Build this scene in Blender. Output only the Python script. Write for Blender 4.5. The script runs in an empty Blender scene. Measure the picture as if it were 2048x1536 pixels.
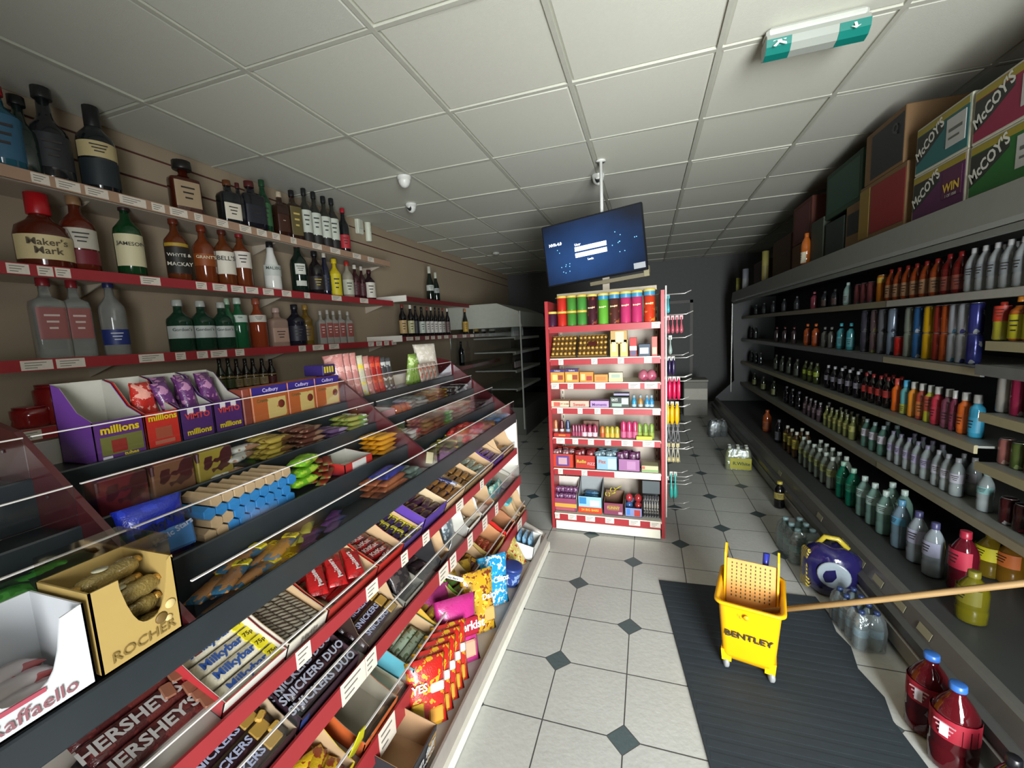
import bpy, math, random
from mathutils import Matrix, Vector, noise as mnoise
random.seed(7)
SC = bpy.context.scene
COL = SC.collection
PI = math.pi
# ---------------------------------------------------------------- camera geometry (solved from floor tiles and ceiling grid)
CF, CH = 827.6, 1.64
_yaw, _pitch, _roll = -.3178, -.1218, -.0475
_fw = Vector((math.sin(_yaw)*math.cos(_pitch), math.cos(_yaw)*math.cos(_pitch), math.sin(_pitch)))
_r0 = Vector((math.cos(_yaw), -math.sin(_yaw), 0)); _u0 = _r0.cross(_fw)
_rt = _r0*math.cos(_roll)+_u0*math.sin(_roll); _up = -_r0*math.sin(_roll)+_u0*math.cos(_roll)
CAM = Vector((0, 0, CH))
def at(px, py, ax, v):
    """world point where the sight line of a photo pixel meets the plane axis ax = v"""
    d = _fw+_rt*((px-1024)/CF)-_up*((py-768)/CF)
    return CAM+d*((v-CAM[ax])/d[ax])
def zat(x, y, py):
    """height at which a point above (x, y) shows at photo row py"""
    a = Vector((x, y, 0))-CAM; k = -(py-768)/CF
    return -(a.dot(_up)-k*a.dot(_fw))/(_up.z-k*_fw.z)
X, Y, Z = 0, 1, 2
# ---------------------------------------------------------------- materials
def lin(h):
    if isinstance(h, str):
        h = h.lstrip('#'); c = [int(h[i:i+2], 16)/255 for i in (0, 2, 4)]
    else: c = list(h)
    return tuple((v/12.92 if v <= .04045 else ((v+.055)/1.055)**2.4) for v in c)+(1,)
_mats = {}
def N(nt, t, **kw):
    n = nt.nodes.new(t)
    for k, v in kw.items():
        if k.startswith('i_'): n.inputs[int(k[2:]) if k[2:].isdigit() else k[2:]].default_value = v
        else: setattr(n, k, v)
    return n
def mat(c, rough=.5, metal=0, tr=0, var=.08, sc=20, bump=0, coat=0, emit=0, ior=1.45, c2=None, pat=None, psc=30, thr=.5, alpha=1):
    key = (str(c), rough, metal, tr, var, sc, bump, coat, emit, ior, str(c2), pat, psc, thr, alpha)
    if key in _mats: return _mats[key]
    m = bpy.data.materials.new('m_'+str(len(_mats))); m.use_nodes = True; nt = m.node_tree
    b = nt.nodes['Principled BSDF']; L = nt.links.new
    tc = N(nt, 'ShaderNodeTexCoord')
    nz = N(nt, 'ShaderNodeTexNoise'); nz.inputs['Scale'].default_value = sc; nz.inputs['Detail'].default_value = 2
    L(tc.outputs['Object'], nz.inputs['Vector'])
    col = lin(c); dk = tuple(v*(1-var*2) for v in col[:3])+(1,)
    mx = N(nt, 'ShaderNodeMix', data_type='RGBA'); mx.inputs[6].default_value = dk; mx.inputs[7].default_value = col
    L(nz.outputs['Fac'], mx.inputs[0]); out = mx.outputs[2]
    if c2:
        cols = [c2] if isinstance(c2, str) else list(c2)
        for i, cc in enumerate(cols):
            p = {'noise': 'ShaderNodeTexNoise', 'vor': 'ShaderNodeTexVoronoi', 'wave': 'ShaderNodeTexWave', 'chk': 'ShaderNodeTexNoise'}[pat or 'noise']
            t = N(nt, p); t.inputs['Scale'].default_value = psc*(1+.37*i)
            mp = N(nt, 'ShaderNodeMapping'); mp.inputs['Location'].default_value = (i*3.7, i*1.9, i*5.1)
            if pat == 'wave': t.inputs['Distortion'].default_value = 3; mp.inputs['Rotation'].default_value = (.3, .5, .8+i)
            L(tc.outputs['Object'], mp.inputs[0]); L(mp.outputs[0], t.inputs['Vector'])
            r = N(nt, 'ShaderNodeMath', operation='GREATER_THAN'); r.inputs[1].default_value = thr
            L(t.outputs['Fac' if p != 'ShaderNodeTexVoronoi' else 'Distance'], r.inputs[0])
            m2 = N(nt, 'ShaderNodeMix', data_type='RGBA'); m2.inputs[7].default_value = lin(cc)
            L(r.outputs[0], m2.inputs[0]); L(out, m2.inputs[6]); out = m2.outputs[2]
    L(out, b.inputs['Base Color'])
    b.inputs['Roughness'].default_value = rough; b.inputs['Metallic'].default_value = metal
    b.inputs['IOR'].default_value = ior; b.inputs['Transmission Weight'].default_value = tr
    b.inputs['Coat Weight'].default_value = coat; b.inputs['Alpha'].default_value = alpha
    if emit:
        L(out, b.inputs['Emission Color']); b.inputs['Emission Strength'].default_value = emit
    if bump:
        n2 = N(nt, 'ShaderNodeTexNoise'); n2.inputs['Scale'].default_value = sc*4
        L(tc.outputs['Object'], n2.inputs['Vector'])
        bp = N(nt, 'ShaderNodeBump'); bp.inputs['Strength'].default_value = bump; bp.inputs['Distance'].default_value = .004
        L(n2.outputs['Fac'], bp.inputs['Height']); L(bp.outputs[0], b.inputs['Normal'])
    _mats[key] = m
    return m
def thin(c, clear=.9, bump=0, dif=0):
    """thin clear plastic or glass: mostly see-through with a sheen"""
    key = ('thin', c, clear, bump, dif)
    if key in _mats: return _mats[key]
    m = bpy.data.materials.new('m_clear'); m.use_nodes = True; nt = m.node_tree; nt.nodes.clear(); L = nt.links.new
    o = N(nt, 'ShaderNodeOutputMaterial'); t = N(nt, 'ShaderNodeBsdfTransparent'); g = N(nt, 'ShaderNodeBsdfGlossy'); g.inputs['Color'].default_value = lin(c); g.inputs['Roughness'].default_value = .08
    t.inputs[0].default_value = (.97, .97, .97, 1); mx = N(nt, 'ShaderNodeMixShader'); lw = N(nt, 'ShaderNodeLayerWeight'); lw.inputs[0].default_value = .12
    ad = N(nt, 'ShaderNodeMath', operation='MULTIPLY_ADD'); ad.inputs[1].default_value = .45; ad.inputs[2].default_value = 1-clear; ad.use_clamp = True
    L(lw.outputs['Fresnel'], ad.inputs[0]); L(ad.outputs[0], mx.inputs[0]); L(t.outputs[0], mx.inputs[1]); L(g.outputs[0], mx.inputs[2]); L(mx.outputs[0], o.inputs[0])
    if bump:
        n2 = N(nt, 'ShaderNodeTexNoise'); n2.inputs['Scale'].default_value = 40; tc = N(nt, 'ShaderNodeTexCoord'); L(tc.outputs['Object'], n2.inputs['Vector'])
        bp = N(nt, 'ShaderNodeBump'); bp.inputs['Strength'].default_value = bump; bp.inputs['Distance'].default_value = .01; L(n2.outputs['Fac'], bp.inputs['Height']); L(bp.outputs[0], g.inputs['Normal'])
    if dif:
        d = N(nt, 'ShaderNodeBsdfTranslucent'); d.inputs[0].default_value = lin(c); d2 = N(nt, 'ShaderNodeBsdfDiffuse'); d2.inputs[0].default_value = lin(c); m3 = N(nt, 'ShaderNodeMixShader'); L(d.outputs[0], m3.inputs[1]); L(d2.outputs[0], m3.inputs[2])
        m4 = N(nt, 'ShaderNodeMixShader'); m4.inputs[0].default_value = dif; L(mx.outputs[0], m4.inputs[1]); L(m3.outputs[0], m4.inputs[2]); L(m4.outputs[0], o.inputs[0])
    _mats[key] = m
    return m
def wrap(c, c2=None, pat='noise', psc=35, thr=.56, rough=.28): return mat(c, rough, c2=c2, pat=pat, psc=psc, thr=thr, bump=.35, sc=60, coat=.3)
def card(c, c2=None, **k): return mat(c, .6, c2=c2, var=.04, **k)
KRAFT = lambda: mat('#c9a57c', .8, var=.06, sc=40)
WHT = lambda: mat('#e8e4da', .5, var=.03)
# ---------------------------------------------------------------- mesh builder
class MB:
    def __init__(s): s.v = []; s.f = []; s.m = []; s.mats = []; s.smooth = set(); s.T = Matrix()
    def mi(s, m):
        if m not in s.mats: s.mats.append(m)
        return s.mats.index(m)
    def add(s, vs, fs, m, smooth=False):
        o = len(s.v); s.v += [tuple(s.T@Vector(v)) for v in vs]; k = s.mi(m)
        for f in fs:
            if smooth: s.smooth.add(len(s.f))
            s.f.append([i+o for i in f]); s.m.append(k)
        return s
    def box(s, x0, x1, y0, y1, z0, z1, m, bev=0):
        b = min(bev, (x1-x0)/2.2, (y1-y0)/2.2, (z1-z0)/2.2)
        if b <= 0:
            vs = [(x, y, z) for z in (z0, z1) for y in (y0, y1) for x in (x0, x1)]
            return s.add(vs, [(0, 2, 3, 1), (4, 5, 7, 6), (0, 1, 5, 4), (2, 6, 7, 3), (0, 4, 6, 2), (1, 3, 7, 5)], m)
        # bevelled: octagonal rings
        def ring(z, i):
            return [(x0+b+i, y0+i, z), (x1-b-i, y0+i, z), (x1-i, y0+b+i, z), (x1-i, y1-b-i, z), (x1-b-i, y1-i, z), (x0+b+i, y1-i, z), (x0+i, y1-b-i, z), (x0+i, y0+b+i, z)]
        vs = ring(z0, b*.7)+ring(z0+b, 0)+ring(z1-b, 0)+ring(z1, b*.7)
        fs = [tuple(range(7, -1, -1)), tuple(range(24, 32))]
        for k in range(3):
            for i in range(8): fs.append((k*8+i, k*8+(i+1) % 8, k*8+8+(i+1) % 8, k*8+8+i))
        return s.add(vs, fs, m)
    def lathe(s, prof, m, n=14, cx=0, cy=0, sq=1, dep=1, a0=0, a1=2*PI, capb=True, capt=True, smooth=True):
        """prof: (radius, z); sq < 1 squares the outline; dep scales depth (y)"""
        full = abs(a1-a0-2*PI) < 1e-6; k = n if full else n+1; vs = []; fs = []
        for r, z in prof:
            for i in range(k):
                a = a0+(a1-a0)*i/n+(PI/n if full else 0); c, t = math.cos(a), math.sin(a)
                if sq < 1: c = math.copysign(abs(c)**sq, c); t = math.copysign(abs(t)**sq, t)
                vs.append((cx+r*c, cy+r*t*dep, z))
        for j in range(len(prof)-1):
            for i in range(n):
                i2 = (i+1) % k if full else i+1
                fs.append((j*k+i, j*k+i2, (j+1)*k+i2, (j+1)*k+i))
        if full and capb: fs.append(tuple(range(k-1, -1, -1)))
        if full and capt: fs.append(tuple((len(prof)-1)*k+i for i in range(k)))
        return s.add(vs, fs, m, smooth)
    def prism(s, poly, y0, y1, m, ax='y'):
        """extrude a 2-D outline: ax='y' outline in x,z; 'x' outline in y,z; 'z' outline in x,y"""
        def P(p, t): return {'y': (p[0], t, p[1]), 'x': (t, p[0], p[1]), 'z': (p[0], p[1], t)}[ax]
        n = len(poly); vs = [P(p, y0) for p in poly]+[P(p, y1) for p in poly]
        fs = [tuple(range(n)), tuple(range(2*n-1, n-1, -1))]+[(i, i+n, (i+1) % n+n, (i+1) % n) for i in range(n)]
        return s.add(vs, fs, m)
    def tube(s, pts, r, m, n=8, r2=None, smooth=True):
        pts = [Vector(p) for p in pts]; vs = []; fs = []; K = len(pts)
        up = Vector((0, 0, 1)) if abs((pts[-1]-pts[0]).normalized().z) < .9 else Vector((1, 0, 0))
        for j, p in enumerate(pts):
            d = (pts[min(j+1, K-1)]-pts[max(j-1, 0)]).normalized(); a = d.cross(up).normalized(); b = a.cross(d)
            rr = r if r2 is None else r+(r2-r)*j/(K-1)
            for i in range(n): vs.append(p+a*rr*math.cos(2*PI*i/n)+b*rr*math.sin(2*PI*i/n))
        for j in range(K-1):
            for i in range(n): fs.append((j*n+i, j*n+(i+1) % n, (j+1)*n+(i+1) % n, (j+1)*n+i))
        fs += [tuple(range(n-1, -1, -1)), tuple((K-1)*n+i for i in range(n))]
        return s.add(vs, fs, m, smooth)
    def pillow(s, L, W, T, m, m2=None, seed=0, band=(.3, .7), n=10, k=8, axis='x', crimp=.06, wr=.12):
        """sealed flow-wrap pack of length L (x), width W (y), thickness T (z), standing on z=0; m2 colours a band"""
        rnd = random.Random(seed); vs = []; fs = []; ms = []
        for j in range(n+1):
            t = j/n; e = min(t, 1-t)/crimp
            th = T*.04 if e < .99 else T*(1-.55*max(0, 1-(min(t, 1-t)-crimp)/.14)**2) if min(t, 1-t)-crimp < .14 else T
            w = W*(1+(.03 if e < .99 else -.02)); x = (t-.5)*L+(rnd.uniform(-.002, .002) if e < .99 else 0)
            for i in range(k):
                a = 2*PI*i/k; c, q = math.cos(a), math.sin(a)
                yy = w/2*math.copysign(abs(c)**.6, c); zz = th/2*math.copysign(abs(q)**.7, q)
                vs.append((x, yy, T/2+zz*(1+rnd.uniform(-wr, wr))))
        for j in range(n):
            for i in range(k): fs.append((j*k+i, (j+1)*k+i, (j+1)*k+(i+1) % k, j*k+(i+1) % k)); ms.append(m2 if m2 and band[0] <= (j+.5)/n <= band[1] else m)
        fs += [tuple(range(k)), tuple(n*k+i for i in range(k-1, -1, -1))]; ms += [m, m]
        for f, q in zip(fs, ms): s.add([], [], q); s.smooth.add(len(s.f)); s.f.append([i+len(s.v) for i in f]); s.m.append(s.mi(q))
        s.v += [tuple(s.T@Vector(v)) for v in vs]
        return s
    def mesh(s, name):
        me = bpy.data.meshes.new(name); me.from_pydata(s.v, [], s.f)
        for m in s.mats: me.materials.append(m)
        me.polygons.foreach_set('material_index', s.m)
        me.polygons.foreach_set('use_smooth', [i in s.smooth for i in range(len(s.f))]); me.update()
        return me
    def obj(s, name, parent=None, loc=None):
        o = bpy.data.objects.new(name, s.mesh(name)); COL.objects.link(o)
        if parent: o.parent = parent
        if loc is not None: o.location = loc
        return o
# ---------------------------------------------------------------- things, labels, copies
def tag(o, label, cat, group=None, kind=None):
    if kind: o['kind'] = kind
    if label: o['label'] = label
    if cat: o['category'] = cat
    if group: o['group'] = group
    return o
def root(name): o = bpy.data.objects.new(name, None); o.empty_display_size = .05; COL.objects.link(o); return o
def struct(name, mb, label=None): o = mb.obj(name); o['kind'] = 'structure'; return o
def copytree(o, parent=None):
    c = o.copy(); COL.objects.link(c); c.parent = parent
    for ch in KIDS.get(o.name, ()): copytree2(ch, c)
    return c
KIDS = {}
def copytree2(o, parent):
    c = o.copy(); COL.objects.link(c); c.parent = parent; c.matrix_parent_inverse = o.matrix_parent_inverse.copy()
    for ch in KIDS.get(o.name, ()): copytree2(ch, c)
    KIDS.setdefault(parent.name, []).append(c)
_lib = {}; _labels = {}
def place(key, build, loc, rz=0, label='', cat='', group=None, M=None, sc=None, tilt=None):
    """build() returns a thing at the origin facing -y; later calls with the same key copy it and its parts"""
    if key in _lib: o = copytree(_lib[key])
    else:
        before = set(bpy.data.objects.keys()); o = build()
        for q in bpy.data.objects:
            if q.name not in before and q.parent: KIDS.setdefault(q.parent.name, []).append(q)
        _lib[key] = o
    if M is not None: o.matrix_world = M; 
    else:
        o.location = loc; o.rotation_euler = (tilt or 0, 0, rz)
    if sc: o.scale = sc if hasattr(sc, '__len__') else (sc, sc, sc)
    else:
        if M is None: o.scale = (1, 1, 1)
    for k in ('group',):
        if k in o: del o[k]
    tag(o, label, cat, group); _labels[label] = _labels.get(label, 0)+1
    return o
ORD = 'first second third fourth fifth sixth seventh eighth ninth tenth eleventh twelfth'.split()
def nth(i, n, near='near'):
    if n == 1: return ''
    if i == 0: return 'nearest'
    if i == n-1: return 'farthest'
    return ORD[i] if i < 12 else str(i+1)+'th'
def LF(org, deg):
    """frame on the sloping shelves of the left unit: x along the aisle (+Y), y into the shelf, z off the shelf"""
    c, s = math.cos(math.radians(deg)), math.sin(math.radians(deg))
    return Matrix(((0, -c, s, org[0]), (1, 0, 0, org[1]), (0, s, c, org[2]), (0, 0, 0, 1)))
def TR(x=0, y=0, z=0): return Matrix.Translation((x, y, z))
def RZ(a): return Matrix.Rotation(math.radians(a), 4, 'Z')
def RX(a): return Matrix.Rotation(math.radians(a), 4, 'X')
def RY(a): return Matrix.Rotation(math.radians(a), 4, 'Y')
# ---------------------------------------------------------------- lettering
_txt = {}
def txt(s, size, m, parent, loc, rot=(PI/2, 0, 0), bold=.0, name='lettering', squash=1, ext=.0006):
    key = (s, bold)
    if key not in _txt:
        cu = bpy.data.curves.new('t', 'FONT'); cu.body = s; cu.size = 1; cu.extrude = .01; cu.offset = bold; cu.align_x = 'CENTER'; cu.align_y = 'CENTER'; cu.resolution_u = 2
        ob = bpy.data.objects.new('t', cu); COL.objects.link(ob)
        dg = bpy.context.evaluated_depsgraph_get(); me = bpy.data.meshes.new_from_object(ob.evaluated_get(dg))
        bpy.data.objects.remove(ob); bpy.data.curves.remove(cu); _txt[key] = me
    me = _txt[key].copy(); me.materials.clear(); me.materials.append(m)
    o = bpy.data.objects.new(name, me); COL.objects.link(o); o.parent = parent; o.location = loc; o.rotation_euler = rot; o.scale = (size*squash, size, size*.04)
    return o
# ================================================================ camera
cd = bpy.data.cameras.new('camera'); cam = bpy.data.objects.new('camera', cd); COL.objects.link(cam)
cd.sensor_fit = 'HORIZONTAL'; cd.sensor_width = 36; cd.lens = 36*CF/2048; cd.clip_start = .02; cd.clip_end = 60
R3 = Matrix((( _rt.x, _up.x, -_fw.x), (_rt.y, _up.y, -_fw.y), (_rt.z, _up.z, -_fw.z)))
cam.matrix_world = Matrix.Translation(CAM)@R3.to_4x4(); SC.camera = cam
SC.view_settings.view_transform = 'Standard'; SC.view_settings.look = 'None'; SC.view_settings.gamma = 1; SC.view_settings.exposure = 0
SC.cycles.use_denoising = True; SC.cycles.max_bounces = 7; SC.cycles.diffuse_bounces = 4; SC.cycles.glossy_bounces = 3
SC.cycles.transmission_bounces = 7; SC.cycles.transparent_max_bounces = 12; SC.cycles.caustics_reflective = False; SC.cycles.caustics_refractive = False
SC.cycles.sample_clamp_indirect = 4
# ================================================================ room
XL, XR, YN, YF, HC = -3.14, 2.25, -1.5, 9.6, 3.0
TS, TX, TY = .3334, -.435, 1.852
def floor_mat():
    m = bpy.data.materials.new('floor_tiles'); m.use_nodes = True; nt = m.node_tree; L = nt.links.new; b = nt.nodes['Principled BSDF']
    tc = N(nt, 'ShaderNodeTexCoord'); sp = N(nt, 'ShaderNodeSeparateXYZ'); L(tc.outputs['Object'], sp.inputs[0])
    def ma(op, a, bb=None, c=None):
        n = N(nt, 'ShaderNodeMath', operation=op)
        for i, q in enumerate((a, bb, c)):
            if q is None: continue
            if isinstance(q, (int, float)): n.inputs[i].default_value = q
            else: L(q, n.inputs[i])
        return n.outputs[0]
    u = ma('DIVIDE', ma('SUBTRACT', sp.outputs[0], TX), TS); v = ma('DIVIDE', ma('SUBTRACT', sp.outputs[1], TY), TS)
    ru, rv = ma('ROUND', u), ma('ROUND', v)
    du, dv = ma('ABSOLUTE', ma('SUBTRACT', u, ru)), ma('ABSOLUTE', ma('SUBTRACT', v, rv))
    odd = ma('ABSOLUTE', ma('SUBTRACT', ma('FRACT', ma('ADD', ma('MULTIPLY', ma('ADD', ru, rv), .5), 20.25)), .25))   # 0 where i+j is even
    even = ma('LESS_THAN', odd, .2)
    dd = ma('ADD', du, dv)
    dia = ma('MULTIPLY', ma('LESS_THAN', dd, .19), even)
    ring = ma('MULTIPLY', ma('MULTIPLY', ma('LESS_THAN', dd, .205), even), ma('SUBTRACT', 1, dia))
    line = ma('MULTIPLY', ma('LESS_THAN', ma('MINIMUM', du, dv), .0085), ma('SUBTRACT', 1, dia))
    gr = ma('MAXIMUM', line, ring)
    nz = N(nt, 'ShaderNodeTexNoise'); nz.inputs['Scale'].default_value = 3; nz.inputs['Detail'].default_value = 8; nz.inputs['Roughness'].default_value = .65; L(tc.outputs['Object'], nz.inputs['Vector'])
    n3 = N(nt, 'ShaderNodeTexNoise'); n3.inputs['Scale'].default_value = 45; n3.inputs['Detail'].default_value = 6; L(tc.outputs['Object'], n3.inputs['Vector'])
    wn = N(nt, 'ShaderNodeTexWhiteNoise', noise_dimensions='2D'); cb = N(nt, 'ShaderNodeCombineXYZ'); L(ma('FLOOR', u), cb.inputs[0]); L(ma('FLOOR', v), cb.inputs[1]); L(cb.outputs[0], wn.inputs['Vector'])
    f = ma('ADD', ma('ADD', ma('MULTIPLY', nz.outputs['Fac'], .55), ma('MULTIPLY', n3.outputs['Fac'], .35)), ma('MULTIPLY', wn.outputs['Value'], .12))
    def mix(fac, a, c):
        n = N(nt, 'ShaderNodeMix', data_type='RGBA')
        L(fac, n.inputs[0]); 
        for i, q in ((6, a), (7, c)):
            if isinstance(q, tuple): n.inputs[i].default_value = q
            else: L(q, n.inputs[i])
        return n.outputs[2]
    base = mix(f, lin('#a3a49f'), lin('#cbccc6'))
    c = mix(dia, base, lin('#4c5a5c')); c = mix(gr, c, lin('#4b4a48'))
    L(c, b.inputs['Base Color']); b.inputs['Roughness'].default_value = .42
    bp = N(nt, 'ShaderNodeBump'); bp.inputs['Strength'].default_value = .4; bp.inputs['Distance'].default_value = .003
    L(ma('SUBTRACT', n3.outputs['Fac'], ma('MULTIPLY', gr, 2)), bp.inputs['Height']); L(bp.outputs[0], b.inputs['Normal'])
    return m
struct('floor', MB().box(XL-.1, XR+.1, YN-.1, YF+.1, -.1, 0, floor_mat()))
wallc = mat('#a08f78', .75, var=.05, sc=4, bump=.05)
# slatted back wall on the left: cream board with dark red grooves near the top
mb = MB(); grv = mat('#5a2622', .5); zs = [0, 2.748, 2.762, 2.905, 2.918, HC+.06]
for i in range(5):
    g = i in (1, 3)
    mb.box(XL-.1, XL-(.012 if g else 0), YN, YF, zs[i], zs[i+1], grv if g else wallc)
struct('wall_left', mb)
dk = mat('#77787a', .8, var=.1, sc=3)
struct('wall_right', MB().box(XR, XR+.1, YN, YF, 0, HC+.06, dk))
mb = MB()
mb.box(XL-.1, XR+.1, YF, YF+.1, 0, HC+.06, mat('#5c5c5c', .8))
struct('wall_back', mb)
OX0, OX1, OZ1 = .55, 2.2, 2.3
mb = MB(); fwm = mat('#8d8a84', .8)
mb.box(XL-.1, OX0, YN-.1, YN, 0, HC+.06, fwm).box(OX1, XR+.1, YN-.1, YN, 0, HC+.06, fwm).box(OX0, OX1, YN-.1, YN, OZ1, HC+.06, fwm)
struct('wall_front', mb)
mb = MB(); al = mat('#9a9a98', .35, metal=.8)
for a, b in ((OX0, OX0+.05), (1.45, 1.5), (OX1-.05, OX1)): mb.box(a, b, YN-.08, YN-.03, 0, OZ1, al)
mb.box(OX0, OX1, YN-.08, YN-.03, OZ1-.05, OZ1, al)
struct('window_1', mb)
# ceiling: lay-in tiles on a white T grid
GX, GY, G = -1.144, 1.745, .75
tile = mat('#d0d0c2', .85, var=.03, sc=60, bump=.15); tile2 = mat('#c8c8bc', .85, var=.03, sc=60, bump=.15); tbar = mat('#bfbfb1', .5)
mb = MB(); rnd = random.Random(3)
i0, i1 = math.floor((XL-GX)/G), math.ceil((XR-GX)/G); j0, j1 = math.floor((YN-GY)/G), math.ceil((YF-GY)/G)
for i in range(i0, i1):
    for j in range(j0, j1):
        x0, y0 = GX+i*G+.012, GY+j*G+.012; x1, y1 = x0+G-.024, y0+G-.024; s = rnd.uniform(.002, .008); t1 = rnd.uniform(-.004, .004)
        m = tile if rnd.random() < .6 else tile2; zt = HC+s; e = .014
        x0, x1, y0, y1 = max(x0, XL), min(x1, XR), max(y0, YN), min(y1, YF)
        if x1-x0 < .05 or y1-y0 < .05: continue
        vs = [(x0, y0, HC+.03), (x1, y0, HC+.03), (x1, y1, HC+.03), (x0, y1, HC+.03), (x0, y0, zt+.008), (x1, y0, zt+.008), (x1, y1, zt+.008), (x0, y1, zt+.008),
              (x0+e, y0+e, zt), (x1-e, y0+e, zt+t1), (x1-e, y1-e, zt+t1), (x0+e, y1-e, zt)]
        mb.add(vs, [(0, 1, 2, 3), (8, 11, 10, 9), (4, 8, 9, 5), (5, 9, 10, 6), (6, 10, 11, 7), (7, 11, 8, 4), (0, 4, 5, 1), (1, 5, 6, 2), (2, 6, 7, 3), (3, 7, 4, 0)], m)
mb.box(XL-.1, XR+.1, YN-.1, YF+.1, HC+.03, HC+.1, dk)
struct('ceiling', mb)
mb = MB()
for i in range(i0+1, i1): mb.box(GX+i*G-.012, GX+i*G+.012, YN, YF, HC, HC+.02, tbar)
for j in range(j0+1, j1): mb.box(XL, XR, GY+j*G-.012, GY+j*G+.012, HC+.001, HC+.02, tbar)
struct('trim_1', mb)
# ================================================================ daylight through the shop front
def area(name, loc, rot, sx, sy, e, col=(1, 1, 1), spread=PI):
    l = bpy.data.lights.new(name, 'AREA'); l.shape = 'RECTANGLE'; l.size = sx; l.size_y = sy; l.energy = e; l.color = col; l.spread = spread
    o = bpy.data.objects.new(name, l); COL.objects.link(o); o.location = loc; o.rotation_euler = rot; return o
area('window_daylight', ((OX0+OX1)/2, YN-.12, 1.15), (PI/2, 0, 0), OX1-OX0-.1, 2.1, 360, (.95, .99, 1), math.radians(125))
w = bpy.data.worlds.new('world'); SC.world = w; w.use_nodes = True
bg = w.node_tree.nodes['Background']; sky = w.node_tree.nodes.new('ShaderNodeTexSky'); sky.sky_type = 'NISHITA'; sky.sun_disc = False; sky.sun_elevation = .5
w.node_tree.links.new(sky.outputs[0], bg.inputs[0]); bg.inputs[1].default_value = .12
# ================================================================ helpers for shelf edges
def yat(px, x, z):
    """depth along the aisle at which (x, y, z) shows in photo column px"""
    a = Vector((x, 0, z))-CAM; k = (px-1024)/CF
    return -(a.dot(_rt)-k*a.dot(_fw))/(_rt.y-k*_fw.y)
CR = mat('#b9ad9c', .55, var=.04); RED = mat('#9a2c31', .45, var=.06); TIX = mat('#ddd3c4', .5, var=.08, sc=120); INK = mat('#77726b', .6)
BLK = mat('#26292c', .35, var=.1); DKM = mat('#3c3e40', .45, var=.1); ALU = mat('#a9aaa6', .4, metal=.3); CHR = mat('#c9c9c9', .18, metal=1)
ACR = thin('#d9dde0', .96); ACE = mat('#cfc9c4', .3, var=0)
def ticket(parent, org, w, h, frame, name='price_ticket', tilt=0):
    """printed shelf-edge ticket; frame maps x along the edge, y up, z out"""
    m = MB(); m.T = frame@TR(*org)
    m.box(-w/2, w/2, -h/2, h/2, 0, .0012, TIX)
    for k in range(3): m.box(-w*.38, w*(.3-.15*k), h*(.22-.26*k), h*(.30-.26*k), .0012, .0016, INK)
    return m.obj(name, parent)
FL = Matrix(((0, 0, 1, 0), (1, 0, 0, 0), (0, 1, 0, 0), (0, 0, 0, 1)))        # faces +X (left side of the shop)
FR = Matrix(((0, 0, -1, 0), (-1, 0, 0, 0), (0, 1, 0, 0), (0, 0, 0, 1)))      # faces -X (chiller side)
FG = Matrix(((1, 0, 0, 0), (0, 0, -1, 0), (0, 1, 0, 0), (0, 0, 0, 1)))       # faces -Y (gondola end)
# ================================================================ spirit shelves on the left wall
WX = -2.776
WS = [2.51, 2.07, 1.62, 1.29]
tick = [[(60, 100), (109, 162), (168, 218), (229, 300), (302, 330), (338, 376), (388, 406), (432, 457), (478, 503), (513, 534), (544, 560), (581, 593), (624, 644), (650, 690), (705, 722), (735, 748)],
        [(10, 60), (73, 107), (109, 142), (279, 322), (391, 414), (424, 455), (461, 488), (490, 517), (525, 548), (563, 583), (608, 620), (650, 695), (716, 740)],
        [(38, 108), (110, 172), (268, 336), (350, 372), (393, 416), (420, 455), (470, 489), (597, 612), (617, 655), (656, 680), (736, 748), (752, 764), (768, 778), (783, 793)],
        [(40, 85)]]
wnames = ['top', 'second', 'third', 'lowest']
for i, z in enumerate(WS):
    y1 = 4.2 if i < 3 else 2.45
    r = root('wall_shelf'); r.location = (XL, 0, z)
    tag(r, f'{wnames[i]} cream shelf with red price strip on the left wall, liquor bottles standing on it', 'shelf', 'spirit shelves on the left wall')
    MB().box(0, WX-XL-.012, .45, y1, -.02, 0, CR).box(0, WX-XL-.06, .45, y1, -.045, -.02, CR).obj('board', r)
    MB().box(WX-XL-.012, WX-XL, .45, y1, -.052, .004, RED if i else mat('#a8876f', .5)).obj('price_strip', r)
    for yy in (1.55, 2.75, 4.17):
        if yy < y1: br = MB(); br.add([(0, yy, -.02), (WX-XL-.03, yy, -.02), (0, yy, -.12), (0, yy+.008, -.02), (WX-XL-.03, yy+.008, -.02), (0, yy+.008, -.12)], [(0, 2, 1), (3, 4, 5), (0, 1, 4, 3), (1, 2, 5, 4), (2, 0, 3, 5)], CR); br.obj('bracket', r)
    for a, b in tick[i]:
        ya, yb = yat(a, WX, z-.02), yat(b, WX, z-.02)
        if yb > ya: ticket(r, ((ya+yb)/2, -.024, WX-XL), min(yb-ya, .14)*.93, .046, FL)
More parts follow.
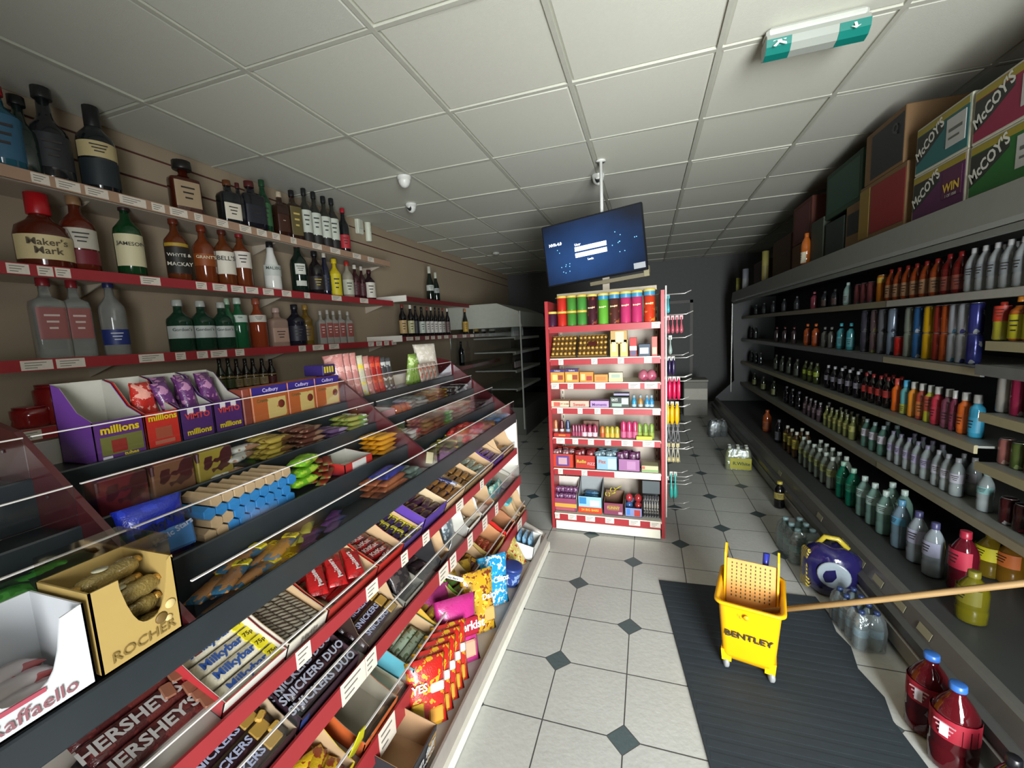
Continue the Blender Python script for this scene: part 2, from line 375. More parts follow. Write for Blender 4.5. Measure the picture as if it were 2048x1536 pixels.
# second bay further along
for i, (z, y0, y1, xf) in enumerate([(2.13, 4.4, 7.6, -2.72), (1.655, 4.15, 6.9, -2.66), (1.16, 5.2, 7.6, -2.72)]):
    r = root('wall_shelf'); r.location = (XL, 0, z)
    tag(r, ['cream shelf with dark red edge beyond the spirit bay, two champagne bottles on it', 'cream shelf of wine bottles in the farther bay, white end edge showing', 'low cream shelf far along the left wall with a few bottles'][i], 'shelf', 'wine shelves in the farther bay')
    MB().box(0, xf-XL-.012, y0, y1, -.03, 0, CR).obj('board', r)
    MB().box(xf-XL-.012, xf-XL, y0+.01, y1, -.05, .006, mat('#6e2224', .5)).obj('price_strip', r)
    MB().box(.01, xf-XL+.002, y0-.012, y0, -.05, .02, WHT()).obj('end_cap', r)
    if i == 1:
        for a, b in [(812, 827), (830, 840), (850, 858), (862, 870), (875, 883), (888, 897), (905, 914), (925, 933), (940, 948)]:
            ya, yb = yat(a, xf, z-.02), yat(b, xf, z-.02); ticket(r, ((ya+yb)/2, -.022, xf-XL), (yb-ya)*.9, .042, FL)
# two sensors on the wall by the ceiling
p = at(714, 449, X, XL); m = MB().box(0, .05, -.05, .05, -.11, .11, mat('#d8dccb', .5), .01).box(.05, .056, -.03, .03, -.05, .05, mat('#c6c9b8', .4), .004); tag(m.obj('alarm_sensor', loc=p), 'wide cream plastic sensor box high on the left wall beside the cola bottle', 'sensor')
p = at(731, 461, X, XL); m = MB().lathe([(.03, -.13), (.036, -.12), (.036, .10), (.028, .12)], mat('#dfe3cf', .5), cx=.036).box(.03, .074, -.012, .012, -.02, .02, mat('#b9bda8', .4), .004); tag(m.obj('alarm_sensor', loc=p), 'slim rounded cream sensor on the left wall, right of the wide one', 'sensor')
# ================================================================ stepped confectionery display, left of the aisle
UE = 2.875                                    # far end
EP = mat('#dcd8cf', .5, var=.03)
r = root('display_counter'); r.location = (-1.2, .0, 0); tag(r, 'long low sweet counter with tilted shelves, red price rails and a white end panel', 'display counter')
def R_(mb): mb.T = TR(1.2, 0, 0)@mb.T; return mb
R_(MB()).prism([(-1.62, 0), (-.74, 0), (-.76, .13), (-.9, .2), (-.93, .28), (-.93, 1.0), (-1.62, 1.0)], UE, UE+.02, EP).obj('end_panel', r)
R_(MB()).box(-1.62, -1.6, .2, UE, 0, 1.4, EP).obj('back_panel', r)
R_(MB()).box(-.735, -.71, .2, UE+.02, .005, .058, mat('#ece8da', .45)).obj('kick_strip', r)
bt = R_(MB()); bt.prism([(-1.6, .255), (-.76, .105), (-.735, .105), (-.735, .055), (-.78, .055), (-1.6, .215)], .2, UE, mat('#a59c94', .5)); bs = bt.obj('base_shelf', r)
m = R_(MB()).box(-.738, -.728, .2, UE, .058, .135, mat('#9a928b', .35, var=.12)); m.obj('front_rail', bs)
TA = 22
rails = [(.766, -.93, .045, .83), (.545, -.91, .062, .65), (.27, -.875, .078, .375)]
tks = [[(592, 621, 1300), (732, 755, 1), (802, 815, 1), (845, 858, 1), (912, 926, 1), (960, 967, 1)], [(682, 730, 1), (731, 752, 1), (878, 896, 1), (900, 912, 1), (935, 945, 1), (965, 974, 1), (990, 996, 1)], [(758, 790, 1), (852, 880, 1), (866, 882, 1), (1035, 1043, 1)]]
rail_names = ['upper', 'middle', 'lower']
for i, (zc, xf, hh, lip) in enumerate(rails):
    c, s = math.cos(math.radians(TA)), math.sin(math.radians(TA))
    xb = -1.32 if i == 0 else -1.4
    L0 = -xb+xf-.01
    sh = R_(MB()); sh.prism([(xf-.01, zc-.005), (xb, zc-.005+L0*s/c), (xb, zc-.02+L0*s/c), (xf-.01, zc-.022)], .2, UE-.001, mat('#b7aea4', .5)).obj('shelf', r)
    o = [q for q in bpy.data.objects if q.name.startswith('shelf')][-1]
    o = sorted([q for q in bpy.data.objects if q.parent == r and q.name.split('.')[0] == 'shelf'], key=lambda q: q.name)[-1]
    R_(MB()).box(xf-.008, xf, .2, UE-.004, zc-hh/2, zc+hh/2, RED).obj('price_rail', o)
    R_(MB()).box(xf-.016, xf-.012, .2, UE-.004, zc-.01, lip, ACR).box(xf-.017, xf-.011, .2, UE-.004, lip, lip+.004, ACE).obj('clear_lip', o)
    for a, b, _ in tks[i]:
        ya, yb = yat(a, xf, zc), yat(b, xf, zc)
        if .2 < ya < yb < UE: ticket(o, ((ya+yb)/2, zc, xf+1.2+.001), yb-ya, hh*1.15, FL)
R_(MB()).box(-1.62, -.945, .2, UE, .995, 1.0, EP).obj('top_board', r)
# ---- tiered rack on top
DK = mat('#2b3033', .3, var=.1); DVD = mat('#4e1c20', .22, var=.12, coat=.4)
rk = root('tiered_rack'); rk.location = (-1.2, 0, 1.0); tag(rk, 'four-tier dark rack with clear acrylic fronts standing on the sweet counter', 'display rack')
def K_(mb): mb.T = TR(1.2, 0, -1.0)@mb.T; return mb
TIER = [(-.925, 1.058, 1.145), (-1.086, 1.14, 1.249), (-1.25, 1.245, 1.339), (-1.41, 1.347, 1.446)]   # front x, edge top, lip top
TF = [1.015, 1.12, 1.225, 1.332]     # floor of each tier
for i, (xf, ze, zl) in enumerate(TIER):
    xb = TIER[i+1][0] if i < 3 else -1.6
    zlo = .985 if i == 0 else TF[i-1]
    st = K_(MB()).box(xb, xf-.004, .2, UE, TF[i]-.012, TF[i], DK).box(xf-.012, xf, .2, UE, zlo, ze, DK, .004).obj('tier', rk)
    for a, b in ((.2, .555), (.57, 1.665), (1.69, UE-.03)):
        if i == 0 and a < .5: continue
        K_(MB()).box(xf-.008, xf-.004, a, b, ze, zl, ACR).box(xf-.009, xf-.003, a, b, zl, zl+.003, ACE).obj('clear_lip', st)
for yy in (.556, 1.667, UE-.012):
    K_(MB()).prism([(-.93, .98), (-.93, 1.055), (-1.45, 1.46), (-1.58, 1.49), (-1.6, 1.30), (-1.6, .98)], yy, yy+.014, DVD).obj('divider', rk)
    for t in (.15, .42, .68, .93):
        x, z = -.95-.6*t, 1.02+.42*t; m = K_(MB()); m.box(x-.004, x+.004, yy-.003, yy, z-.004, z+.004, CHR, .002); m.obj('screw', rk)
# ================================================================ gondola end in the middle of the shop
GYF = 3.24; GD = .40
gd = root('gondola_end'); gd.location = (-.318, GYF, 0); tag(gd, 'red framed gondola end with seven shelves of crisps and sweets, facing the aisle', 'shelving unit')
def G_(mb): mb.T = TR(.318, -GYF, 0)@mb.T; return mb
GB = mat('#b8ada0', .6, var=.04); GR = mat('#9f2c31', .4, var=.06); CW = mat('#e3decb', .5, var=.02)
for x0, x1, zt in ((-.765, -.74, 1.875), (.10, .125, 1.9)): G_(MB()).prism([(x0, 0), (x1, 0), (x1, zt), (x0, zt)], GYF, GYF+GD, GR).obj('side_panel', gd)
m = G_(MB()).box(-.74, .10, GYF+GD-.02, GYF+GD, .05, 1.9, GB); m.obj('back_panel', gd)
m = G_(MB())
for xx in (-.715, .075):
    m.box(xx-.012, xx+.012, GYF+GD-.03, GYF+GD-.02, .1, 1.8, CW)
    for k in range(30): m.box(xx-.003, xx+.003, GYF+GD-.032, GYF+GD-.03, .15+k*.055, .175+k*.055, BLK)
m.obj('slotted_upright', gd)
GZ = [1.671, 1.415, 1.222, 1.022, .772, .514, .142]
gt = [[(0.925, 1.0)], [(.08, .13), (.39, .45), (.63, .69), (.86, .93)], [(.0, .08), (.16, .22), (.42, .52), (.72, .83), (.86, .98)], [(.05, .11), (.25, .30), (.41, .47), (.58, .68), (.93, 1.0)],
      [(.03, .12), (.19, .25), (.34, .40), (.50, .56), (.65, .76), (.84, .95)], [(.04, .09), (.27, .33)], [(0, .05), (.13, .22), (.30, .40), (.49, .58), (.71, .82), (.90, 1.0)]]
for i, z in enumerate(GZ):
    fy = GYF-(.0 if i < 6 else .03)
    s = G_(MB()).box(-.74, .10, fy+.01, GYF+GD-.02, z-.015, z, CW).obj('shelf', gd)
    G_(MB()).box(-.735, .095, fy, fy+.01, z-.045 if i < 6 else z-.055, z+.004, GR).obj('price_rail', s)
    if i: G_(MB()).box(-.735, .095, fy-.001, fy+.003, z+.001, z+.008, CW).obj('clear_edge', s)
    for a, b in gt[i]:
        if i == 0: a, b = .925, 1.0
        ticket(s, (-.735+.83*(a+b)/2+.318, z-.02, -(fy-.001)+GYF), .83*(b-a)*.92, .044, FG)
    if i == 5: G_(MB()).box(-.25, .095, fy-.002, fy, z-.043, z+.001, CW).obj('blank_strip', s)
G_(MB()).box(-.725, .09, GYF-.035, GYF-.02, .015, .085, CW).obj('kick_panel', gd)
# header board and post behind the crisps
b = MB(); b.box(-.41, .41, 0, .015, -.02, .02, mat('#c3b79d', .5)).box(-.41, .41, -.09, .015, -.022, -.018, mat('#c3b79d', .5)); o = b.obj('header_board', loc=(-.33, 3.62, 1.945)); o.rotation_euler = (0, math.radians(-1), 0)
tag(o, 'narrow beige board lying along the top of the gondola end behind the crisp tubes', 'board')
o = MB().box(-.028, .028, -.009, .009, 0, .3, mat('#a89c8c', .5)).obj('support_post', loc=(-.32, 3.63, 1.901)); tag(o, 'short beige upright between the gondola top and the screen', 'post')
# gondola body running away behind the end unit
gb = root('gondola_run'); gb.location = (-.318, 5.0, 0); tag(gb, 'dark double-sided gondola running back into the shop behind the end unit', 'shelving unit')
m = MB(); m.box(-.03, .03, -1.3, 2.2, 0, 1.75, DKM); m.obj('spine', gb)
for z in (.15, .5, .85, 1.2, 1.55):
    MB().box(-.42, .03, -1.3, 2.2, z-.02, z, DKM).obj('shelf', gb)
# hook panel on the aisle side
hp = root('hook_panel'); hp.location = (.135, GYF+.02, 0); tag(hp, 'wire hook panel of utensils and brushes on the right side of the red gondola end', 'hook rack')
m = MB(); m.tube([(0, 0, .17), (0, 0, 1.93)], .006, WHT()); m.tube([(0, .42, .17), (0, .42, 1.93)], .006, CHR)
m.obj('frame', hp)
hz = [(1.88, 1), (1.87, 0), (1.72, 0), (1.55, 0), (1.41, 1), (1.40, 0), (1.255, 0), (1.24, 1), (1.225, 0), (1.06, 1), (1.03, 0), (1.0, 1), (.90, 0), (.80, 1), (.75, 0), (.70, 0), (.66, 1), (.48, 0), (.46, 1), (.42, 0), (.39, 1), (.22, 0), (.20, 1)]
for z, k in hz:
    m = MB(); y = .06 if not k else .22; L1 = .17+.03*((z*37) % 1)
    m.tube([(0, y, z), (L1*.75, y, z), (L1, y, z+.02)], .0035, mat('#b9b7b2', .3, metal=.5)); m.obj('hook', hp)
# ================================================================ open chiller along the right wall
CY0, CY1, CYB = -.3, 8.3, 2.68  # near end is out of view, extended forward to block window light
ch = root('open_chiller'); ch.location = (1.6, 4, 0); tag(ch, 'long open-fronted drinks chiller with grey canopy filling the right side', 'chiller')
def C_(mb): mb.T = TR(-1.6, -4, 0)@mb.T; return mb
CG = mat('#7b7d77', .45, var=.06); CDK = mat('#1d1f20', .5); CLT = mat('#84837d', .4, var=.08); OLV = mat('#8d8668', .5, var=.06)
C_(MB()).prism([(1.45, 2.0), (1.43, 2.02), (1.45, 2.17), (1.5, 2.175), (2.2, 2.175), (2.2, 2.06), (1.52, 2.06), (1.52, 1.99)], CY0, CY1, CG).obj('canopy', ch)
C_(MB()).box(1.45, 1.475, CY0, CY1, 1.965, 1.995, mat('#6f736c', .5)).obj('canopy_lip', ch)
C_(MB()).box(2.12, 2.2, CY0, CY1, .1, 2.06, CDK).obj('back_panel', ch)
C_(MB()).box(1.25, 2.2, CY0, CY1, .18, .235, mat('#3b3d3c', .5)).obj('well_deck', ch)
m = C_(MB()); m.prism([(1.2, 0), (1.2, .03), (1.14, .035), (1.125, .13), (1.15, .14), (1.15, .155), (1.2, .16), (1.2, .2), (1.25, .2), (1.25, 0)], CY0, CY1, CLT); m.obj('front_panel', ch)
C_(MB()).prism([(1.15, .142), (1.128, .15), (1.128, .195), (1.155, .205), (1.2, .2), (1.2, .145)], CY0, CY1, mat('#4a4a48', .35)).obj('bumper', ch)
tr = C_(MB()).prism([(1.16, .2), (1.185, .275), (1.2, .285), (1.23, .285), (1.24, .2)], CY0, CY1, mat('#5d5c57', .35)).obj('ticket_rail', ch)
fr = Matrix(((0, .316, -.949, 0), (-1, 0, 0, 0), (0, .949, .316, 0), (0, 0, 0, 1)))
for a in [(1560, 1), (1640, 1), (1690, 1), (1722, 1), (1757, 1), (1800, 1), (1850, 1)]:
    yy = yat(a[0], 1.17, .24)
    mm = MB(); mm.T = TR(-1.6+1.168, yy-4, .235)@fr; mm.box(-.045, .045, -.018, .018, 0, .0012, mat('#8f8d74', .5)).obj('price_ticket', tr)
for nm, y0, y1 in (('end_panel', CY1, CY1+.04), ('end_panel', CY0-.04, CY0)): C_(MB()).prism([(1.2, 0), (2.2, 0), (2.2, 2.17), (1.45, 2.17), (1.45, 1.9), (1.5, .6), (1.2, .3)], y0, y1, CDK).obj(nm, ch)
C_(MB()).box(1.44, 1.452, CY1-.02, CY1, .4, 1.98, mat('#d0d2cc', .2, metal=.7)).obj('end_trim', ch)
CSX = 1.6
CS = [(1.74, 'y'), (1.352, 'g'), (.955, 'o'), (.58, 'y')]
for i, (z, c) in enumerate(CS):
    y0 = CY0 if i in (0, 3) else CYB+.01
    s = C_(MB()).box(CSX+.01, 2.12, y0, CY1, z-.012, z, CG if i else CG).obj('shelf', ch)
    mm = {'y': mat('#77705c', .5), 'g': mat('#5f605f', .35), 'o': OLV}[c]
    rl = C_(MB()).box(CSX-.004, CSX+.01, y0, CY1, z-.042, z+.003, mm)
    rl.obj('price_rail', s)
    C_(MB()).box(CSX-.006, CSX-.004, CY0 if i in (0, 3) else CYB+.01, 3.6, z-.04, z, mat('#96958d', .5)if i in(0,) else mat('#8f8870', .5)).obj('rail_insert', s)
for z in (1.488, 1.13, .875):
    s = C_(MB()).box(CSX+.01, 2.12, CY0, CYB, z-.012, z, CG).obj('shelf', ch)
    C_(MB()).box(CSX-.004, CSX+.01, CY0, CYB, z-.042, z+.003, OLV).obj('price_rail', s)
s = C_(MB()).box(CSX-.02, 2.12, CY0, CYB, 1.36, 1.372, ALU).obj('shelf', ch)
C_(MB()).box(CSX-.035, CSX-.02, CY0, CYB, 1.325, 1.378, mat('#8a8b88', .25, metal=.5)).obj('price_rail', s)
# ================================================================ glass-ended cooler far left and dark shelving beyond
gc = root('glass_cooler'); gc.location = (-2.5, 6.3, 0); tag(gc, 'white topped cooler with glass side panel far along the left wall', 'cooler')
GL = thin('#aebab4', .8)
def Q_(mb): mb.T = TR(2.5, -6.3, 0)@mb.T; return mb
Q_(MB()).prism([(-3.1, 2.12), (-2.25, 2.12), (-1.9, 1.98), (-1.85, 1.74), (-3.1, 1.74)], 6.25, 7.9, mat('#9ea095', .5)).obj('canopy', gc)
Q_(MB()).box(-3.1, -1.9, 6.25, 6.262, .5, 1.74, GL).obj('side_glass', gc)
Q_(MB()).box(-3.1, -1.85, 6.25, 7.9, .0, .45, mat('#55564f', .5)).obj('base', gc)
Q_(MB()).box(-1.885, -1.865, 6.245, 6.265, .1, 1.98, mat('#c9ccc6', .3, metal=.4)).obj('edge_trim', gc)
for z in (.75, 1.05, 1.35, 1.58):
    Q_(MB()).box(-2.7, -2.0, 6.3, 7.85, z-.02, z, mat('#b9bdb6', .4)).box(-2.0, -1.985, 6.3, 7.85, z-.045, z, mat('#c7cac2', .4)).obj('shelf', gc)
dr = root('dark_shelving'); dr.location = (-2.4, 8.6, 0); tag(dr, 'unlit shelving unit in the dark corner beyond the glass-ended cooler', 'shelving unit')
MB().box(-.6, .6, .0, .9, 0, .1, DKM).box(-.6, .6, .85, .9, 0, 2.1, DKM).obj('frame', dr)
for z in (.5, .9, 1.3, 1.7, 2.05): MB().box(-.6, .6, 0, .85, z-.02, z, DKM).obj('shelf', dr)
d = root('door_1'); d['kind'] = 'structure'; d.location = (.45, YF-.04, 0)
MB().box(-.5, .42, 0, .04, 0, 2.1, mat('#4c4c4c', .6)).obj('door_leaf', d)
MB().box(-.56, -.5, -.01, .05, 0, 2.16, mat('#6c6a66', .6)).box(.42, .48, -.01, .05, 0, 2.16, mat('#6c6a66', .6)).box(-.56, .48, -.01, .05, 2.1, 2.16, mat('#6c6a66', .6)).obj('door_frame', d)
o = MB().box(-.2, .2, -.2, .2, 0, .62, mat('#7d7b72', .6), .01).box(-.19, .19, -.205, -.2, .3, .5, mat('#b5b1a4', .5)).box(-.21, .21, -.21, .21, .62, .66, mat('#8f8c82', .5), .01).obj('storage_box', loc=(.83, 8.2, 0)); tag(o, 'pale grey box on the floor at the dark far end of the aisle', 'box')
# ================================================================ bottles, cans
PROF = {
 'spirit': [(.9, 0), (1, .02), (1, .58), (.94, .64), (.62, .71), (.36, .77), (.31, .9)],
 'wine': [(.9, 0), (1, .02), (1, .56), (.9, .64), (.5, .74), (.38, .8), (.36, .97)],
 'beer': [(.92, 0), (1, .02), (1, .52), (.85, .62), (.5, .74), (.42, .82), (.38, .97)],
 'square': [(.95, 0), (1, .02), (1, .64), (.92, .7), (.45, .74), (.33, .78), (.3, .9)],
 'fat': [(.95, 0), (1, .03), (1, .44), (.9, .55), (.5, .64), (.36, .7), (.32, .88)],
 'decanter': [(.97, 0), (1, .03), (1, .62), (.97, .66), (.5, .7), (.28, .74), (.28, .86)],
 'bubbly': [(.92, 0), (1, .03), (1, .4), (.86, .55), (.5, .7), (.38, .8), (.36, .95)],
 'coconut': [(.9, 0), (1, .03), (.98, .3), (.86, .5), (.6, .66), (.42, .78), (.38, .9)],
 'pet': [(.75, 0), (1, .04), (1, .26), (.93, .3), (1, .34), (1, .6), (.86, .72), (.5, .84), (.34, .89), (.32, .94)],
 'big': [(.75, 0), (1, .04), (.97, .1), (1, .16), (1, .26), (.95, .29), (1, .32), (1, .6), (.9, .7), (.62, .8), (.34, .88), (.3, .94)],
 'sport': [(.85, 0), (1, .04), (.94, .3), (1, .62), (.9, .7), (.55, .76), (.5, .8)],
 'jar': [(.9, 0), (1, .05), (.92, .3), (1, .45), (1, .5), (.85, .62), (.85, .7)],
}
def glassmat(c, tr): return mat(c, .06 if tr else .1, tr=tr, var=.02, ior=1.33 if tr else 1.5, coat=.3)
def bottle(name, kind, h, r, glass, cap, tr=0, lab=None, lz=(.12, .48), text=None, tcol='#2b2622', capz=.88, capr=.4, lab2=None, lz2=None, dep=1, n=14, tsz=1, labw=.82):
    if cap is None: capz = 1
    o = root(name); sq = .35 if kind in ('square', 'decanter') else 1
    if kind == 'decanter': dep = .6
    pr_ = [(a*r, b*h) for a, b in PROF[kind]]
    if sq < 1: pr_ = [(q*(1.0 if q > .7*r else 1), z) for q, z in pr_]
    MB().lathe(pr_, glassmat(glass, tr), n=n if sq == 1 else 20, sq=sq, dep=dep).obj('body', o)
    if cap: MB().lathe([(capr*r*1.02, capz*h), (capr*r*1.04, capz*h+.002), (capr*r, .995*h), (capr*r*.85, h)], mat(cap, .35, var=.04), n=12).obj('cap', o)
    for i, (lc, z) in enumerate(((lab, lz), (lab2, lz2))):
        if not lc: continue
        w = labw*PI/2*(1 if sq == 1 else .5)
        l = MB().lathe([(r*1.015, z[0]*h), (r*1.015, z[1]*h)], mat(lc, .5, var=.05, sc=150), n=10, sq=sq, dep=dep if sq == 1 else dep*1.01, a0=-PI/2-w, a1=-PI/2+w).obj('label', o)
        if i == 0:
            f = MB(); zc = (z[0]+z[1])/2*h; q = (z[1]-z[0])*h
            if text:
                for k, t in enumerate(text.split('|')): txt(t, min(r*1.9/max(3, len(t)*.62), q*.4)*tsz, mat(tcol, .5), l, (0, -r*1.03*dep-.0008, zc+q*(.18-.34*k)), bold=.012, name='lettering')
            else:
                for k in range(3): f.box(-r*(.45-.1*k), r*(.45-.1*k), -r*1.035*dep-.001, -r*1.0*dep, zc+q*(.22-.2*k), zc+q*(.28-.2*k), mat(tcol, .5))
                f.obj('printed_text', l)
    return o
def can(name, h, r, c, c2=None, top='#b9bbbb', pat='noise', band=None):
    o = root(name); body = mat(c, .22, metal=.35, var=.05, c2=c2, pat=pat, psc=22, thr=.62)
    MB().lathe([(r*.86, 0), (r, .007), (r, h-.012), (r*.84, h-.001)], body, n=16).obj('body', o)
    MB().lathe([(r*.86, h-.003), (r*.87, h), (r*.8, h), (r*.78, h-.004)], mat(top, .25, metal=.8), n=16).obj('lid', o)
    if band: MB().lathe([(r*1.005, h*band[1]), (r*1.005, h*band[2])], mat(band[0], .3), n=16, capb=False, capt=False).obj('band', o)
    return o
def wall_row(z, xr, specs, place_words, grp):
    for sp in specs:
        bx, ty, wp, kind, glass, cap, kw, name, lab = sp
        y = yat(bx, xr, z); P = Vector((xr, y, z)); dpt = (P-CAM).dot(_fw); r = .5*wp*dpt/CF*.97; h = zat(xr, y, ty)-z
        x = xr
        key = ('w', kind, glass, cap, str(kw), name, round(h, 1) if 0 else lab if lab[0] == '=' else lab)
        key = ('w',)+tuple(map(str, (kind, glass, cap, kw, name)))
        if key in _lib: h0, r0 = _libdim[key]
        else: h0, r0 = h, r; _libdim[key] = (h, r)
        place(key, lambda: bottle(name, kind, h0, r0, glass, cap, **kw), (x, y, z), PI/2*(.25 if kind not in ('square', 'decanter') else .6)+math.atan2(-x, y)*(.75 if kind not in ('square', 'decanter') else .4), lab+' '+place_words if place_words and 'shelf' not in lab and len((lab+place_words).split()) < 15 else lab, 'bottle', grp, sc=(r/r0, r/r0, h/h0))
_libdim = {}
A = '#8a4a1e'; AMB = '#7a3512'; DG = '#14301d'; BK = '#15161b'; CL = '#dfe3e0'; CRM = '#d8c79a'; WH = '#d9d5cb'
top = [
 (14, 168, 66, 'spirit', '#2a5f70', '#a01822', dict(tr=.3, lab='#2f5a74', lz=(.1, .62)), 'liqueur_bottle', 'blue labelled bottle with red cap at the left edge of the picture'),
 (58, 192, 50, 'fat', '#1b2622', '#0f0f10', dict(capr=.5), 'spirit_bottle', 'dark bottle with black cap half behind the big black spirit bottle'),
 (112, 175, 64, 'fat', '#1b1c1e', '#202020', dict(lab='#242528', capr=.46), 'spirit_bottle', 'big black spirit bottle with tall black stopper'),
 (207, 213, 60, 'spirit', '#15191c', '#1a1a1b', dict(lab='#b8a77a', lz=(.38, .56), lab2='#20272b', lz2=(.06, .36), capz=.76, capr=.42), 'cream_liqueur_bottle', 'black cream-liqueur bottle with oval tan label'),
 (376, 323, 52, 'decanter', '#3d1408', '#1d1a18', dict(lab='#a08a6e', lz=(.12, .6), capz=.84, capr=.62), 'amaretto_bottle', 'square dark amber decanter with flat black stopper and tan label'),
 (463, 361, 36, 'square', '#14171b', '#5b3318', dict(lab='#cfc6b4', lz=(.1, .46)), 'liqueur_bottle', 'square black bottle with brown cap and white label'),
 (484, 366, 20, 'square', '#15161b', '#4a1a1c', dict(), 'liqueur_bottle', 'slim black bottle with maroon cap between two square ones'),
 (508, 363, 44, 'square', '#14141a', '#4d1b1d', dict(lab='#1f2028'), 'liqueur_bottle', 'wide square black bottle with round maroon cap'),
 (534, 360, 27, 'wine', '#12351f', '#1c4026', dict(lab='#35603a', lz=(.14, .56)), 'herbal_liqueur_bottle', 'tall green bottle with green label'),
 (566, 384, 27, 'square', '#2c160e', '#b8aa90', dict(lab='#3a1d12', text='~', tcol='#c9bda6'), 'rum_bottle', 'brown square bottle with pale cap'),
 (592, 381, 27, 'square', '#2b1c12', '#17171a', dict(lab='#5c5130', lz=(.1, .66), tcol='#c4ae62'), 'rum_bottle', 'brown square bottle with black cap and gold printed label')]
for i, (bx, ty) in enumerate(((617, 377), (636, 384), (655, 393), (671, 397))):
    top.append((bx, ty, 23, 'spirit', '#2a2a26', '#1c1e20', dict(lab='#c2c6b8', lz=(.2, .6), tcol='#3a3d3a', lab2='#23211f', lz2=(.02, .19)), 'spiced_rum_bottle', ['nearest', 'second', 'third', 'farthest'][i]+' of four dark bottles with white labels and black caps'))
top.append((692, 417, 21, 'wine', '#16181a', '#a3202a', dict(lab='#b03038', lz=(.1, .4), capz=.9, capr=.44), 'tonic_wine_bottle', 'black bottle with red cap and red label, last on the right'))
wall_row(2.51, -2.86, top, 'on the top left wall shelf', 'bottles on the top wall shelf')
sec = [
 (97, 387, 84, 'fat', '#4c1c10', '#a8141c', dict(lab='#cdbb8c', lz=(.1, .42), text="Maker's|Mark", tcol='#4a3a24', capz=.72, capr=.42), 'bourbon_bottle', 'broad bourbon bottle with red wax neck and cream label'),
 (170, 392, 54, 'spirit', '#561f13', '#8a6a4a', dict(lab='#b9b2a4', lz=(.3, .56), lab2='#6d1826', lz2=(.1, .28)), 'whisky_bottle', 'reddish whisky bottle with grey-white label'),
 (268, 404, 46, 'spirit', '#123a1e', '#2f1c1c', dict(lab='#cfc6a0', lz=(.14, .56), text='JAMESON', tcol='#2b2a22'), 'irish_whiskey_bottle', 'green whiskey bottle with cream label'),
 (362, 433, 40, 'spirit', '#5c2c14', '#5d2413', dict(lab='#25221e', lz=(.12, .52), text='WHYTE &|MACKAY', tcol='#c9c3b4', lab2='#a88b2e', lz2=(.53, .58)), 'whisky_bottle', 'amber whisky bottle with black label and gold band'),
 (416, 449, 38, 'spirit', '#6a3016', '#6b2a12', dict(lab='#8a4518', tcol='#d6c6a4', lz=(.3, .5), text="GRANT'S"), 'whisky_bottle', 'round shouldered amber whisky bottle with faint lettering'),
 (456, 455, 36, 'spirit', '#5f3016', '#4a1e14', dict(lab='#d7d0c0', lz=(.2, .58), text="BELL'S", tcol='#202020', tsz=1.3), 'whisky_bottle', 'amber whisky bottle whose white label carries large black letters'),
 (490, 461, 34, 'spirit', '#633018', '#7a1c22', dict(lab='#d5cdc2', lz=(.34, .62)), 'whisky_bottle', 'amber whisky bottle with maroon cap and plain white label'),
 (549, 484, 32, 'coconut', '#d3d3cc', '#17171a', dict(lab='#bcc0b8', lz=(.3, .52), text='MALIBU', tcol='#3c4440'), 'coconut_rum_bottle', 'opaque white bottle with black cap'),
 (603, 483, 32, 'wine', '#12201a', '#6e1a20', dict(lab='#c6c8bc', lz=(.36, .56), labw=.4, lab2='#b9bab0', lz2=(.14, .24)), 'vermouth_bottle', 'dark green vermouth bottle with round white label'),
 (636, 502, 29, 'spirit', '#1a1518', '#17171a', dict(lab='#2b2524', lz=(.12, .42), tcol='#b09a3a'), 'spirit_bottle', 'near-black bottle with dark label left of the slim blue one'),
 (655, 505, 19, 'beer', '#16182b', '#b9b3a6', dict(lab='#1d2036'), 'aperitif_bottle', 'slim dark blue bottle with white cap'),
 (674, 518, 23, 'spirit', '#bfa91f', '#c9b21e', dict(lab='#c9b81f', lz=(.05, .6), capr=.46), 'advocaat_bottle', 'yellow bottle with yellow cap'),
 (699, 523, 22, 'spirit', '#8e8777', '#9c2a22', dict(lab='#b5b5a2', lz=(.1, .5), capr=.42), 'schnapps_bottle', 'clear bottle with red cap'),
 (714, 530, 18, 'spirit', '#35161a', '#c5bfb4', dict(lab='#4c2228'), 'port_bottle', 'dark red bottle with white cap'),
 (727, 533, 15, 'spirit', '#31151a', '#b9b2a6', dict(lab='#4c2228'), 'port_bottle', 'slim maroon bottle with pale cap, partly hidden'),
 (742, 540, 22, 'spirit', '#24141a', '#3b1a1e', dict(lab='#cdc7ba', lz=(.08, .58)), 'port_bottle', 'dark bottle with square white label, last on the right')]
wall_row(2.07, -2.88, sec, 'on the second left wall shelf', 'bottles on the second wall shelf')
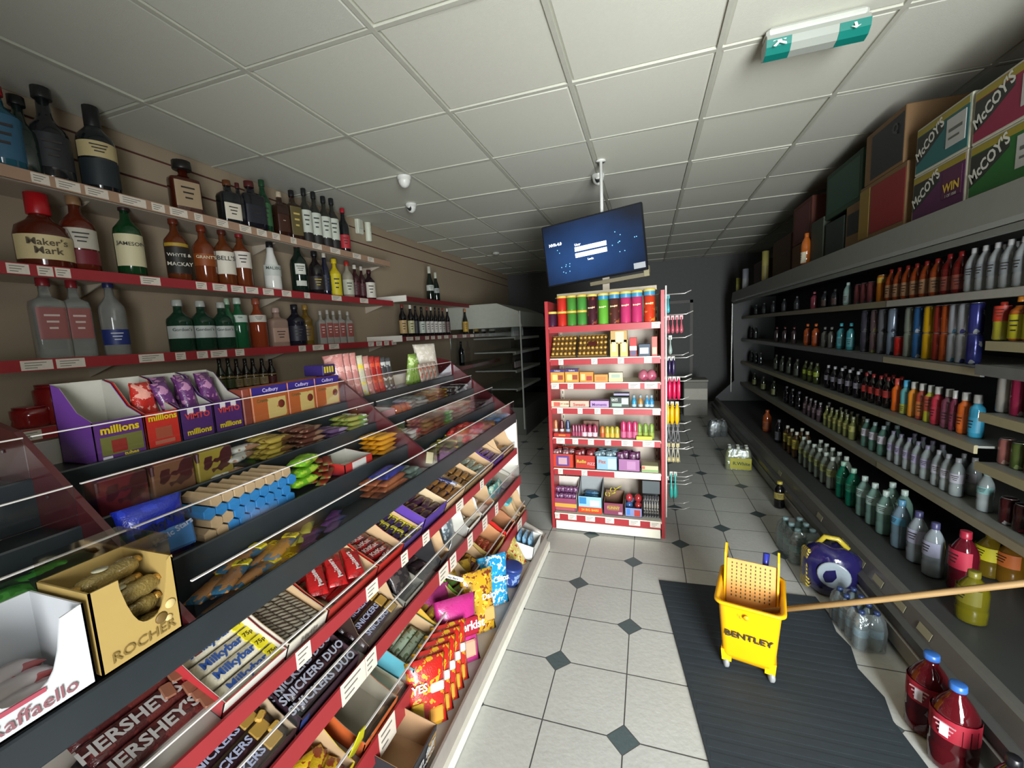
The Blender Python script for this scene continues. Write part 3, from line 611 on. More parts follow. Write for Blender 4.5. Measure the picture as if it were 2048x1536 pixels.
th = [
 (112, 552, 50, 'square', '#cfd2cc', '#7c1c22', dict(tr=.75, lab='#8e5350', lz=(.24, .62), tcol='#c9b7ae', dep=.8), 'vodka_bottle', 'clear vodka bottle with red cap, nearest of two'),
 (167, 557, 42, 'square', '#cfd2cc', '#7c1c22', dict(tr=.75, lab='#8e5350', lz=(.24, .62), tcol='#c9b7ae', dep=.8), 'vodka_bottle', 'clear vodka bottle with red cap, second of two'),
 (238, 557, 42, 'spirit', '#d2d5d2', '#20244c', dict(tr=.75, lab='#23306e', lz=(.14, .34), tcol='#c8ccd8'), 'vodka_bottle', 'clear bottle with blue cap and low blue label'),
 (367, 600, 44, 'spirit', '#1f3f2e', '#a9aaa4', dict(tr=.25, lab='#b9bdb9', lz=(.26, .5), text="Gordon's", tcol='#4a4e4c'), 'gin_bottle', 'green gin bottle with white label, nearest of three'),
 (412, 602, 42, 'spirit', '#1f3f2e', '#a9aaa4', dict(tr=.25, lab='#b9bdb9', lz=(.26, .5), text="Gordon's", tcol='#4a4e4c'), 'gin_bottle', 'green gin bottle with white label, second of three'),
 (452, 605, 38, 'spirit', '#1f3f2e', '#a9aaa4', dict(tr=.25, lab='#b9bdb9', lz=(.26, .5), text="Gordon's", tcol='#4a4e4c'), 'gin_bottle', 'green gin bottle with white label, third of three'),
 (465, 597, 24, 'spirit', '#1d5032', '#9bb09a', dict(), 'gin_bottle', 'plain green bottle between the gin bottles'),
 (485, 596, 30, 'wine', '#1f5a38', '#b2bdb0', dict(tr=.2, lab='#bcc6bc', lz=(.52, .66), capr=.46, text='Gin', tcol='#2d5a3c'), 'gin_bottle', 'slender ribbed green bottle with a high white label'),
 (522, 597, 31, 'wine', '#8a3a20', '#8a4a36', dict(tr=.2, lab='#c6bfb4', lz=(.52, .66), capr=.46), 'pink_gin_bottle', 'slender orange-pink bottle with a high white label'),
 (559, 616, 36, 'square', '#a98c7c', '#a98f86', dict(tr=.4, dep=.8, lab='#a48474'), 'pink_gin_bottle', 'short square pale pink bottle'),
 (596, 609, 36, 'spirit', '#181722', '#1c1a22', dict(lab='#201f2c', capr=.36), 'liqueur_bottle', 'wide shouldered black bottle'),
 (617, 610, 26, 'spirit', '#5e4718', '#8a6a2e', dict(lab='#6e541e'), 'brandy_bottle', 'gold topped brown bottle right of the black one')]
for i, bx in enumerate((646, 660, 672, 685, 700)):
    th.append((bx, [622, 620, 622, 621, 623][i], 15, 'square', '#a9a59c', '#a8a29a', dict(tr=.35, lab='#8c4a44', lz=(.2, .62), tcol='#d3c4bc'), 'vodka_bottle', nth(i, 5)+' of five small clear bottles with red labels'))
wall_row(1.62, -2.88, th, 'on the third left wall shelf', 'bottles on the third wall shelf')
lo = []
for i, (bx, ty) in enumerate(((447, 717), (464, 717), (480, 718), (497, 717), (512, 717), (530, 717), (547, 718))):
    lo.append((bx, ty, 17, 'beer', '#1d2412' if i < 2 else '#170f0c', '#181510', dict(lab=['#3c4a26', '#3c4a26', '#8a7650', '#8a7650', '#8a7650', '#a08a62', '#5c2420'][i], lz=(.2, .44), lab2='#8a7448', lz2=(.47, .52)), 'beer_bottle', nth(i, 7)+' of seven dark beer bottles behind the sweet boxes'))
wall_row(1.29, -2.88, lo, 'on the lowest left wall shelf', 'beer bottles on the lowest wall shelf')
RJ = '#8a1a1c'
for i, (bx, ty, wp, kind, lab) in enumerate(((118, 768, 58, 'jar', 'tall red plastic jar on the lowest wall shelf left of the purple sweet box'), (66, 813, 56, 'jar', 'short red plastic jar on the lowest wall shelf at the far left'))):
    y = yat(bx, -2.9, 1.29); dpt = (Vector((-2.9, y, 1.29))-CAM).dot(_fw); r = .5*wp*dpt/CF; h = zat(-2.9, y, ty)-1.29
    def mk():
        o = root('plastic_jar'); MB().lathe([(r*.92, 0), (r, .02), (r*.95, h*.4), (r, h*.5), (r, h*.86), (r*.8, h*.92)], mat(RJ, .12, tr=.15, coat=.5), n=18).obj('body', o)
        MB().lathe([(r*.85, h*.9), (r*.86, h), (r*.8, h)], mat('#7a1418', .25, coat=.4), n=18).obj('lid', o); return o
    place(('jar', i), mk, (-2.9, y, 1.291), PI/2, lab, 'jar')
# farther bay
t1 = [(862, 533, 16, 'bubbly', '#101a15', '#b5b6a6', dict(lab='#b0b4ae', lz=(.3, .46), capz=.8, capr=.42), 'sparkling_wine_bottle', 'nearer of two dark sparkling wine bottles alone on the farther top shelf'),
      (874, 545, 14, 'bubbly', '#101a15', '#b5b6a6', dict(lab='#8e9390', lz=(.3, .46), capz=.8, capr=.42), 'sparkling_wine_bottle', 'farther of two dark sparkling wine bottles alone on the farther top shelf')]
wall_row(2.135, -2.86, t1, '', 'sparkling wine')
t2 = []
for i, (bx, ty, wp, lc) in enumerate(((808, 608, 16, '#b89a68'), (824, 610, 14, '#b9b48a'), (834, 612, 12, '#2a2a33'), (846, 614, 13, '#b8c0b4'), (857, 614, 9, '#b9b4ac'), (865, 614, 9, '#b9b4ac'), (873, 615, 9, '#b9b4ac'), (881, 616, 9, '#b9b4ac'), (888, 616, 9, '#8a847c'), (897, 617, 10, '#5a4744'),
                                    (932, 618, 12, '#a8842c'), (952, 620, 12, '#b8903a'), (967, 624, 10, '#b7b6b2'), (984, 624, 14, '#aeb0a0'))):
    kd = 'bubbly' if 930 <= bx <= 955 else 'wine'
    t2.append((bx, ty, wp, kd, '#141a14' if kd == 'bubbly' else '#120f12', '#a06a3a' if kd == 'bubbly' else ['#6b2a26', '#c6c4bc', '#141414', '#141414'][i % 4], dict(lab=lc, lz=(.1, .5)), 'wine_bottle',
               (nth(i, 10) if i < 10 else nth(i-10, 4))+(' in the run of dark wine bottles on the farther bay shelf' if i < 10 else ' in the group of four at the far end of the wine shelf')))
wall_row(1.66, -2.76, t2, '', 'wine bottles in the farther bay')
for i, (px, z, ty, xx) in enumerate(((948, 1.16, 683, -2.85), (978, 1.16, 683, -2.85))):
    y = min(yat(px, xx, z), 6.12); h = max(.26, zat(xx, y, ty)-z)
    place(('bx', i), lambda: bottle('wine_bottle', 'wine', h, .045, '#11161a', '#1a1a1a', lab='#3b4340'), (xx, y, z+.001), PI/2, ['lone dark bottle on the low farther shelf above the acrylic rack end', 'second dark bottle on the low farther shelf, beside the glass cooler'][i], 'bottle')
for i in range(5): place('cbot', lambda: bottle('wine_bottle', 'wine', .27, .036, '#1a1a20', '#8f8f90', lab='#9a8c90', n=10), (-2.05, 6.4+.09*i, 1.05), PI/2, nth(i, 5)+' of five dark bottles on the glass-ended cooler shelf', 'bottle', 'bottles in the glass-ended cooler')
for i in range(6): place('cbot2', lambda: bottle('water_bottle', 'pet', .2, .03, '#8c9692', '#b5b7b4', lab='#a5aaa8', n=10), (-2.05, 6.4+.1*i, 1.58), PI/2, nth(i, 6)+' of six pale bottles on the upper shelf of the glass-ended cooler', 'bottle', 'bottles in the glass-ended cooler')
# ================================================================ drinks in the chiller, colours lowered to carry its shade
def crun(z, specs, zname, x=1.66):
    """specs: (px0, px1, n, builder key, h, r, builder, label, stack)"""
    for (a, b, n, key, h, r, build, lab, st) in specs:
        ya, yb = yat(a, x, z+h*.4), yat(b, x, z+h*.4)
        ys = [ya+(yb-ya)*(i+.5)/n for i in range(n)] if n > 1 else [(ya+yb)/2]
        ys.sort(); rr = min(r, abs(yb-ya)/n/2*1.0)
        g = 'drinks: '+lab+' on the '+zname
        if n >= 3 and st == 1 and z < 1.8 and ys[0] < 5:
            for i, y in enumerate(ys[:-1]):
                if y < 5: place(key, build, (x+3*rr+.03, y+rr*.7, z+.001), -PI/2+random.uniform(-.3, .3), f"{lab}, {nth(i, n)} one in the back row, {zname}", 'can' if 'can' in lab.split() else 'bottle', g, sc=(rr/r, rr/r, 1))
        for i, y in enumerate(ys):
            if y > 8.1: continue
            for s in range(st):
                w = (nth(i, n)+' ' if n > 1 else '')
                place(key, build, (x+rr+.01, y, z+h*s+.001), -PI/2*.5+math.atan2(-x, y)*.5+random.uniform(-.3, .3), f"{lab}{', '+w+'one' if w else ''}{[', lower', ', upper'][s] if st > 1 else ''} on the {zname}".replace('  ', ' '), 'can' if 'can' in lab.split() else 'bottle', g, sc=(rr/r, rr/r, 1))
def B(*a, **k): return lambda: bottle(*a, **k)
def K(*a, **k): return lambda: can(*a, **k)
crun(1.745, [
 (2100, 1915, 7, 'c1', .235, .034, B('water_bottle', 'big', .235, .034, '#8f9494', '#9c9c9c', lab='#7f8588', lz=(.3, .6)), 'grey-white bottle', 1),
 (1912, 1868, 2, 'c2', .235, .037, B('squash_bottle', 'pet', .235, .037, '#5b1512', '#6e1414', lab='#7d4034', lz=(.1, .45)), 'dark red bottle', 1),
 (1866, 1760, 6, 'c3', .225, .034, B('squash_bottle', 'pet', .225, .034, '#7a3312', '#6b1a14', lab='#8e6a4c', lz=(.1, .5)), 'amber bottle with tan label', 1),
 (1758, 1742, 1, 'c4', .2, .033, K('energy_can', .2, .033, '#a8651c', band=('#a98a3a', .7, .9)), 'orange can', 1),
 (1738, 1700, 3, 'c5', .165, .033, K('beer_can', .165, .033, '#6f3a3c', '#5b5c60'), 'maroon can', 1),
 (1694, 1674, 1, 'c6', .2, .033, B('water_bottle', 'pet', .2, .033, '#7f9a92', '#a5b5ae', lab='#8a9c96'), 'pale green bottle', 1),
 (1670, 1630, 2, 'c7', .165, .033, B('water_bottle', 'pet', .165, .03, '#26282a', '#3a3c3e', lab='#54423c'), 'dark bottle', 1),
 (1626, 1612, 1, 'c8', .18, .033, B('milkshake_bottle', 'sport', .18, .033, '#7a3440', '#8a4a54'), 'pink bottle', 1),
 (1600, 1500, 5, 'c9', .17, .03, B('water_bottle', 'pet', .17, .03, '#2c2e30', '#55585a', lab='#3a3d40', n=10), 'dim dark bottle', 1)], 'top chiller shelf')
cans = [(1938, 1918, '#2b2f6a', '#8d9094', 'blue and silver can'), (1916, 1898, '#8e9296', '#31346a', 'silver can with blue mark'), (1897, 1882, '#8f9499', '#3f6a86', 'silver and pale blue can'), (1881, 1868, '#96451c', None, 'dark orange can'), (1866, 1854, '#7c2a1e', None, 'brick red can'),
        (1850, 1830, '#b08a12', None, 'yellow can'), (1828, 1813, '#27507a', '#8b95a0', 'blue can'), (1811, 1795, '#6c7368', None, 'grey-green can'), (1778, 1762, '#5e6a78', '#2c3440', 'steel blue can'), (1758, 1744, '#54565a', '#2c2a30', 'dark grey can'), (1742, 1730, '#57484a', '#6b6a3a', 'brown can'), (1728, 1708, '#3c3a44', '#55555c', 'charcoal can')]
crun(1.353, [(a, b, 1, 'k'+l, .166, .031, K('energy_can', .166, .031, c, c2), l, 2) for a, b, c, c2, l in cans]+[
 (1793, 1777, 1, 'kr', .135, .03, K('energy_can', .135, .03, '#a3221c', '#8a3a34'), 'small bright red can', 1),
 (1700, 1662, 2, 'kt', .235, .033, B('sports_bottle', 'sport', .235, .033, '#2f6e74', '#2e7f88', lab='#3f7f86'), 'teal sports bottle', 1),
 (1660, 1634, 2, 'kg', .2, .03, B('sports_bottle', 'sport', .2, .03, '#4a4a46', '#5f605c'), 'grey sports bottle', 1),
 (1630, 1598, 2, 'ko', .235, .035, B('sports_bottle', 'sport', .235, .035, '#8a3c16', '#9a4a20', lab='#94421a'), 'orange sports bottle', 1),
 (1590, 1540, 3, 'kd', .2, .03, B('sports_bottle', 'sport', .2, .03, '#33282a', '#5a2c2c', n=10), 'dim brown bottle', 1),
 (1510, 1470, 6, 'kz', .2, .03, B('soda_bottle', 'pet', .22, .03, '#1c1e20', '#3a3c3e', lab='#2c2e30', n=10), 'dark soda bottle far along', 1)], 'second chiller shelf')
caps = '#9a9a96'
juice = [('#9a2a38', '#9a9a96', 'red juice bottle'), ('#6a3a4a', caps, 'plum juice bottle'), ('#64283c', caps, 'dark pink juice bottle'), ('#b5561c', caps, 'orange juice bottle'), ('#2f7f9c', caps, 'blue juice bottle')]
px = [(1868, 1848), (1888, 1869), (1899, 1889), (1921, 1900), (1945, 1922)]
crun(.957, [(1850, 1837, 1, 'j0', .235, .031, B('juice_bottle', 'sport', .235, .031, '#9c9a2c', caps, capz=.8, capr=.5, lab='#8a3a2a', lz=(.3, .7)), 'yellow-green juice bottle', 1)]+
 [(b, a, 1, 'j'+l, .235, .032, B('juice_bottle', 'sport', .235, .032, c, k, capz=.8, capr=.55, lab=c, tcol='#2a2022'), l, 1) for (a, b), (c, k, l) in zip(px, juice)]+[
 (1836, 1820, 1, 'j6', .235, .031, B('juice_bottle', 'sport', .235, .031, '#8e3c2c', caps, capz=.8, capr=.55, lab='#a05a2c', lz=(.1, .5)), 'coral juice bottle', 1),
 (1818, 1806, 1, 'j7', .235, .031, B('juice_bottle', 'sport', .235, .031, '#c07a24', caps, capz=.8, capr=.55), 'amber juice bottle', 1),
 (1804, 1790, 1, 'j8', .235, .031, B('juice_bottle', 'sport', .235, .031, '#4c8a8c', '#3f8fb0', capz=.8, capr=.55, lab='#8a8c3a', lz=(.02, .3)), 'turquoise juice bottle', 1),
 (1788, 1772, 1, 'j9', .235, .031, B('juice_bottle', 'sport', .235, .031, '#b55216', '#a03c34', capz=.8, capr=.55), 'bright orange juice bottle with red cap', 1),
 (1770, 1714, 4, 'j10', .23, .033, B('cola_bottle', 'pet', .23, .033, '#120c0c', '#6e1a1a', lab='#8e2420', lz=(.34, .56)), 'cola bottle with red label', 1),
 (1712, 1640, 5, 'j11', .225, .033, B('cola_bottle', 'pet', .225, .033, '#121014', '#8d8d90', lab='#6c6a74', lz=(.36, .56)), 'cola bottle with grey label', 1),
 (1630, 1598, 3, 'j12', .22, .033, B('soda_bottle', 'pet', .22, .033, '#2a3214', '#4a4a3a', lab='#7a8a26', lz=(.36, .56)), 'lime soda bottle', 1),
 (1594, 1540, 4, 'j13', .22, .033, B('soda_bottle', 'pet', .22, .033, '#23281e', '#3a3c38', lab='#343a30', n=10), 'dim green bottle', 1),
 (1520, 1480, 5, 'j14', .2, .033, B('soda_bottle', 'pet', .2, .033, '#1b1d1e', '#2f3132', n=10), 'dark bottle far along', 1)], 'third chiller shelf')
W = '#a9b5b5'
crun(.582, [
 (1962, 1938, 1, 'w0', .22, .033, B('water_bottle', 'pet', .22, .033, W, '#7f9c9c', tr=.5, lab='#6c9896', lz=(.45, .62)), 'single clear water bottle with pale green label', 1),
 (1905, 1850, 3, 'w1', .225, .033, B('water_bottle', 'pet', .225, .033, W, '#8c8f92', tr=.5, lab='#9a9aa4', lz=(.36, .6)), 'clear water bottle with grey label', 1),
 (1846, 1764, 5, 'w2', .225, .033, B('water_bottle', 'pet', .225, .033, W, '#6c6a7c', tr=.5, lab='#8a86a0', lz=(.36, .6)), 'clear water bottle with lilac label', 1),
 (1760, 1712, 3, 'w3', .23, .036, B('water_bottle', 'pet', .23, .036, '#4c6e62', '#7c8a8a', tr=.3, lab='#a2a0a8', lz=(.4, .66)), 'green-tinted water bottle with white label', 1),
 (1700, 1640, 6, 'w4', .2, .031, B('tonic_bottle', 'beer', .2, .031, '#5e6236', '#7a7a64', lab='#8a8a4a', lz=(.35, .6)), 'small yellow-green bottle', 1),
 (1636, 1600, 4, 'w5', .2, .031, B('tonic_bottle', 'beer', .2, .031, '#3c3036', '#7c7c7c', lab='#6a5a60', lz=(.35, .6)), 'small brown bottle', 1),
 (1596, 1560, 3, 'w6', .22, .035, B('cola_bottle', 'pet', .22, .035, '#0f0d10', '#55555a'), 'black cola bottle', 1),
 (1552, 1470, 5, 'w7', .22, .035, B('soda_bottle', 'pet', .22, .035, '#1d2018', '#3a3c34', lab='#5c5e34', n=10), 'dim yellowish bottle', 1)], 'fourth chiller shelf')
crun(.236, [
 (1858, 1796, 2, 'd1', .3, .045, B('water_bottle', 'big', .3, .045, '#8f9aa0', '#3a3a5c', tr=.35, lab='#9497ac', lz=(.4, .66)), 'big water bottle with lilac label', 1),
 (1794, 1764, 1, 'd2', .3, .045, B('water_bottle', 'big', .3, .045, '#6c8290', '#4a7a96', tr=.3, lab='#4c86a4', lz=(.5, .66)), 'big water bottle with blue label', 1),
 (1760, 1700, 3, 'd3', .29, .045, B('water_bottle', 'big', .29, .045, '#6b8a80', '#98a8a2', tr=.3, lab='#8aa39c', lz=(.5, .7)), 'big pale green water bottle', 1),
 (1698, 1660, 2, 'd4', .29, .045, B('water_bottle', 'big', .29, .045, '#14614a', '#7c9c8c', tr=.25, lab='#1f6e54', lz=(.4, .6)), 'big emerald green bottle', 1),
 (1656, 1590, 6, 'd5', .27, .042, B('lemonade_bottle', 'big', .27, .042, '#5a6258', '#9aa39c', lab='#7c8450', lz=(.4, .62)), 'lemonade bottle with white cap', 1),
 (1586, 1560, 3, 'd6', .27, .04, B('soda_bottle', 'big', .27, .04, '#3a2a18', '#a3a396', lab='#8a8034', lz=(.35, .7)), 'soda bottle with tall yellow label', 1),
 (1556, 1540, 1, 'd7', .27, .04, B('cola_bottle', 'big', .27, .04, '#101014', '#4a4a4c', lab='#55555a'), 'black bottle with grey label', 1),
 (1536, 1512, 1, 'd8', .28, .05, B('soda_bottle', 'big', .28, .05, '#7a3a18', '#7a3a18', lab='#8a4a2a'), 'amber-orange bottle standing apart', 1)], 'chiller floor deck', x=1.4)
for i, (px_, py_, ty, c, lc, lab, k) in enumerate(((1922, 1180, 1062, '#4c0d18', '#a3263c', 'big dark red bottle with pink label lowest in the chiller near the mop handle', '#8d1c30'), (1975, 1150, 1070, '#5b4a10', '#b5ab1c', 'big bottle with bright yellow label between the red and orange ones', '#6a5a16'), (2018, 1165, 1080, '#6a4a12', '#b8622a', 'big bottle with orange label at the right edge of the chiller floor', '#7a5418'), (1940, 1240, 1170, '#55500e', '#5f5a14', 'big olive bottle half hidden below the mop handle', '#6a6420'))):
    P = at(px_, py_, Z, .236); h = max(.24, min(.33, zat(P.x, P.y, ty)-.236))
    place(('dk', i), B('squash_bottle', 'big', h, .055, c, k, lab=lc, lz=(.4, .7)), (P.x, P.y, .237), -PI/2+.3, lab, 'bottle')
for i, (px_, z, n_, h, c, c2, lab) in enumerate(((2012, 1.375, 1, .2, '#8a3016', '#a5921c', 'orange and yellow bottle'), (2012, 1.489, 1, .2, '#8e3a14', '#a5981e', 'yellow juice bottle'))):
    pass
crun(1.489, [(1996, 1968, 1, 'n1', .19, .034, B('juice_bottle', 'sport', .19, .034, '#8e8a2a', '#8a2a1c', lab='#9a2c1c', lz=(.5, .9)), 'yellow bottle with red top', 1), (2060, 2000, 2, 'n2', .21, .036, B('juice_bottle', 'sport', .21, .036, '#96501a', '#a5661c', lab='#9c961c', lz=(.05, .6)), 'orange and yellow bottle', 1)], 'nearest high shelf of the chiller')
crun(1.131, [(2001, 1978, 1, 'n3', .185, .033, K('beer_can', .185, .033, '#9c9c96', '#86847e'), 'tall white can', 1), (2030, 2004, 1, 'n4', .185, .033, K('beer_can', .185, .033, '#8a2444', '#a58a92'), 'tall crimson can', 1), (2060, 2034, 1, 'n5', .185, .033, K('beer_can', .185, .033, '#242a2c', '#5c5c60'), 'tall black can', 1)], 'middle near shelf of the chiller')
crun(.876, [(2002, 1982, 1, 'n6', .13, .033, K('soft_drink_can', .13, .033, '#8c5a54', '#a88a80'), 'pink can', 1), (2030, 2005, 1, 'n7', .13, .033, K('soft_drink_can', .13, .033, '#4a5a2c', '#7a8a5a'), 'green can', 1), (2060, 2032, 1, 'n8', .13, .033, K('soft_drink_can', .13, .033, '#7a2038', '#923a50'), 'magenta can', 1)], 'lower near shelf of the chiller')
crun(.582, [(2005, 1984, 1, 'n9', .135, .036, K('soft_drink_can', .135, .036, '#3a1416', '#8a8a8a'), 'dark red cola can', 1), (2060, 2010, 2, 'n10', .135, .036, K('soft_drink_can', .135, .036, '#26100f', '#6c1c1c'), 'black and red cola can', 1)], 'fourth chiller shelf near end')
# ---------------------------------------------------------------- cartons stored on top of the chiller
def carton(name, y0, y1, z0, z1, c, label, x0=1.5, d=.36, panel=None, border=None, words=None, rz=0, edge=None):
    o = root(name); w, h = y1-y0, z1-z0; o.location = (x0, (y0+y1)/2, z0+.001); o.rotation_euler = (0, 0, -PI/2+rz)
    MB().box(-w/2, w/2, 0, d, 0, h, mat(c, .65, var=.08, sc=8), .004).obj('carton', o)
    MB().box(-w/2+.01, w/2-.01, .16, .2, h, h+.001, mat('#8a7a5c', .4)).obj('tape', o)
    if panel:
        for k, (a, b, e, f, pc) in enumerate(panel): MB().box(-w/2+a*w, -w/2+b*w, -.0015-.0006*k, 0, e*h, f*h, mat(pc, .5, var=.05)).obj('printed_panel', o)
    if words:
        for (t, sx, sz, size, col, an) in words: txt(t, size, mat(col, .5), o, (-w/2+sx*w, -.008, sz*h), rot=(PI/2, an, 0), bold=.02)
    tag(o, label, 'box'); return o
CK = '#6e5334'
def crisp(y0, y1, z0, z1, c, lab, win=False):
    o = carton('crisp_carton', y0, y1, z0, z1, '#b3b1a0', lab)
    w, h = y1-y0, z1-z0
    f = MB()
    f.box(-w/2+.012, w/2-.012, -.002, 0, .012, h-.012, mat(c, .5, var=.06)); f.obj('printed_panel', o)
    MB().box(-w/2+.012, w/2-.012, -.003, -.002, h-.045, h-.014, mat('#8b7c22', .5)).obj('top_band', o)
    MB().prism([(-w/2+.012, h*.22), (-w/2+.1, h*.36), (-w/2+.24, h*.66), (-w/2+.24, h-.05), (-w/2+.012, h-.05)], -.003, -.002, mat('#23261f', .5)).obj('black_flash', o)
    txt("McCOY'S", .078, mat('#c9c9c0', .5), o, (-w/2+.125, -.004, h*.6), rot=(PI/2, -.5, 0), bold=.03, squash=.8)
    p = MB().box(w/2-.17, w/2-.03, -.004, -.002, h*.22, h-.06, mat('#a9a9a6' if not win else '#4b1c3c', .5)); p = p.obj('printed_panel', o)
    if win: txt('WIN', .06, mat('#c9a93c', .5), o, (w/2-.1, -.006, h*.42), bold=.03); txt('1 OF 1000', .02, mat('#b8b8b0', .5), o, (w/2-.1, -.006, h*.26), bold=.02)
    else: MB().box(w/2-.15, w/2-.05, -.005, -.004, h*.5, h*.56, mat('#55564f', .5)).box(w/2-.15, w/2-.07, -.005, -.004, h*.36, h*.4, mat('#55564f', .5)).obj('print', p)
crisp(2.735, 3.175, 2.176, 2.43, '#4a1c44', 'purple crisp carton on the chiller top, lower one by the red carton', True)
crisp(2.735, 3.17, 2.432, 2.69, '#1f5a5c', 'teal crisp carton stacked on the purple one above the chiller')
crisp(2.27, 2.72, 2.176, 2.425, '#1c5a22', 'green crisp carton at the right picture edge on the chiller')
crisp(2.27, 2.72, 2.427, 2.67, '#7c1638', 'magenta crisp carton stacked on the green one')
crisp(1.8, 2.255, 2.176, 2.43, '#7c1638', 'crisp carton third from the red one along the chiller top')
for k in range(4): carton('drinks_carton', -.28+.52*k, .23+.52*k, 2.176, 2.9, CK, ['first', 'second', 'third', 'fourth'][k]+' added tall brown carton from the shop front, unseen, blocking light above the chiller')  # unseen cartons added to keep window light off the chiller and ceiling corner
carton('drinks_carton', 3.25, 3.83, 2.176, 2.56, CK, 'red printed brown carton beside the purple crisp carton', panel=[(.28, .98, .1, .92, '#7a1a18'), (.0, .24, .06, .94, '#7a6224')])
carton('drinks_carton', 3.3, 3.78, 2.562, 2.9, CK, 'black printed carton stacked highest on the red one', panel=[(.18, .98, .06, .9, '#17181c')], words=[('Q', .8, .7, .08, '#3c3a40', 0)])
carton('drinks_carton', 3.86, 4.1, 2.176, 2.5, CK, 'narrow brown carton with black square behind the red carton', panel=[(.1, .9, .3, .8, '#161a18')], x0=1.52)
carton('drinks_carton', 4.14, 4.5, 2.176, 2.46, '#25302c', 'dark green-black carton low on the chiller', x0=1.52)
carton('drinks_carton', 3.9, 4.55, 2.502, 2.88, '#26402e', 'large green carton stacked near the ceiling', x0=1.53, panel=[(.05, .95, .1, .9, '#1e4436')])
carton('drinks_carton', 4.56, 4.85, 2.176, 2.55, '#3a4034', 'grey-green carton right of the orange bottle on the chiller', x0=1.52)
carton('drinks_carton', 4.95, 5.5, 2.44, 2.84, '#5a2a1e', 'reddish brown carton stacked beyond the green one', x0=1.55, panel=[(.1, .9, .1, .9, '#5a1c1a')])
carton('drinks_carton', 4.98, 5.5, 2.176, 2.435, '#5c3a1e', 'orange-brown carton under the reddish one', x0=1.55)
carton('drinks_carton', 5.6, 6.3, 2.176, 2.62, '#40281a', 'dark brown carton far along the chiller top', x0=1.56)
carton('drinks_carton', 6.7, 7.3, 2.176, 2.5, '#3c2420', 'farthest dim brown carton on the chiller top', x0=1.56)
place('orb', B('squash_bottle', 'pet', .3, .045, '#a5561c', '#b05c1c', lab='#c4bca4', lz=(.05, .4)), (1.5, 4.9, 2.176), -PI/2, 'orange topped bottle standing between cartons on the chiller', 'bottle')
def rollt(name, h, r, c1, c2):
    o = root(name); MB().lathe([(r, 0), (r, h)], mat(c1, .6), n=14).obj('tube', o); MB().lathe([(r*1.02, h*.0), (r*1.02, h*.5)], mat(c2, .5), n=14, capb=False, capt=False).obj('wrap', o); return o
place('tubeA', lambda: rollt('card_tube', .38, .04, '#8f8648', '#7d7440'), (1.5, 6.4, 2.176), 0, 'tall yellow tube standing on the chiller before the dark cartons', 'tube')
place('tubeB', lambda: rollt('spray_can', .3, .045, '#7d8088', '#8f9092'), (1.5, 7.55, 2.176), 0, 'blue and white canister near the far end of the chiller top', 'canister')
place('tubeC', lambda: rollt('spray_can', .22, .035, '#8a8a3a', '#9a9a4c'), (1.5, 8.1, 2.176), 0, 'yellow canister farthest along the chiller top', 'canister')
# ================================================================ stock on the gondola end
def gx(px, z, y=GYF+.07):
    a = Vector((0, y, z))-CAM; k = (px-1024)/CF
    return -(a.dot(_rt)-k*a.dot(_fw))/(_rt.x-k*_fw.x)
def crisp_tube(h, r, c, top='#c9b456', cap=None, c2=None):
    o = root('crisp_tube'); MB().lathe([(r, 0), (r, .006), (r*.98, .008), (r*.98, h-.012)], mat(c, .35, var=.05, c2=c2, pat='noise', psc=25, thr=.6), n=18).obj('tube', o)
    MB().lathe([(r*1.02, h-.018), (r*1.04, h-.014), (r*1.04, h-.002), (r*.95, h)], mat(top, .4), n=18).obj('lid', o)
    if cap: MB().lathe([(r*1.0, h*.8), (r*1.0, h-.018)], mat(cap, .4), n=18, capb=False, capt=False).obj('top_band', o)
    if h > .15: MB().lathe([(r*.3, 0), (0.0005, 0.001)], mat('#d9d2cc', .5), n=6).obj('spot', o) if 0 else None; txt('Pringles', r*.42, mat('#e6dfb0', .5), o, (0, -r*1.0-.0012, h*.56), rot=(PI/2, -.15, 0), bold=.02)
    return o
tubes = [(1105, 624, .038, '#3c1630', None, None, 0, 'short dark purple crisp tube at the left end'),
 (1125, 0, .038, '#b4281c', None, None, 1, 'short red crisp tube, {} of two stacked'), (1144, 0, .038, '#3f7a2c', None, None, 1, 'short green crisp tube, {} of two stacked, left pair'), (1164.5, 0, .038, '#3f7f34', None, None, 1, 'short green crisp tube, {} of two stacked, right pair'),
 (1185, 589, .039, '#3a1420', None, '#7a3428', 0, 'tall dark maroon crisp tube'), (1207, 587, .04, '#5a9a30', '#2f7fa8', None, 0, 'tall green crisp tube with blue top'), (1229, 585, .04, '#4a2420', '#3a7ca0', '#8a4a2c', 0, 'tall brown crisp tube with blue top'),
 (1251.5, 583, .041, '#b03060', '#3a84a8', None, 0, 'tall pink crisp tube with blue top, left of two'), (1274, 581, .041, '#b03060', '#3a84a8', None, 0, 'tall pink crisp tube with blue top, right of two'), (1299, 578, .041, '#b83418', '#3a84a8', '#d07a2a', 0, 'tall red and orange crisp tube at the right end')]
for px_, ty, r, c, cap, c2, st, lab in tubes:
    x = gx(px_, 1.68)
    if st:
        for s in range(2): place(('tube', c, 's'), lambda: crisp_tube(.118, r, c, '#c9a94a'), (x, GYF+.065, 1.676+s*.119), 0, lab.format(['lower', 'upper'][s])+' on the gondola top', 'crisps', 'crisp tubes on the gondola top')
    else:
        h = zat(x, GYF+.065, ty)-1.675
        place(('tube', c, cap), lambda: crisp_tube(h, r, c, '#c9b456', cap, c2), (x, GYF+.065, 1.676), 0, lab+' on the gondola top', 'crisps', 'crisp tubes on the gondola top')
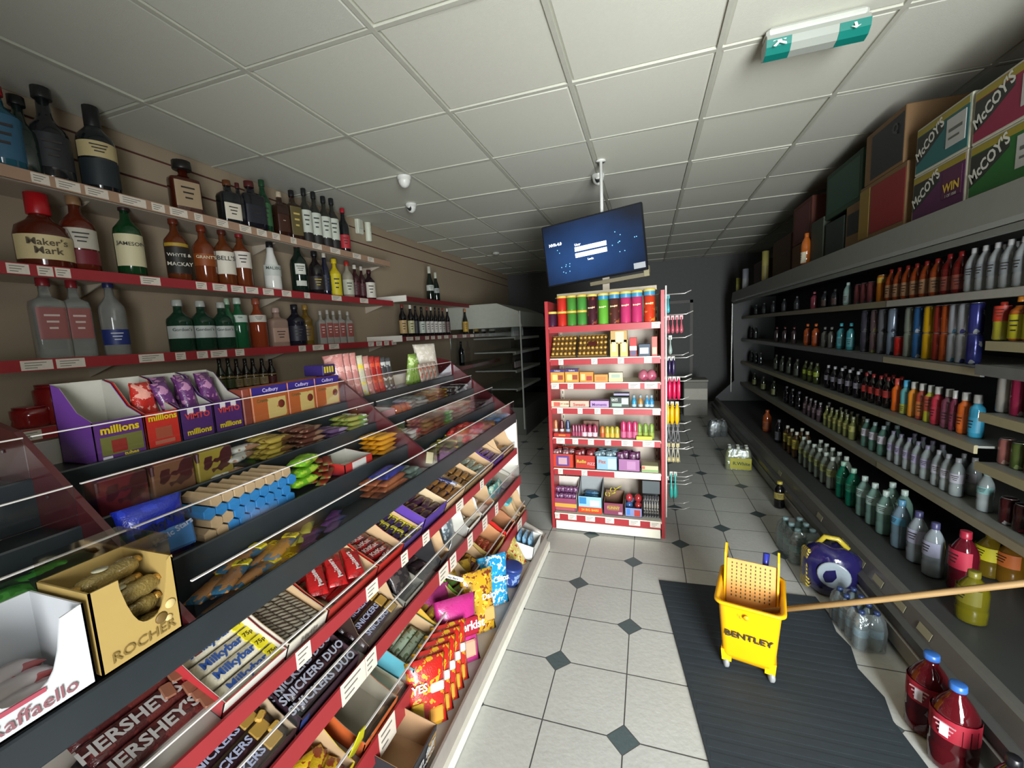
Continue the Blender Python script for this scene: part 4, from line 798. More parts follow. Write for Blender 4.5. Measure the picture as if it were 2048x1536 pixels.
def gbox(px0, px1, py_top, z, c, lab, d=.12, y=GYF+.012, name='sweet_box', panel=None, words=None, cat='box', lift=0, c2=None, rz=0):
    yy = y; x0, x1 = gx(px0, z+.03, yy), gx(px1, z+.03, yy); h = zat((x0+x1)/2, yy, py_top)-z-lift; w = x1-x0-.003
    o = root(name); o.location = ((x0+x1)/2, yy, z+.009+lift); o.rotation_euler = (0, 0, rz); h = max(.015, h-.009)
    MB().box(-w/2, w/2, 0, d, 0, h, mat(c, .5, var=.05, c2=c2, psc=30), .002).obj('carton', o)
    if panel:
        for k, (a, b, e, f, pc) in enumerate(panel): MB().box(-w/2+a*w, -w/2+b*w, -.0012-.0006*k, 0, e*h, f*h, mat(pc, .5, var=.05)).obj('printed_panel', o)
    if words:
        for (t, sx, sz, size, col) in words: txt(t, size, mat(col, .5), o, (-w/2+sx*w, -.0045, sz*h), bold=.02)
    tag(o, lab, cat); return o
def bag(name, w, h, t, c, c2=None, words=None, panel=None, seed=0, pat='noise'):
    """upright sealed bag, base on z=0, front to -y"""
    o = root(name); mb = MB(); m1 = wrap(c, c2, pat=pat); rnd = random.Random(seed); n, k = 9, 10; vs = []; fs = []
    for j in range(n+1):
        u = j/n; e = min(u, 1-u); th = t*(.06 if j in (0, n) else min(1, .35+e*2.6)); ww = w*(1 if j in (0, n) else .95-.04*math.sin(u*PI))
        for i in range(k):
            a = 2*PI*i/k; vs.append((ww/2*math.copysign(abs(math.cos(a))**.75, math.cos(a)), th/2*math.sin(a)*(1+rnd.uniform(-.15, .15)), u*h))
    for j in range(n):
        for i in range(k): fs.append((j*k+i, j*k+(i+1) % k, (j+1)*k+(i+1) % k, (j+1)*k+i))
    fs += [tuple(range(k-1, -1, -1)), tuple(n*k+i for i in range(k))]; mb.add(vs, fs, m1, True); mb.obj('bag', o)
    if panel:
        for (a, b, e, f, pc) in panel: MB().box(-w/2+a*w, -w/2+b*w, -t*.56, -t*.3, e*h, f*h, mat(pc, .35, var=.1, c2=None), .01).obj('printed_patch', o)
    if words:
        for (s, sx, sz, size, col, an) in words: txt(s, size, mat(col, .4), o, (-w/2+sx*w, -t*.6, sz*h), rot=(PI/2, an, 0), bold=.03)
    return o
def gplace(key, b, px_, z, lab, cat, grp=None, y=GYF+.05, rz=0, sc=None, lift=.009): return place(key, b, (gx(px_, z+.04, y), y, z+lift), rz, lab, cat, grp, sc=sc)
# row 2: chocolate trays and boxes
GOLD = mat('#c79a4c', .3, metal=.6, bump=.6, sc=80); CLP = thin('#cfc8b8', .82)
def ball(): return MB().lathe([(.004, 0), (.013, .004), (.016, .013), (.013, .022), (.004, .026)], GOLD, n=8).obj('chocolate')
for t, (a, b, rows, cols, nm) in enumerate(((1103, 1154, 4, 6, 'left'), (1156, 1216, 4, 7, 'right'))):
    z = GZ[1]; x0, x1 = gx(a, z+.05), gx(b, z+.05); w = x1-x0-.006; L = .2; ang = 52
    M = TR((x0+x1)/2, GYF+.03, z+.012)@RX(ang)
    o = root('chocolate_tray'); o.matrix_world = M
    MB().box(-w/2, w/2, 0, L, 0, .006, mat('#5c4526', .4)).box(-w/2, w/2, 0, .004, .006, .022, mat('#8a6a3a', .4)).box(-w/2, w/2, L-.004, L, .006, .022, mat('#8a6a3a', .4)).obj('tray', o)
    for s_ in (-w/2, w/2-.003): MB().box(s_, s_+.003, 0, L, .004, .03, CLP).obj('clear_side', o)
    if t: MB().box(-.035, .035, L*.42, L*.62, .032, .035, mat('#4a1e16', .4), .01).obj('oval_label', o)
    tag(o, f'leaning clear tray of gold wrapped chocolates, {nm} of two on the gondola', 'tray')
    for i in range(rows):
        for j in range(cols):
            place('gball', ball, None, 0, 'round gold wrapped chocolate in the %s leaning tray' % nm, 'chocolate', 'gold chocolates in the %s leaning tray' % nm, M=M@TR(-w/2+w*(j+.5)/cols, L*(i+.5)/rows, .0065))
z = GZ[1]
gbox(1220, 1236.5, 679, z, '#c9ab62', 'small upright gold box under another, left', .05, panel=[(.2, .8, .3, .85, '#d9c894')], cat='chocolate box')
gbox(1240, 1256, 679, z, '#c9ab62', 'small upright gold box under another, right', .05, panel=[(.2, .8, .3, .85, '#d9c894')], cat='chocolate box')
o = gbox(1221, 1255, 661, z, '#a8874a', 'flat gold box lying across two upright gold boxes', .06, panel=[(.3, .8, .1, .9, '#d8cb98')], cat='chocolate box', lift=.098)
gbox(1259, 1274, 675, z, '#b0201c', 'narrow red box with white band on the chocolate shelf', .06, panel=[(0, 1, .32, .55, '#d8d2cc'), (.1, .9, .05, .3, '#4a4a6a')], cat='chocolate box')
gbox(1277, 1301, 688, z, '#27384a', 'low dark blue open box beside the red box', .1, panel=[(.1, .85, .2, .7, '#b9bdc0')], cat='chocolate box')
gbox(1303, 1315, 673, z, '#b8584c', 'narrow coral box at the right end of the chocolate shelf', .08, panel=[(.1, .9, .1, .45, '#c9a68c')], cat='chocolate box')
# row 3
z = GZ[2]
gbox(1101, 1129, 739, z, '#c98a34', 'first purple topped egg box from the left', .06, panel=[(0, 1, .78, 1, '#2c1c5c'), (.15, .5, .15, .6, '#e2c878'), (.55, .9, .2, .55, '#8a3a24')], words=[('Cadbury', .5, .89, .014, '#d8d0e0')], cat='chocolate box')
gbox(1130, 1158, 738, z, '#c98a34', 'second purple topped egg box from the left', .06, panel=[(0, 1, .78, 1, '#2c1c5c'), (.15, .5, .15, .6, '#e2c878'), (.55, .9, .2, .55, '#8a3a24')], words=[('Cadbury', .5, .89, .014, '#d8d0e0')], cat='chocolate box')
gbox(1159, 1187, 744, z, '#c9802e', 'orange and yellow patterned box right of the purple topped ones', .06, panel=[(.1, .4, .2, .8, '#e2d27a'), (.5, .9, .15, .6, '#9a3022')], cat='chocolate box')
gbox(1188, 1216, 749, z, '#c9863e', 'orange box with oval picture on the third gondola shelf', .06, panel=[(.15, .85, .2, .7, '#d8702a')], cat='chocolate box')
gbox(1217, 1246, 745, z, '#bcb596', 'cream box with yellow stripe on the third gondola shelf', .06, panel=[(0, 1, .1, .35, '#b8b07a'), (.2, .8, .45, .8, '#8fa08e')], cat='chocolate box')
def egg(): return MB().lathe([(.01, 0), (.03, .012), (.04, .035), (.036, .06), (.022, .08), (.006, .088)], mat('#a85a6c', .2, c2='#8a3a50', psc=18, coat=.5), n=14).obj('chocolate_egg')
gplace('egg', egg, 1287, z, 'pink foil egg, left of two on the gondola', 'chocolate egg'); gplace('egg', egg, 1303, z, 'pink foil egg, right of two on the gondola', 'chocolate egg')
# row 4
z = GZ[3]
gbox(1102, 1138, 802, z, '#d6b89a', 'cream flat sweet box with red circle', .1, panel=[(.15, .5, .1, .8, '#c25a4c')], words=[('SOFT GUMS', .72, .5, .016, '#a0524c')])
gbox(1139.5, 1178, 802, z, '#cba692', 'pale pink flat sweet box with red wording', .1, words=[('Sweets', .5, .4, .034, '#a8423c')])
gbox(1180, 1218, 802, z, '#a888b4', 'lilac flat sweet box', .1, words=[('Moments', .5, .42, .03, '#5c2f74')])
gbox(1220, 1259, 794, z, '#2c3630', 'black box with grey-white pieces printed on it', .1, panel=[(.08, .4, .6, .85, '#b9bdb6'), (.6, .95, .3, .9, '#a9b0aa'), (.1, .6, .1, .4, '#8fa394')], words=[('Chew', .3, .73, .024, '#2a2a2a')])
gbox(1227, 1259, 787, z, '#8f8aa4', 'thin lilac box lying on the black printed box', .09, lift=.094)
def sbot(c): 
    o = root('sweet_bottle'); MB().lathe([(.016, 0), (.018, .004), (.018, .045), (.01, .06), (.008, .075)], mat(c, .25, tr=.2), n=10).obj('body', o); MB().lathe([(.011, .07), (.011, .09), (.005, .094)], mat('#a9c2cc', .3, tr=.4), n=8).obj('cap', o)
    MB().lathe([(.0185, .004), (.0185, .022)], mat('#9fb4bf', .4), n=10, capb=False, capt=False).obj('label', o); return o
for i, (p_, c) in enumerate(((1268, '#3a9cc4'), (1281, '#b88a4a'), (1294, '#3f8fbc'), (1303, '#3f8fbc'))):
    gplace(('sb', c), lambda: sbot(c), p_, z, ['blue sweet bottle at the left of four small ones', 'amber sweet bottle among four small ones', 'blue sweet bottle, third of four small ones', 'blue sweet bottle at the right of four small ones'][i], 'sweet bottle')
# row 5
z = GZ[4]
def pack(w, h, c, c2='#dcd0cc', d=None):
    def f():
        o = root('sweet_tube'); d_ = d or w*.8
        MB().lathe([(w/2*.9, 0), (w/2, .004), (w/2, h*.85), (w/2*.6, h*.95), (w/2*.6, h)], mat(c, .3, var=.1, coat=.3), n=10, dep=d_/w).obj('body', o)
        MB().lathe([(w/2*1.03, h*.06), (w/2*1.03, h*.4)], mat(c2, .45), n=10, dep=d_/w, capb=False, capt=False).obj('label', o); return o
    return f
gbox(1107, 1141, 867, z, '#b0241c', 'low red tray holding three small bottles', .06, name='sweet_tray', panel=[(.3, .7, .3, .7, '#c97a2c')])
for i, (p_, c, c2) in enumerate(((1112, '#a86a3c', '#c9c0b8'), (1124, '#5a1c20', '#d0c8c8'), (1136, '#2c3a5c', '#8fa0b4'))): gplace(('sp', c), pack(.034, .125, c, c2), p_, z, ['brown topped', 'maroon', 'navy'][i]+' small sweet bottle standing in the low red tray', 'sweet bottle', y=GYF+.095)
for i in range(4): gplace('dp', pack(.028, .098, '#6e2440', '#8a3450'), 1147+i*5.6, z, nth(i, 4)+' of four dark pink sweet tubes from the left', 'sweet tube', 'dark pink sweet tubes', y=GYF+.05)
for i in range(3): gplace('wp', pack(.04, .1, '#8a2a48', '#cfb4bc'), 1169+i*10.5, z, ['left', 'middle', 'right'][i]+' of three pink sweet tubes with white labels', 'sweet tube', 'white labelled pink tubes')
gbox(1167, 1198, 842, z, '#6e4a3c', 'brown carton standing behind the white labelled pink tubes', .05, y=GYF+.12)
for i in range(4): gplace(('op', i > 0), pack(.036, .09, '#b86a24' if not i else '#a89a2c', '#c9a43c' if i else '#b04a22'), 1205+i*9.7, z, ['orange sweet tube left of three yellow ones', 'left of three yellow sweet tubes', 'middle of three yellow sweet tubes', 'right of three yellow sweet tubes'][i], 'sweet tube')
for i in range(3): gplace('pp', pack(.044, .135, '#b02c5c', '#b85a7c'), 1247+i*11.5, z, ['left', 'middle', 'right'][i]+' of three tall bright pink sweet tubes', 'sweet tube', 'tall pink tubes')
for i in range(3): gplace('gp', pack(.04, .12, '#6e8a30', '#8a9a3c'), 1279+i*12, z, ['left', 'middle', 'right'][i]+' of three green sweet tubes at the right end', 'sweet tube', 'green tubes')
gbox(1272, 1305, 873, z, '#b4b83c', 'low lime green tray before the green tubes', .015, name='sweet_tray', y=GYF+.004)
# row 6
z = GZ[5]
def gtray(px0, px1, py_front, z, c, lab, back=None, bc='#b8b2ac', panel=None, words=None, d=.2):
    x0, x1 = gx(px0, z+.05), gx(px1, z+.05); w = x1-x0-.006; hf = zat((x0+x1)/2, GYF, py_front)-z-.009; hb = (zat((x0+x1)/2, GYF+d, back)-z-.009) if back else hf*1.1
    o = root('open_carton'); o.location = ((x0+x1)/2, GYF+.012, z+.009); mb = MB(); ins = mat(bc, .6); out = mat(c, .5, var=.05); t = .003
    mb.box(-w/2, w/2, 0, t, 0, hf, out).box(-w/2, w/2, 0, d, 0, t, ins).box(-w/2, w/2, d-t, d, 0, hb, ins)
    for s in (-1, 1):
        xx = s*(w/2)-(t if s > 0 else 0); mb.prism([(0, 0), (0, hf), (d, hb), (d, 0)], xx, xx+t, ins if back else out, 'x')
    mb.obj('carton', o)
    if panel:
        for k, (a, b, e, f, pc) in enumerate(panel): MB().box(-w/2+a*w, -w/2+b*w, -.0012-.0006*k, 0, e*hf, f*hf, mat(pc, .5, var=.05)).obj('printed_panel', o)
    if words:
        for (tt, sx, sz, size, col) in words: txt(tt, size, mat(col, .5), o, (-w/2+sx*w, -.0045, sz*hf), bold=.02)
    tag(o, lab, 'carton'); return (x0+x1)/2, w, hf
def loose(key, c, c2, L, W, T): return lambda: MB().pillow(L, W, T, wrap(c, c2), seed=hash(key) % 99).obj('sweet_bag')
for (a, b, py, c, lab, pn, wd, bc1, bc2, nm) in (
 (1107, 1150, 909, '#b8341c', 'red-orange open carton of sweet bags, leftmost on the sixth gondola shelf', [(.2, .8, .12, .9, '#5a3a7a'), (.3, .7, .25, .75, '#b9949c')], [], '#7a4a4c', '#a08a8c', 'dusty pink'),
 (1152, 1193, 912, '#a8281c', 'red open carton with green and yellow wording', [], [('Rollo', .32, .55, .036, '#b8b83c'), ('FIZZ', .8, .4, .03, '#d0a0a0')], '#6a2428', '#8a3a3c', 'dark red'),
 (1194, 1236, 914, '#7fa4b8', 'pale blue open carton of sweet bags', [(.55, .95, .1, .85, '#a9c0cc')], [('Fizz', .28, .6, .036, '#b8502c')], '#5c7078', '#8fa4aa', 'grey-blue'),
 (1237, 1281, 920, '#93608c', 'mauve open carton of sweet bags', [(.4, .8, .15, .85, '#a87aa0')], [], '#4c2442', '#8a5a80', 'dark purple')):
    cx_, w, hf = gtray(a, b, py, z, c, lab, panel=pn, words=wd, bc=c, d=.2)
    for i in range(5):
        M = TR(cx_+(i-2)*w*.17, GYF+.07+.05*(i % 3), z+.012)@RY(90 if 0 else -78+random.uniform(-8, 8)+ (156 if i % 2 else 0))@RZ(random.uniform(-14, 14))
        M = TR(cx_+(i-2)*w*.17, GYF+.06+.035*(i % 3), z+.016+.068)@Matrix.Rotation(random.uniform(-.35, .35), 4, 'Y')@Matrix.Rotation(math.radians(90), 4, 'Y')@RX(90)
        place(('lb', nm), loose(nm, bc1, bc2, .135, .06, .03), None, 0, nth(i, 5)+f' {nm} sweet bag from the left in its open carton', 'sweet bag', nm+' sweet bags', M=M)
gbox(1283, 1317, 932, z, '#b9b48c', 'low cream and green box at the right end of the sixth gondola shelf', .1, panel=[(0, 1, .1, .4, '#7a9a62'), (.0, .2, .5, .9, '#c25a4c')])
# row 7
z = GZ[6]
cx_, w, hf = gtray(1110, 1156, 998, z, '#8a3c5c', 'purple and yellow open carton with tall white back', back=953, bc='#cfc8c0', panel=[(0, 1, .3, .6, '#c99a3c'), (.1, .9, .05, .28, '#a85060')])
for i in range(10):
    M = TR(cx_+(i % 5-2)*w*.17, GYF+.06+.05*(i//5), z+.09+.04*(i//5))@Matrix.Rotation(random.uniform(-.4, .4), 4, 'Z')@RY(90+random.uniform(-20, 20))@RX(90)
    place('lbp', loose('purp', '#5c3358', '#8f6a86', .12, .05, .03), None, 0, 'small shiny purple sweet bag heaped in the carton with the white back', 'sweet bag', 'purple sweet bags heaped in a carton', M=M)
cx_, w, hf = gtray(1158, 1206, 995, z, '#8fb8cc', 'blue and white open carton with tall grey back reading 24 on an orange band', back=952, bc='#8f9496', panel=[(0, 1, 0, .36, '#c23a1c'), (.05, .35, .55, .95, '#2f7cb0'), (.5, .9, .45, .8, '#c9d4da')], words=[('24 BIG BARS', .5, .2, .026, '#d8b83c')])
for i in range(6): place('lbb', loose('blu', '#2c5a7c', '#5f8aa4', .12, .045, .025), None, 0, nth(i, 6)+' blue wrapped bar lying in the grey-backed carton', 'chocolate bar', 'blue bars in the grey-backed carton', M=TR(cx_-w*.0, GYF+.05+.02*i, z+.02+.02*i))
cx_, w, hf = gtray(1208, 1248, 1008, z, '#7a3450', 'brown and purple open carton with yellow clips', back=981, bc='#7a5a46', panel=[(.2, .8, .4, .85, '#8a5a34'), (.75, .95, .1, .3, '#b89aa8')], words=[('FUNNY', .5, .62, .03, '#b8a05c')])
def clip():
    o = root('sweet_clip'); MB().tube([(-.02+.02*math.cos(a*PI/4), 0, .02*math.sin(a*PI/4)) for a in range(9)], .004, mat('#b8aa2c', .35)).obj('loop', o); MB().tube([(0, 0, 0), (.05, 0, .03)], .004, mat('#b8aa2c', .35)).obj('arm', o); return o
place('clip', clip, (cx_+.01, GYF+.1, z+.19), .3, 'yellow scissor shaped sweet resting in the brown carton, upper', 'sweet'); place('clip', clip, (cx_-.03, GYF+.06, z+.16), -.4, 'yellow scissor shaped sweet resting in the brown carton, lower', 'sweet')
cx_, w, hf = gtray(1250, 1285, 1018, z, '#7c86b0', 'pale violet open carton of red and blue eggs', bc='#9aa0c0', panel=[(.1, .3, .2, .9, '#3a7ac0'), (.55, .9, .1, .8, '#a8322c')])
for i, (dx, dz, c) in enumerate(((-.035, .085, '#3a5a8c'), (.035, .085, '#a02c2c'), (-.035, .15, '#a8323a'), (.035, .15, '#9a2a2c'))):
    place(('eg', c), lambda: MB().lathe([(.008, 0), (.024, .01), (.03, .03), (.026, .05), (.012, .064), (.003, .068)], mat(c, .2, coat=.5), n=12).obj('toy_egg'), (cx_+dx, GYF+.1, z+dz-.05), 0, ['lower left', 'lower right', 'upper left', 'upper right'][i]+' capsule egg in the pale violet carton', 'toy egg')
x0, x1 = gx(1285, z), gx(1320, z)
o = root('display_box'); o.location = ((x0+x1)/2, GYF+.02, z+.009); w = (x1-x0)-.004; tag(o, 'tall clear box with grey top holding dark sticks, right end of the bottom gondola shelf', 'display box')
MB().box(-w/2, w/2, .14, .143, 0, .3, mat('#4c5052', .5)).box(-w/2, w/2, 0, .143, .2, .3, mat('#4c5356', .5)).obj('header', o); MB().box(-w/2, w/2, 0, .14, 0, .005, mat('#6a6e70', .4)).obj('tray', o)
for i in range(6): place('stick', lambda: MB().tube([(0, 0, 0), (0, 0, .17)], .009, mat('#3a3a40', .3, c2='#8f8a80', psc=60), n=8).obj('sweet_stick'), ((x0+x1)/2+(i-2.5)*w/6.6, GYF+.03, z+.016), 0, nth(i, 6)+' dark sweet stick from the left in the tall clear box', 'sweet stick', 'dark sweet sticks')
# ---------------------------------------------------------------- goods hanging on the hook panel
def hang(px0, px1, py0, py1, n, c, c2, name, lab, cat, y=GYF+.08, shape=0, tr=0):
    zt_, zb_ = [zat(gx((px0+px1)/2, 1.2, y), y, q) for q in (py0, py1)]; zm = (zt_+zb_)/2
    x0, x1 = gx(px0, zm, y), gx(px1, zm, y); w = (x1-x0)/n; h = zt_-zb_
    for i in range(n):
        def f():
            o = root(name); m1 = mat(c, .3, tr=tr, coat=.3); q = min(w*.48, .03)
            if shape == 0: MB().lathe([(.002, h), (.006, h*.97), (.006, h*.6), (q*.7, h*.45), (q, h*.25), (q*.9, h*.08), (.004, 0)], m1, n=10, dep=1.6).obj('handle', o)
            elif shape == 1: MB().lathe([(.003, h), (q*.5, h*.92), (q, h*.7), (q, h*.2), (q*.6, .0)], m1, n=10, dep=1.8).obj('bag', o)
            else:
                for s in (-1, 1): MB().tube([(0, 0, h), (s*q*.4, 0, h*.5), (s*q, 0, 0)], .004, m1).obj('arm', o)
                MB().lathe([(q*.6, 0), (q, .02), (q*.4, .04)], mat(c2 or c, .3), n=8).obj('head', o)
            MB().box(-.012, .012, -.003, .003, h-.02, h+.012, mat(c2 or '#b9b4ac', .5), .001).obj('card', o); return o
        place(('hg', lab), f, (x0+w*(i+.5), y, zb_), random.uniform(-.3, .3), (lab if n == 1 else lab+', '+nth(i, n)+' to the gondola'), cat, lab if n > 1 else None)
hang(1324, 1340, 592, 627, 2, '#3f9aa4', '#5a7c80', 'plastic_brush', 'teal brush hanging on the top hook', 'brush')
hang(1332, 1367, 634, 667, 4, '#a04c58', '#b08a8c', 'plastic_brush', 'dusty pink brush hanging on the second hook', 'brush')
hang(1326, 1333, 636, 665, 1, '#9fb0b4', None, 'plastic_brush', 'clear grey brush hanging left of the pink ones', 'brush', tr=.4)
hang(1336, 1345, 674, 709, 1, '#9fb4ac', None, 'strainer', 'clear drop shaped utensil alone on the third hook', 'utensil', tr=.3)
hang(1327, 1350, 716, 750, 3, '#2a1f44', None, 'plastic_scoop', 'dark purple scoop hanging on the fourth hook', 'scoop', shape=1)
hang(1327, 1361, 756, 799, 4, '#c4184c', None, 'plastic_scoop', 'hot pink scoop hanging on the fifth hook', 'scoop', shape=1)
hang(1330, 1359, 806, 848, 3, '#d8a814', None, 'plastic_scoop', 'yellow scoop hanging on the sixth hook', 'scoop', shape=1)
hang(1333, 1360, 849, 886, 3, '#6c6c6c', '#4a4a4c', 'kitchen_tongs', 'grey metal tongs on the seventh hook', 'tongs', shape=2)
hang(1333, 1360, 889, 924, 3, '#9c9884', '#a89a6c', 'kitchen_whisk', 'cream handled whisk on the eighth hook', 'whisk', shape=2)
hang(1338, 1355, 946, 996, 2, '#35a398', None, 'plastic_brush', 'turquoise scoop on the lowest used hook', 'scoop')
hang(1331, 1337, 955, 1000, 1, '#8f3a40', None, 'plastic_brush', 'slim red brush beside the turquoise scoop', 'brush')
# ================================================================ things on the floor and ceiling
MATC = '#2b343a'
m = MB(); pts = [(.065, 2.66), (.94, 2.70), (.955, 2.55), (.935, 2.4), (.96, 2.3), (.93, 2.15), (.965, 2.0), (.94, 1.88), (.96, 1.7), (.95, 1.0), (.25, .95), (.213, 1.49)]
mm = mat(MATC, .85, var=.15, sc=6, bump=.3)
m.prism(pts, .0005, .008, mm, 'z')
for k in range(32):
    y = 1.0+k*.052
    if y < 2.63:
        xa = .213+(.065-.213)*max(0, (y-1.49))/1.17+(.04 if y < 1.49 else 0)+.01; m.box(xa, .925, y, y+.034, .008, .0086, mm)
o = m.obj('floor_mat'); tag(o, 'dark ribbed rubber mat lying on the tiles under the yellow bucket', 'mat')
# ---- mop bucket
YB = mat('#e0a40c', .35, var=.04, bump=.03); YP = mat('#cf9248', .5, var=.12, sc=30)
bk = root('mop_bucket'); bk.location = (.466, 2.1, .0095); bk.scale = (1.12, 1.12, 1.1); bk.rotation_euler = (0, 0, math.radians(-14)); tag(bk, 'yellow wheeled mop bucket with perforated wringer plate on the dark mat', 'bucket')
n = 28; vs = []; fs = []
def rect(hw, hd, z, r, N=7):
    out = []
    for cx_, cy_, a0 in ((hw-r, hd-r, 0), (-hw+r, hd-r, 90), (-hw+r, -hd+r, 180), (hw-r, -hd+r, 270)):
        for k in range(N): a = math.radians(a0+90*k/(N-1)); out.append((cx_+r*math.cos(a), cy_+r*math.sin(a), z))
    return out
rings = [rect(.088, .115, .055, .02), rect(.096, .123, .08, .024), rect(.112, .14, .30, .03), rect(.117, .145, .315, .03), rect(.128, .156, .318, .036), rect(.128, .156, .328, .036), rect(.114, .142, .328, .03), rect(.108, .136, .31, .028), rect(.09, .118, .075, .02)]
vs = [p for r_ in rings for p in r_]; nn = len(rings[0])
for j in range(len(rings)-1):
    for i in range(nn): fs.append((j*nn+i, j*nn+(i+1) % nn, (j+1)*nn+(i+1) % nn, (j+1)*nn+i))
fs += [tuple(range(nn-1, -1, -1)), tuple((len(rings)-1)*nn+i for i in range(nn))]
MB().add(vs, fs, YB, True).obj('tub', bk)
for sx in (-1, 1):
    for sy in (-1, 1):
        f = MB().prism([(sx*.06, .04), (sx*.096, .04), (sx*.1, .09), (sx*.06, .09)] if sx > 0 else [(-.096, .04), (-.06, .04), (-.06, .09), (-.1, .09)], sy*.09-.028, sy*.09+.028, YB).obj('foot', bk)
        c = MB().box(sx*.078-.008, sx*.078+.008, sy*.09-.008, sy*.09+.008, .02, .042, CHR).obj('caster_fork', bk)
        w_ = MB(); w_.T = TR(sx*.082, sy*.1, .026)@RZ(20)@RY(90)@TR(0, 0, -.009); w_.lathe([(.008, -.004), (.022, 0), (.026, .004), (.026, .014), (.022, .018), (.008, .022)], mat('#8b8d8c', .3), n=18).obj('wheel', c)
txt('BENTLEY', .034, mat('#2a2210', .5), bk, (.0, -.1385, .185), rot=(PI/2-.075, 0, 0), bold=.03, squash=1.25)
txt('L', .018, mat('#6a5010', .5), bk, (-.03, -.155, .283), rot=(PI/2, 0, 0), bold=.01)
MB().lathe([(.011, 0), (.011, .001)], mat('#caa01c', .4), n=14).obj('moulded_mark', bk, (-.008, -.1525, .283)).rotation_euler = (PI/2, 0, 0)
wp = MB(); wp.T = TR(0, .01, .2)@RX(-10)
wp.box(-.095, .095, 0, .006, 0, .225, YP, .002)
hl = mat('#4a3a1c', .7)
for i in range(9):
    for j in range(10): wp.box(-.076+i*.018, -.071+i*.018, -.0008, 0, .06+j*.016, .068+j*.016, hl)
wr = wp.obj('wringer_plate', bk)
for s in (-1, 1):
    h = MB(); h.T = TR(0, .01, .2)@RX(-10); a = s*.1
    h.prism([(-.012, 0), (.12, .0), (.10, .2), (.06, .275), (.02, .285), (-.012, .25)], a-.004, a+.004, YB, 'x').obj('wringer_side', bk)
h = MB(); h.T = TR(0, .01, .2)@RX(-10); h.box(-.1, .1, .05, .06, .19, .205, mat('#6d6f70', .35, metal=.6)).tube([(.05, .055, .17), (.055, .06, .26)], .011, mat('#28308a', .3), r2=.013).obj('wringer_handle', bk)
# mop handle laid across to the right
a = Vector((.535, 2.03, .315)); b = at(2048, 1168, Y, 2.0); d = (b-a); b2 = a+d*1.0
b = at(2048, 1166, X, 1.19); 
mo = root('mop'); MB().tube([a-(b-a)*.04, a.lerp(b, .5)+Vector((0, 0, -.004)), b, b+(b-a)*.22], .0115, mat('#8f7248', .5, var=.15, sc=15), n=10).obj('handle', mo); MB().lathe([(.02, 0), (.03, .02), (.022, .05), (.012, .06)], mat('#a9a292', .8)).obj('mop_head', mo, a+Vector((-.05, .02, -.085))); tag(mo, 'long tan wooden mop handle slanting from the bucket to the right edge', 'mop')
# ---- soft drink multipacks on the floor
FILM = thin('#dfe8e8', .8, bump=.8, dif=.16)
def shrink(px_, py_, nx, ny, r, h, glass, cap, lab, labc, name='bottle_pack', tr=.5, rz=0, film=FILM, sleeve=None, words=None, kind='pet'):
    P = at(px_, py_, Z, 0); P.x = min(P.x, 1.1-nx*r*abs(math.cos(rz))-ny*r*abs(math.sin(rz))); o = root(name); o.location = (P.x, P.y, .0095 if .07 < P.x < .96 and P.y < 2.66 else .001); o.rotation_euler = (0, 0, rz)
    for i in range(nx):
        for j in range(ny):
            q = MB().lathe([(a_*r, b_*h) for a_, b_ in PROF[kind]], glassmat(glass, tr), n=12).obj('bottle', o, ((i-(nx-1)/2)*2*r, (j-(ny-1)/2)*2*r, 0))
            MB().lathe([(.42*r, .9*h), (.42*r, .99*h), (.3*r, h)], mat(cap, .35), n=10).obj('cap', q)
            if labc: MB().lathe([(r*1.01, .36*h), (r*1.01, .56*h)], mat(labc, .4), n=12, capb=False, capt=False).obj('label', q)
    w, d = nx*r+.004, ny*r+.004
    fv = MB(); rr = [rect(w, d, .002, r*.6, 4), rect(w+.003, d+.003, h*.55, r*.7, 4), rect(w*.96, d*.96, h*.8, r*.7, 4), rect(w*.8, d*.8, h*.93, r*.5, 4)]
    k = len(rr[0]); fv.add([p for z_ in rr for p in z_], [(j*k+i, j*k+(i+1) % k, (j+1)*k+(i+1) % k, (j+1)*k+i) for j in range(3) for i in range(k)], film, True).obj('plastic_film', o)
    if sleeve: MB().box(-w*.62, w*.98, -d-.006, -d-.003, h*.08, h*.55, mat(sleeve, .4)).obj('printed_sleeve', o)
    if words: txt(words, .05, mat('#2a4a2c', .5), o, (.03, -d-.008, h*.32), bold=.02)
    tag(o, lab, 'drinks pack'); return o
shrink(1489, 938, 3, 2, .042, .27, '#8a8f30', '#b9bcb4', 'yellow sleeved pack of lemonade bottles on the tiles beside the chiller', '#8f9a2c', tr=.2, rz=-.1, sleeve='#a9a53a', words='R.White')
shrink(1440, 872, 3, 2, .04, .25, '#4a5052', '#6a6c6c', 'dim clear bottle pack behind the yellow lemonade pack', '#5a6060', tr=.3, rz=.1)
P = at(1558, 1015, Z, 0)
place('syr', B('cola_bottle', 'big', .24, .042, '#0e0d10', '#a89a3c', lab='#9c8f4a', lz=(.36, .6), capr=.5, capz=.9), (P.x, P.y, .001), -.2, 'dark bottle with yellow cap and cream label standing alone on the tiles', 'bottle')
shrink(1660, 1118, 2, 3, .045, .24, '#7d9690', '#7f9a9c', 'clear green-tinted water pack behind the navy bag, against the chiller', '#56827a', tr=.6, rz=.12)
shrink(1785, 1280, 2, 4, .032, .2, '#9db4bc', '#2c3c66', 'shrink-wrapped pack of small water bottles under the mop handle', '#7f9fae', tr=.6, rz=.1)
P = at(1672, 1195, Z, 0); pb = root('plastic_bag'); pb.scale = (1.22, 1.2, 1.22); pb.location = (P.x-.015, P.y+.04, .001); pb.rotation_euler = (0, 0, -.35); tag(pb, 'bulging navy and yellow plastic sack with a round clear window by the chiller', 'sack')
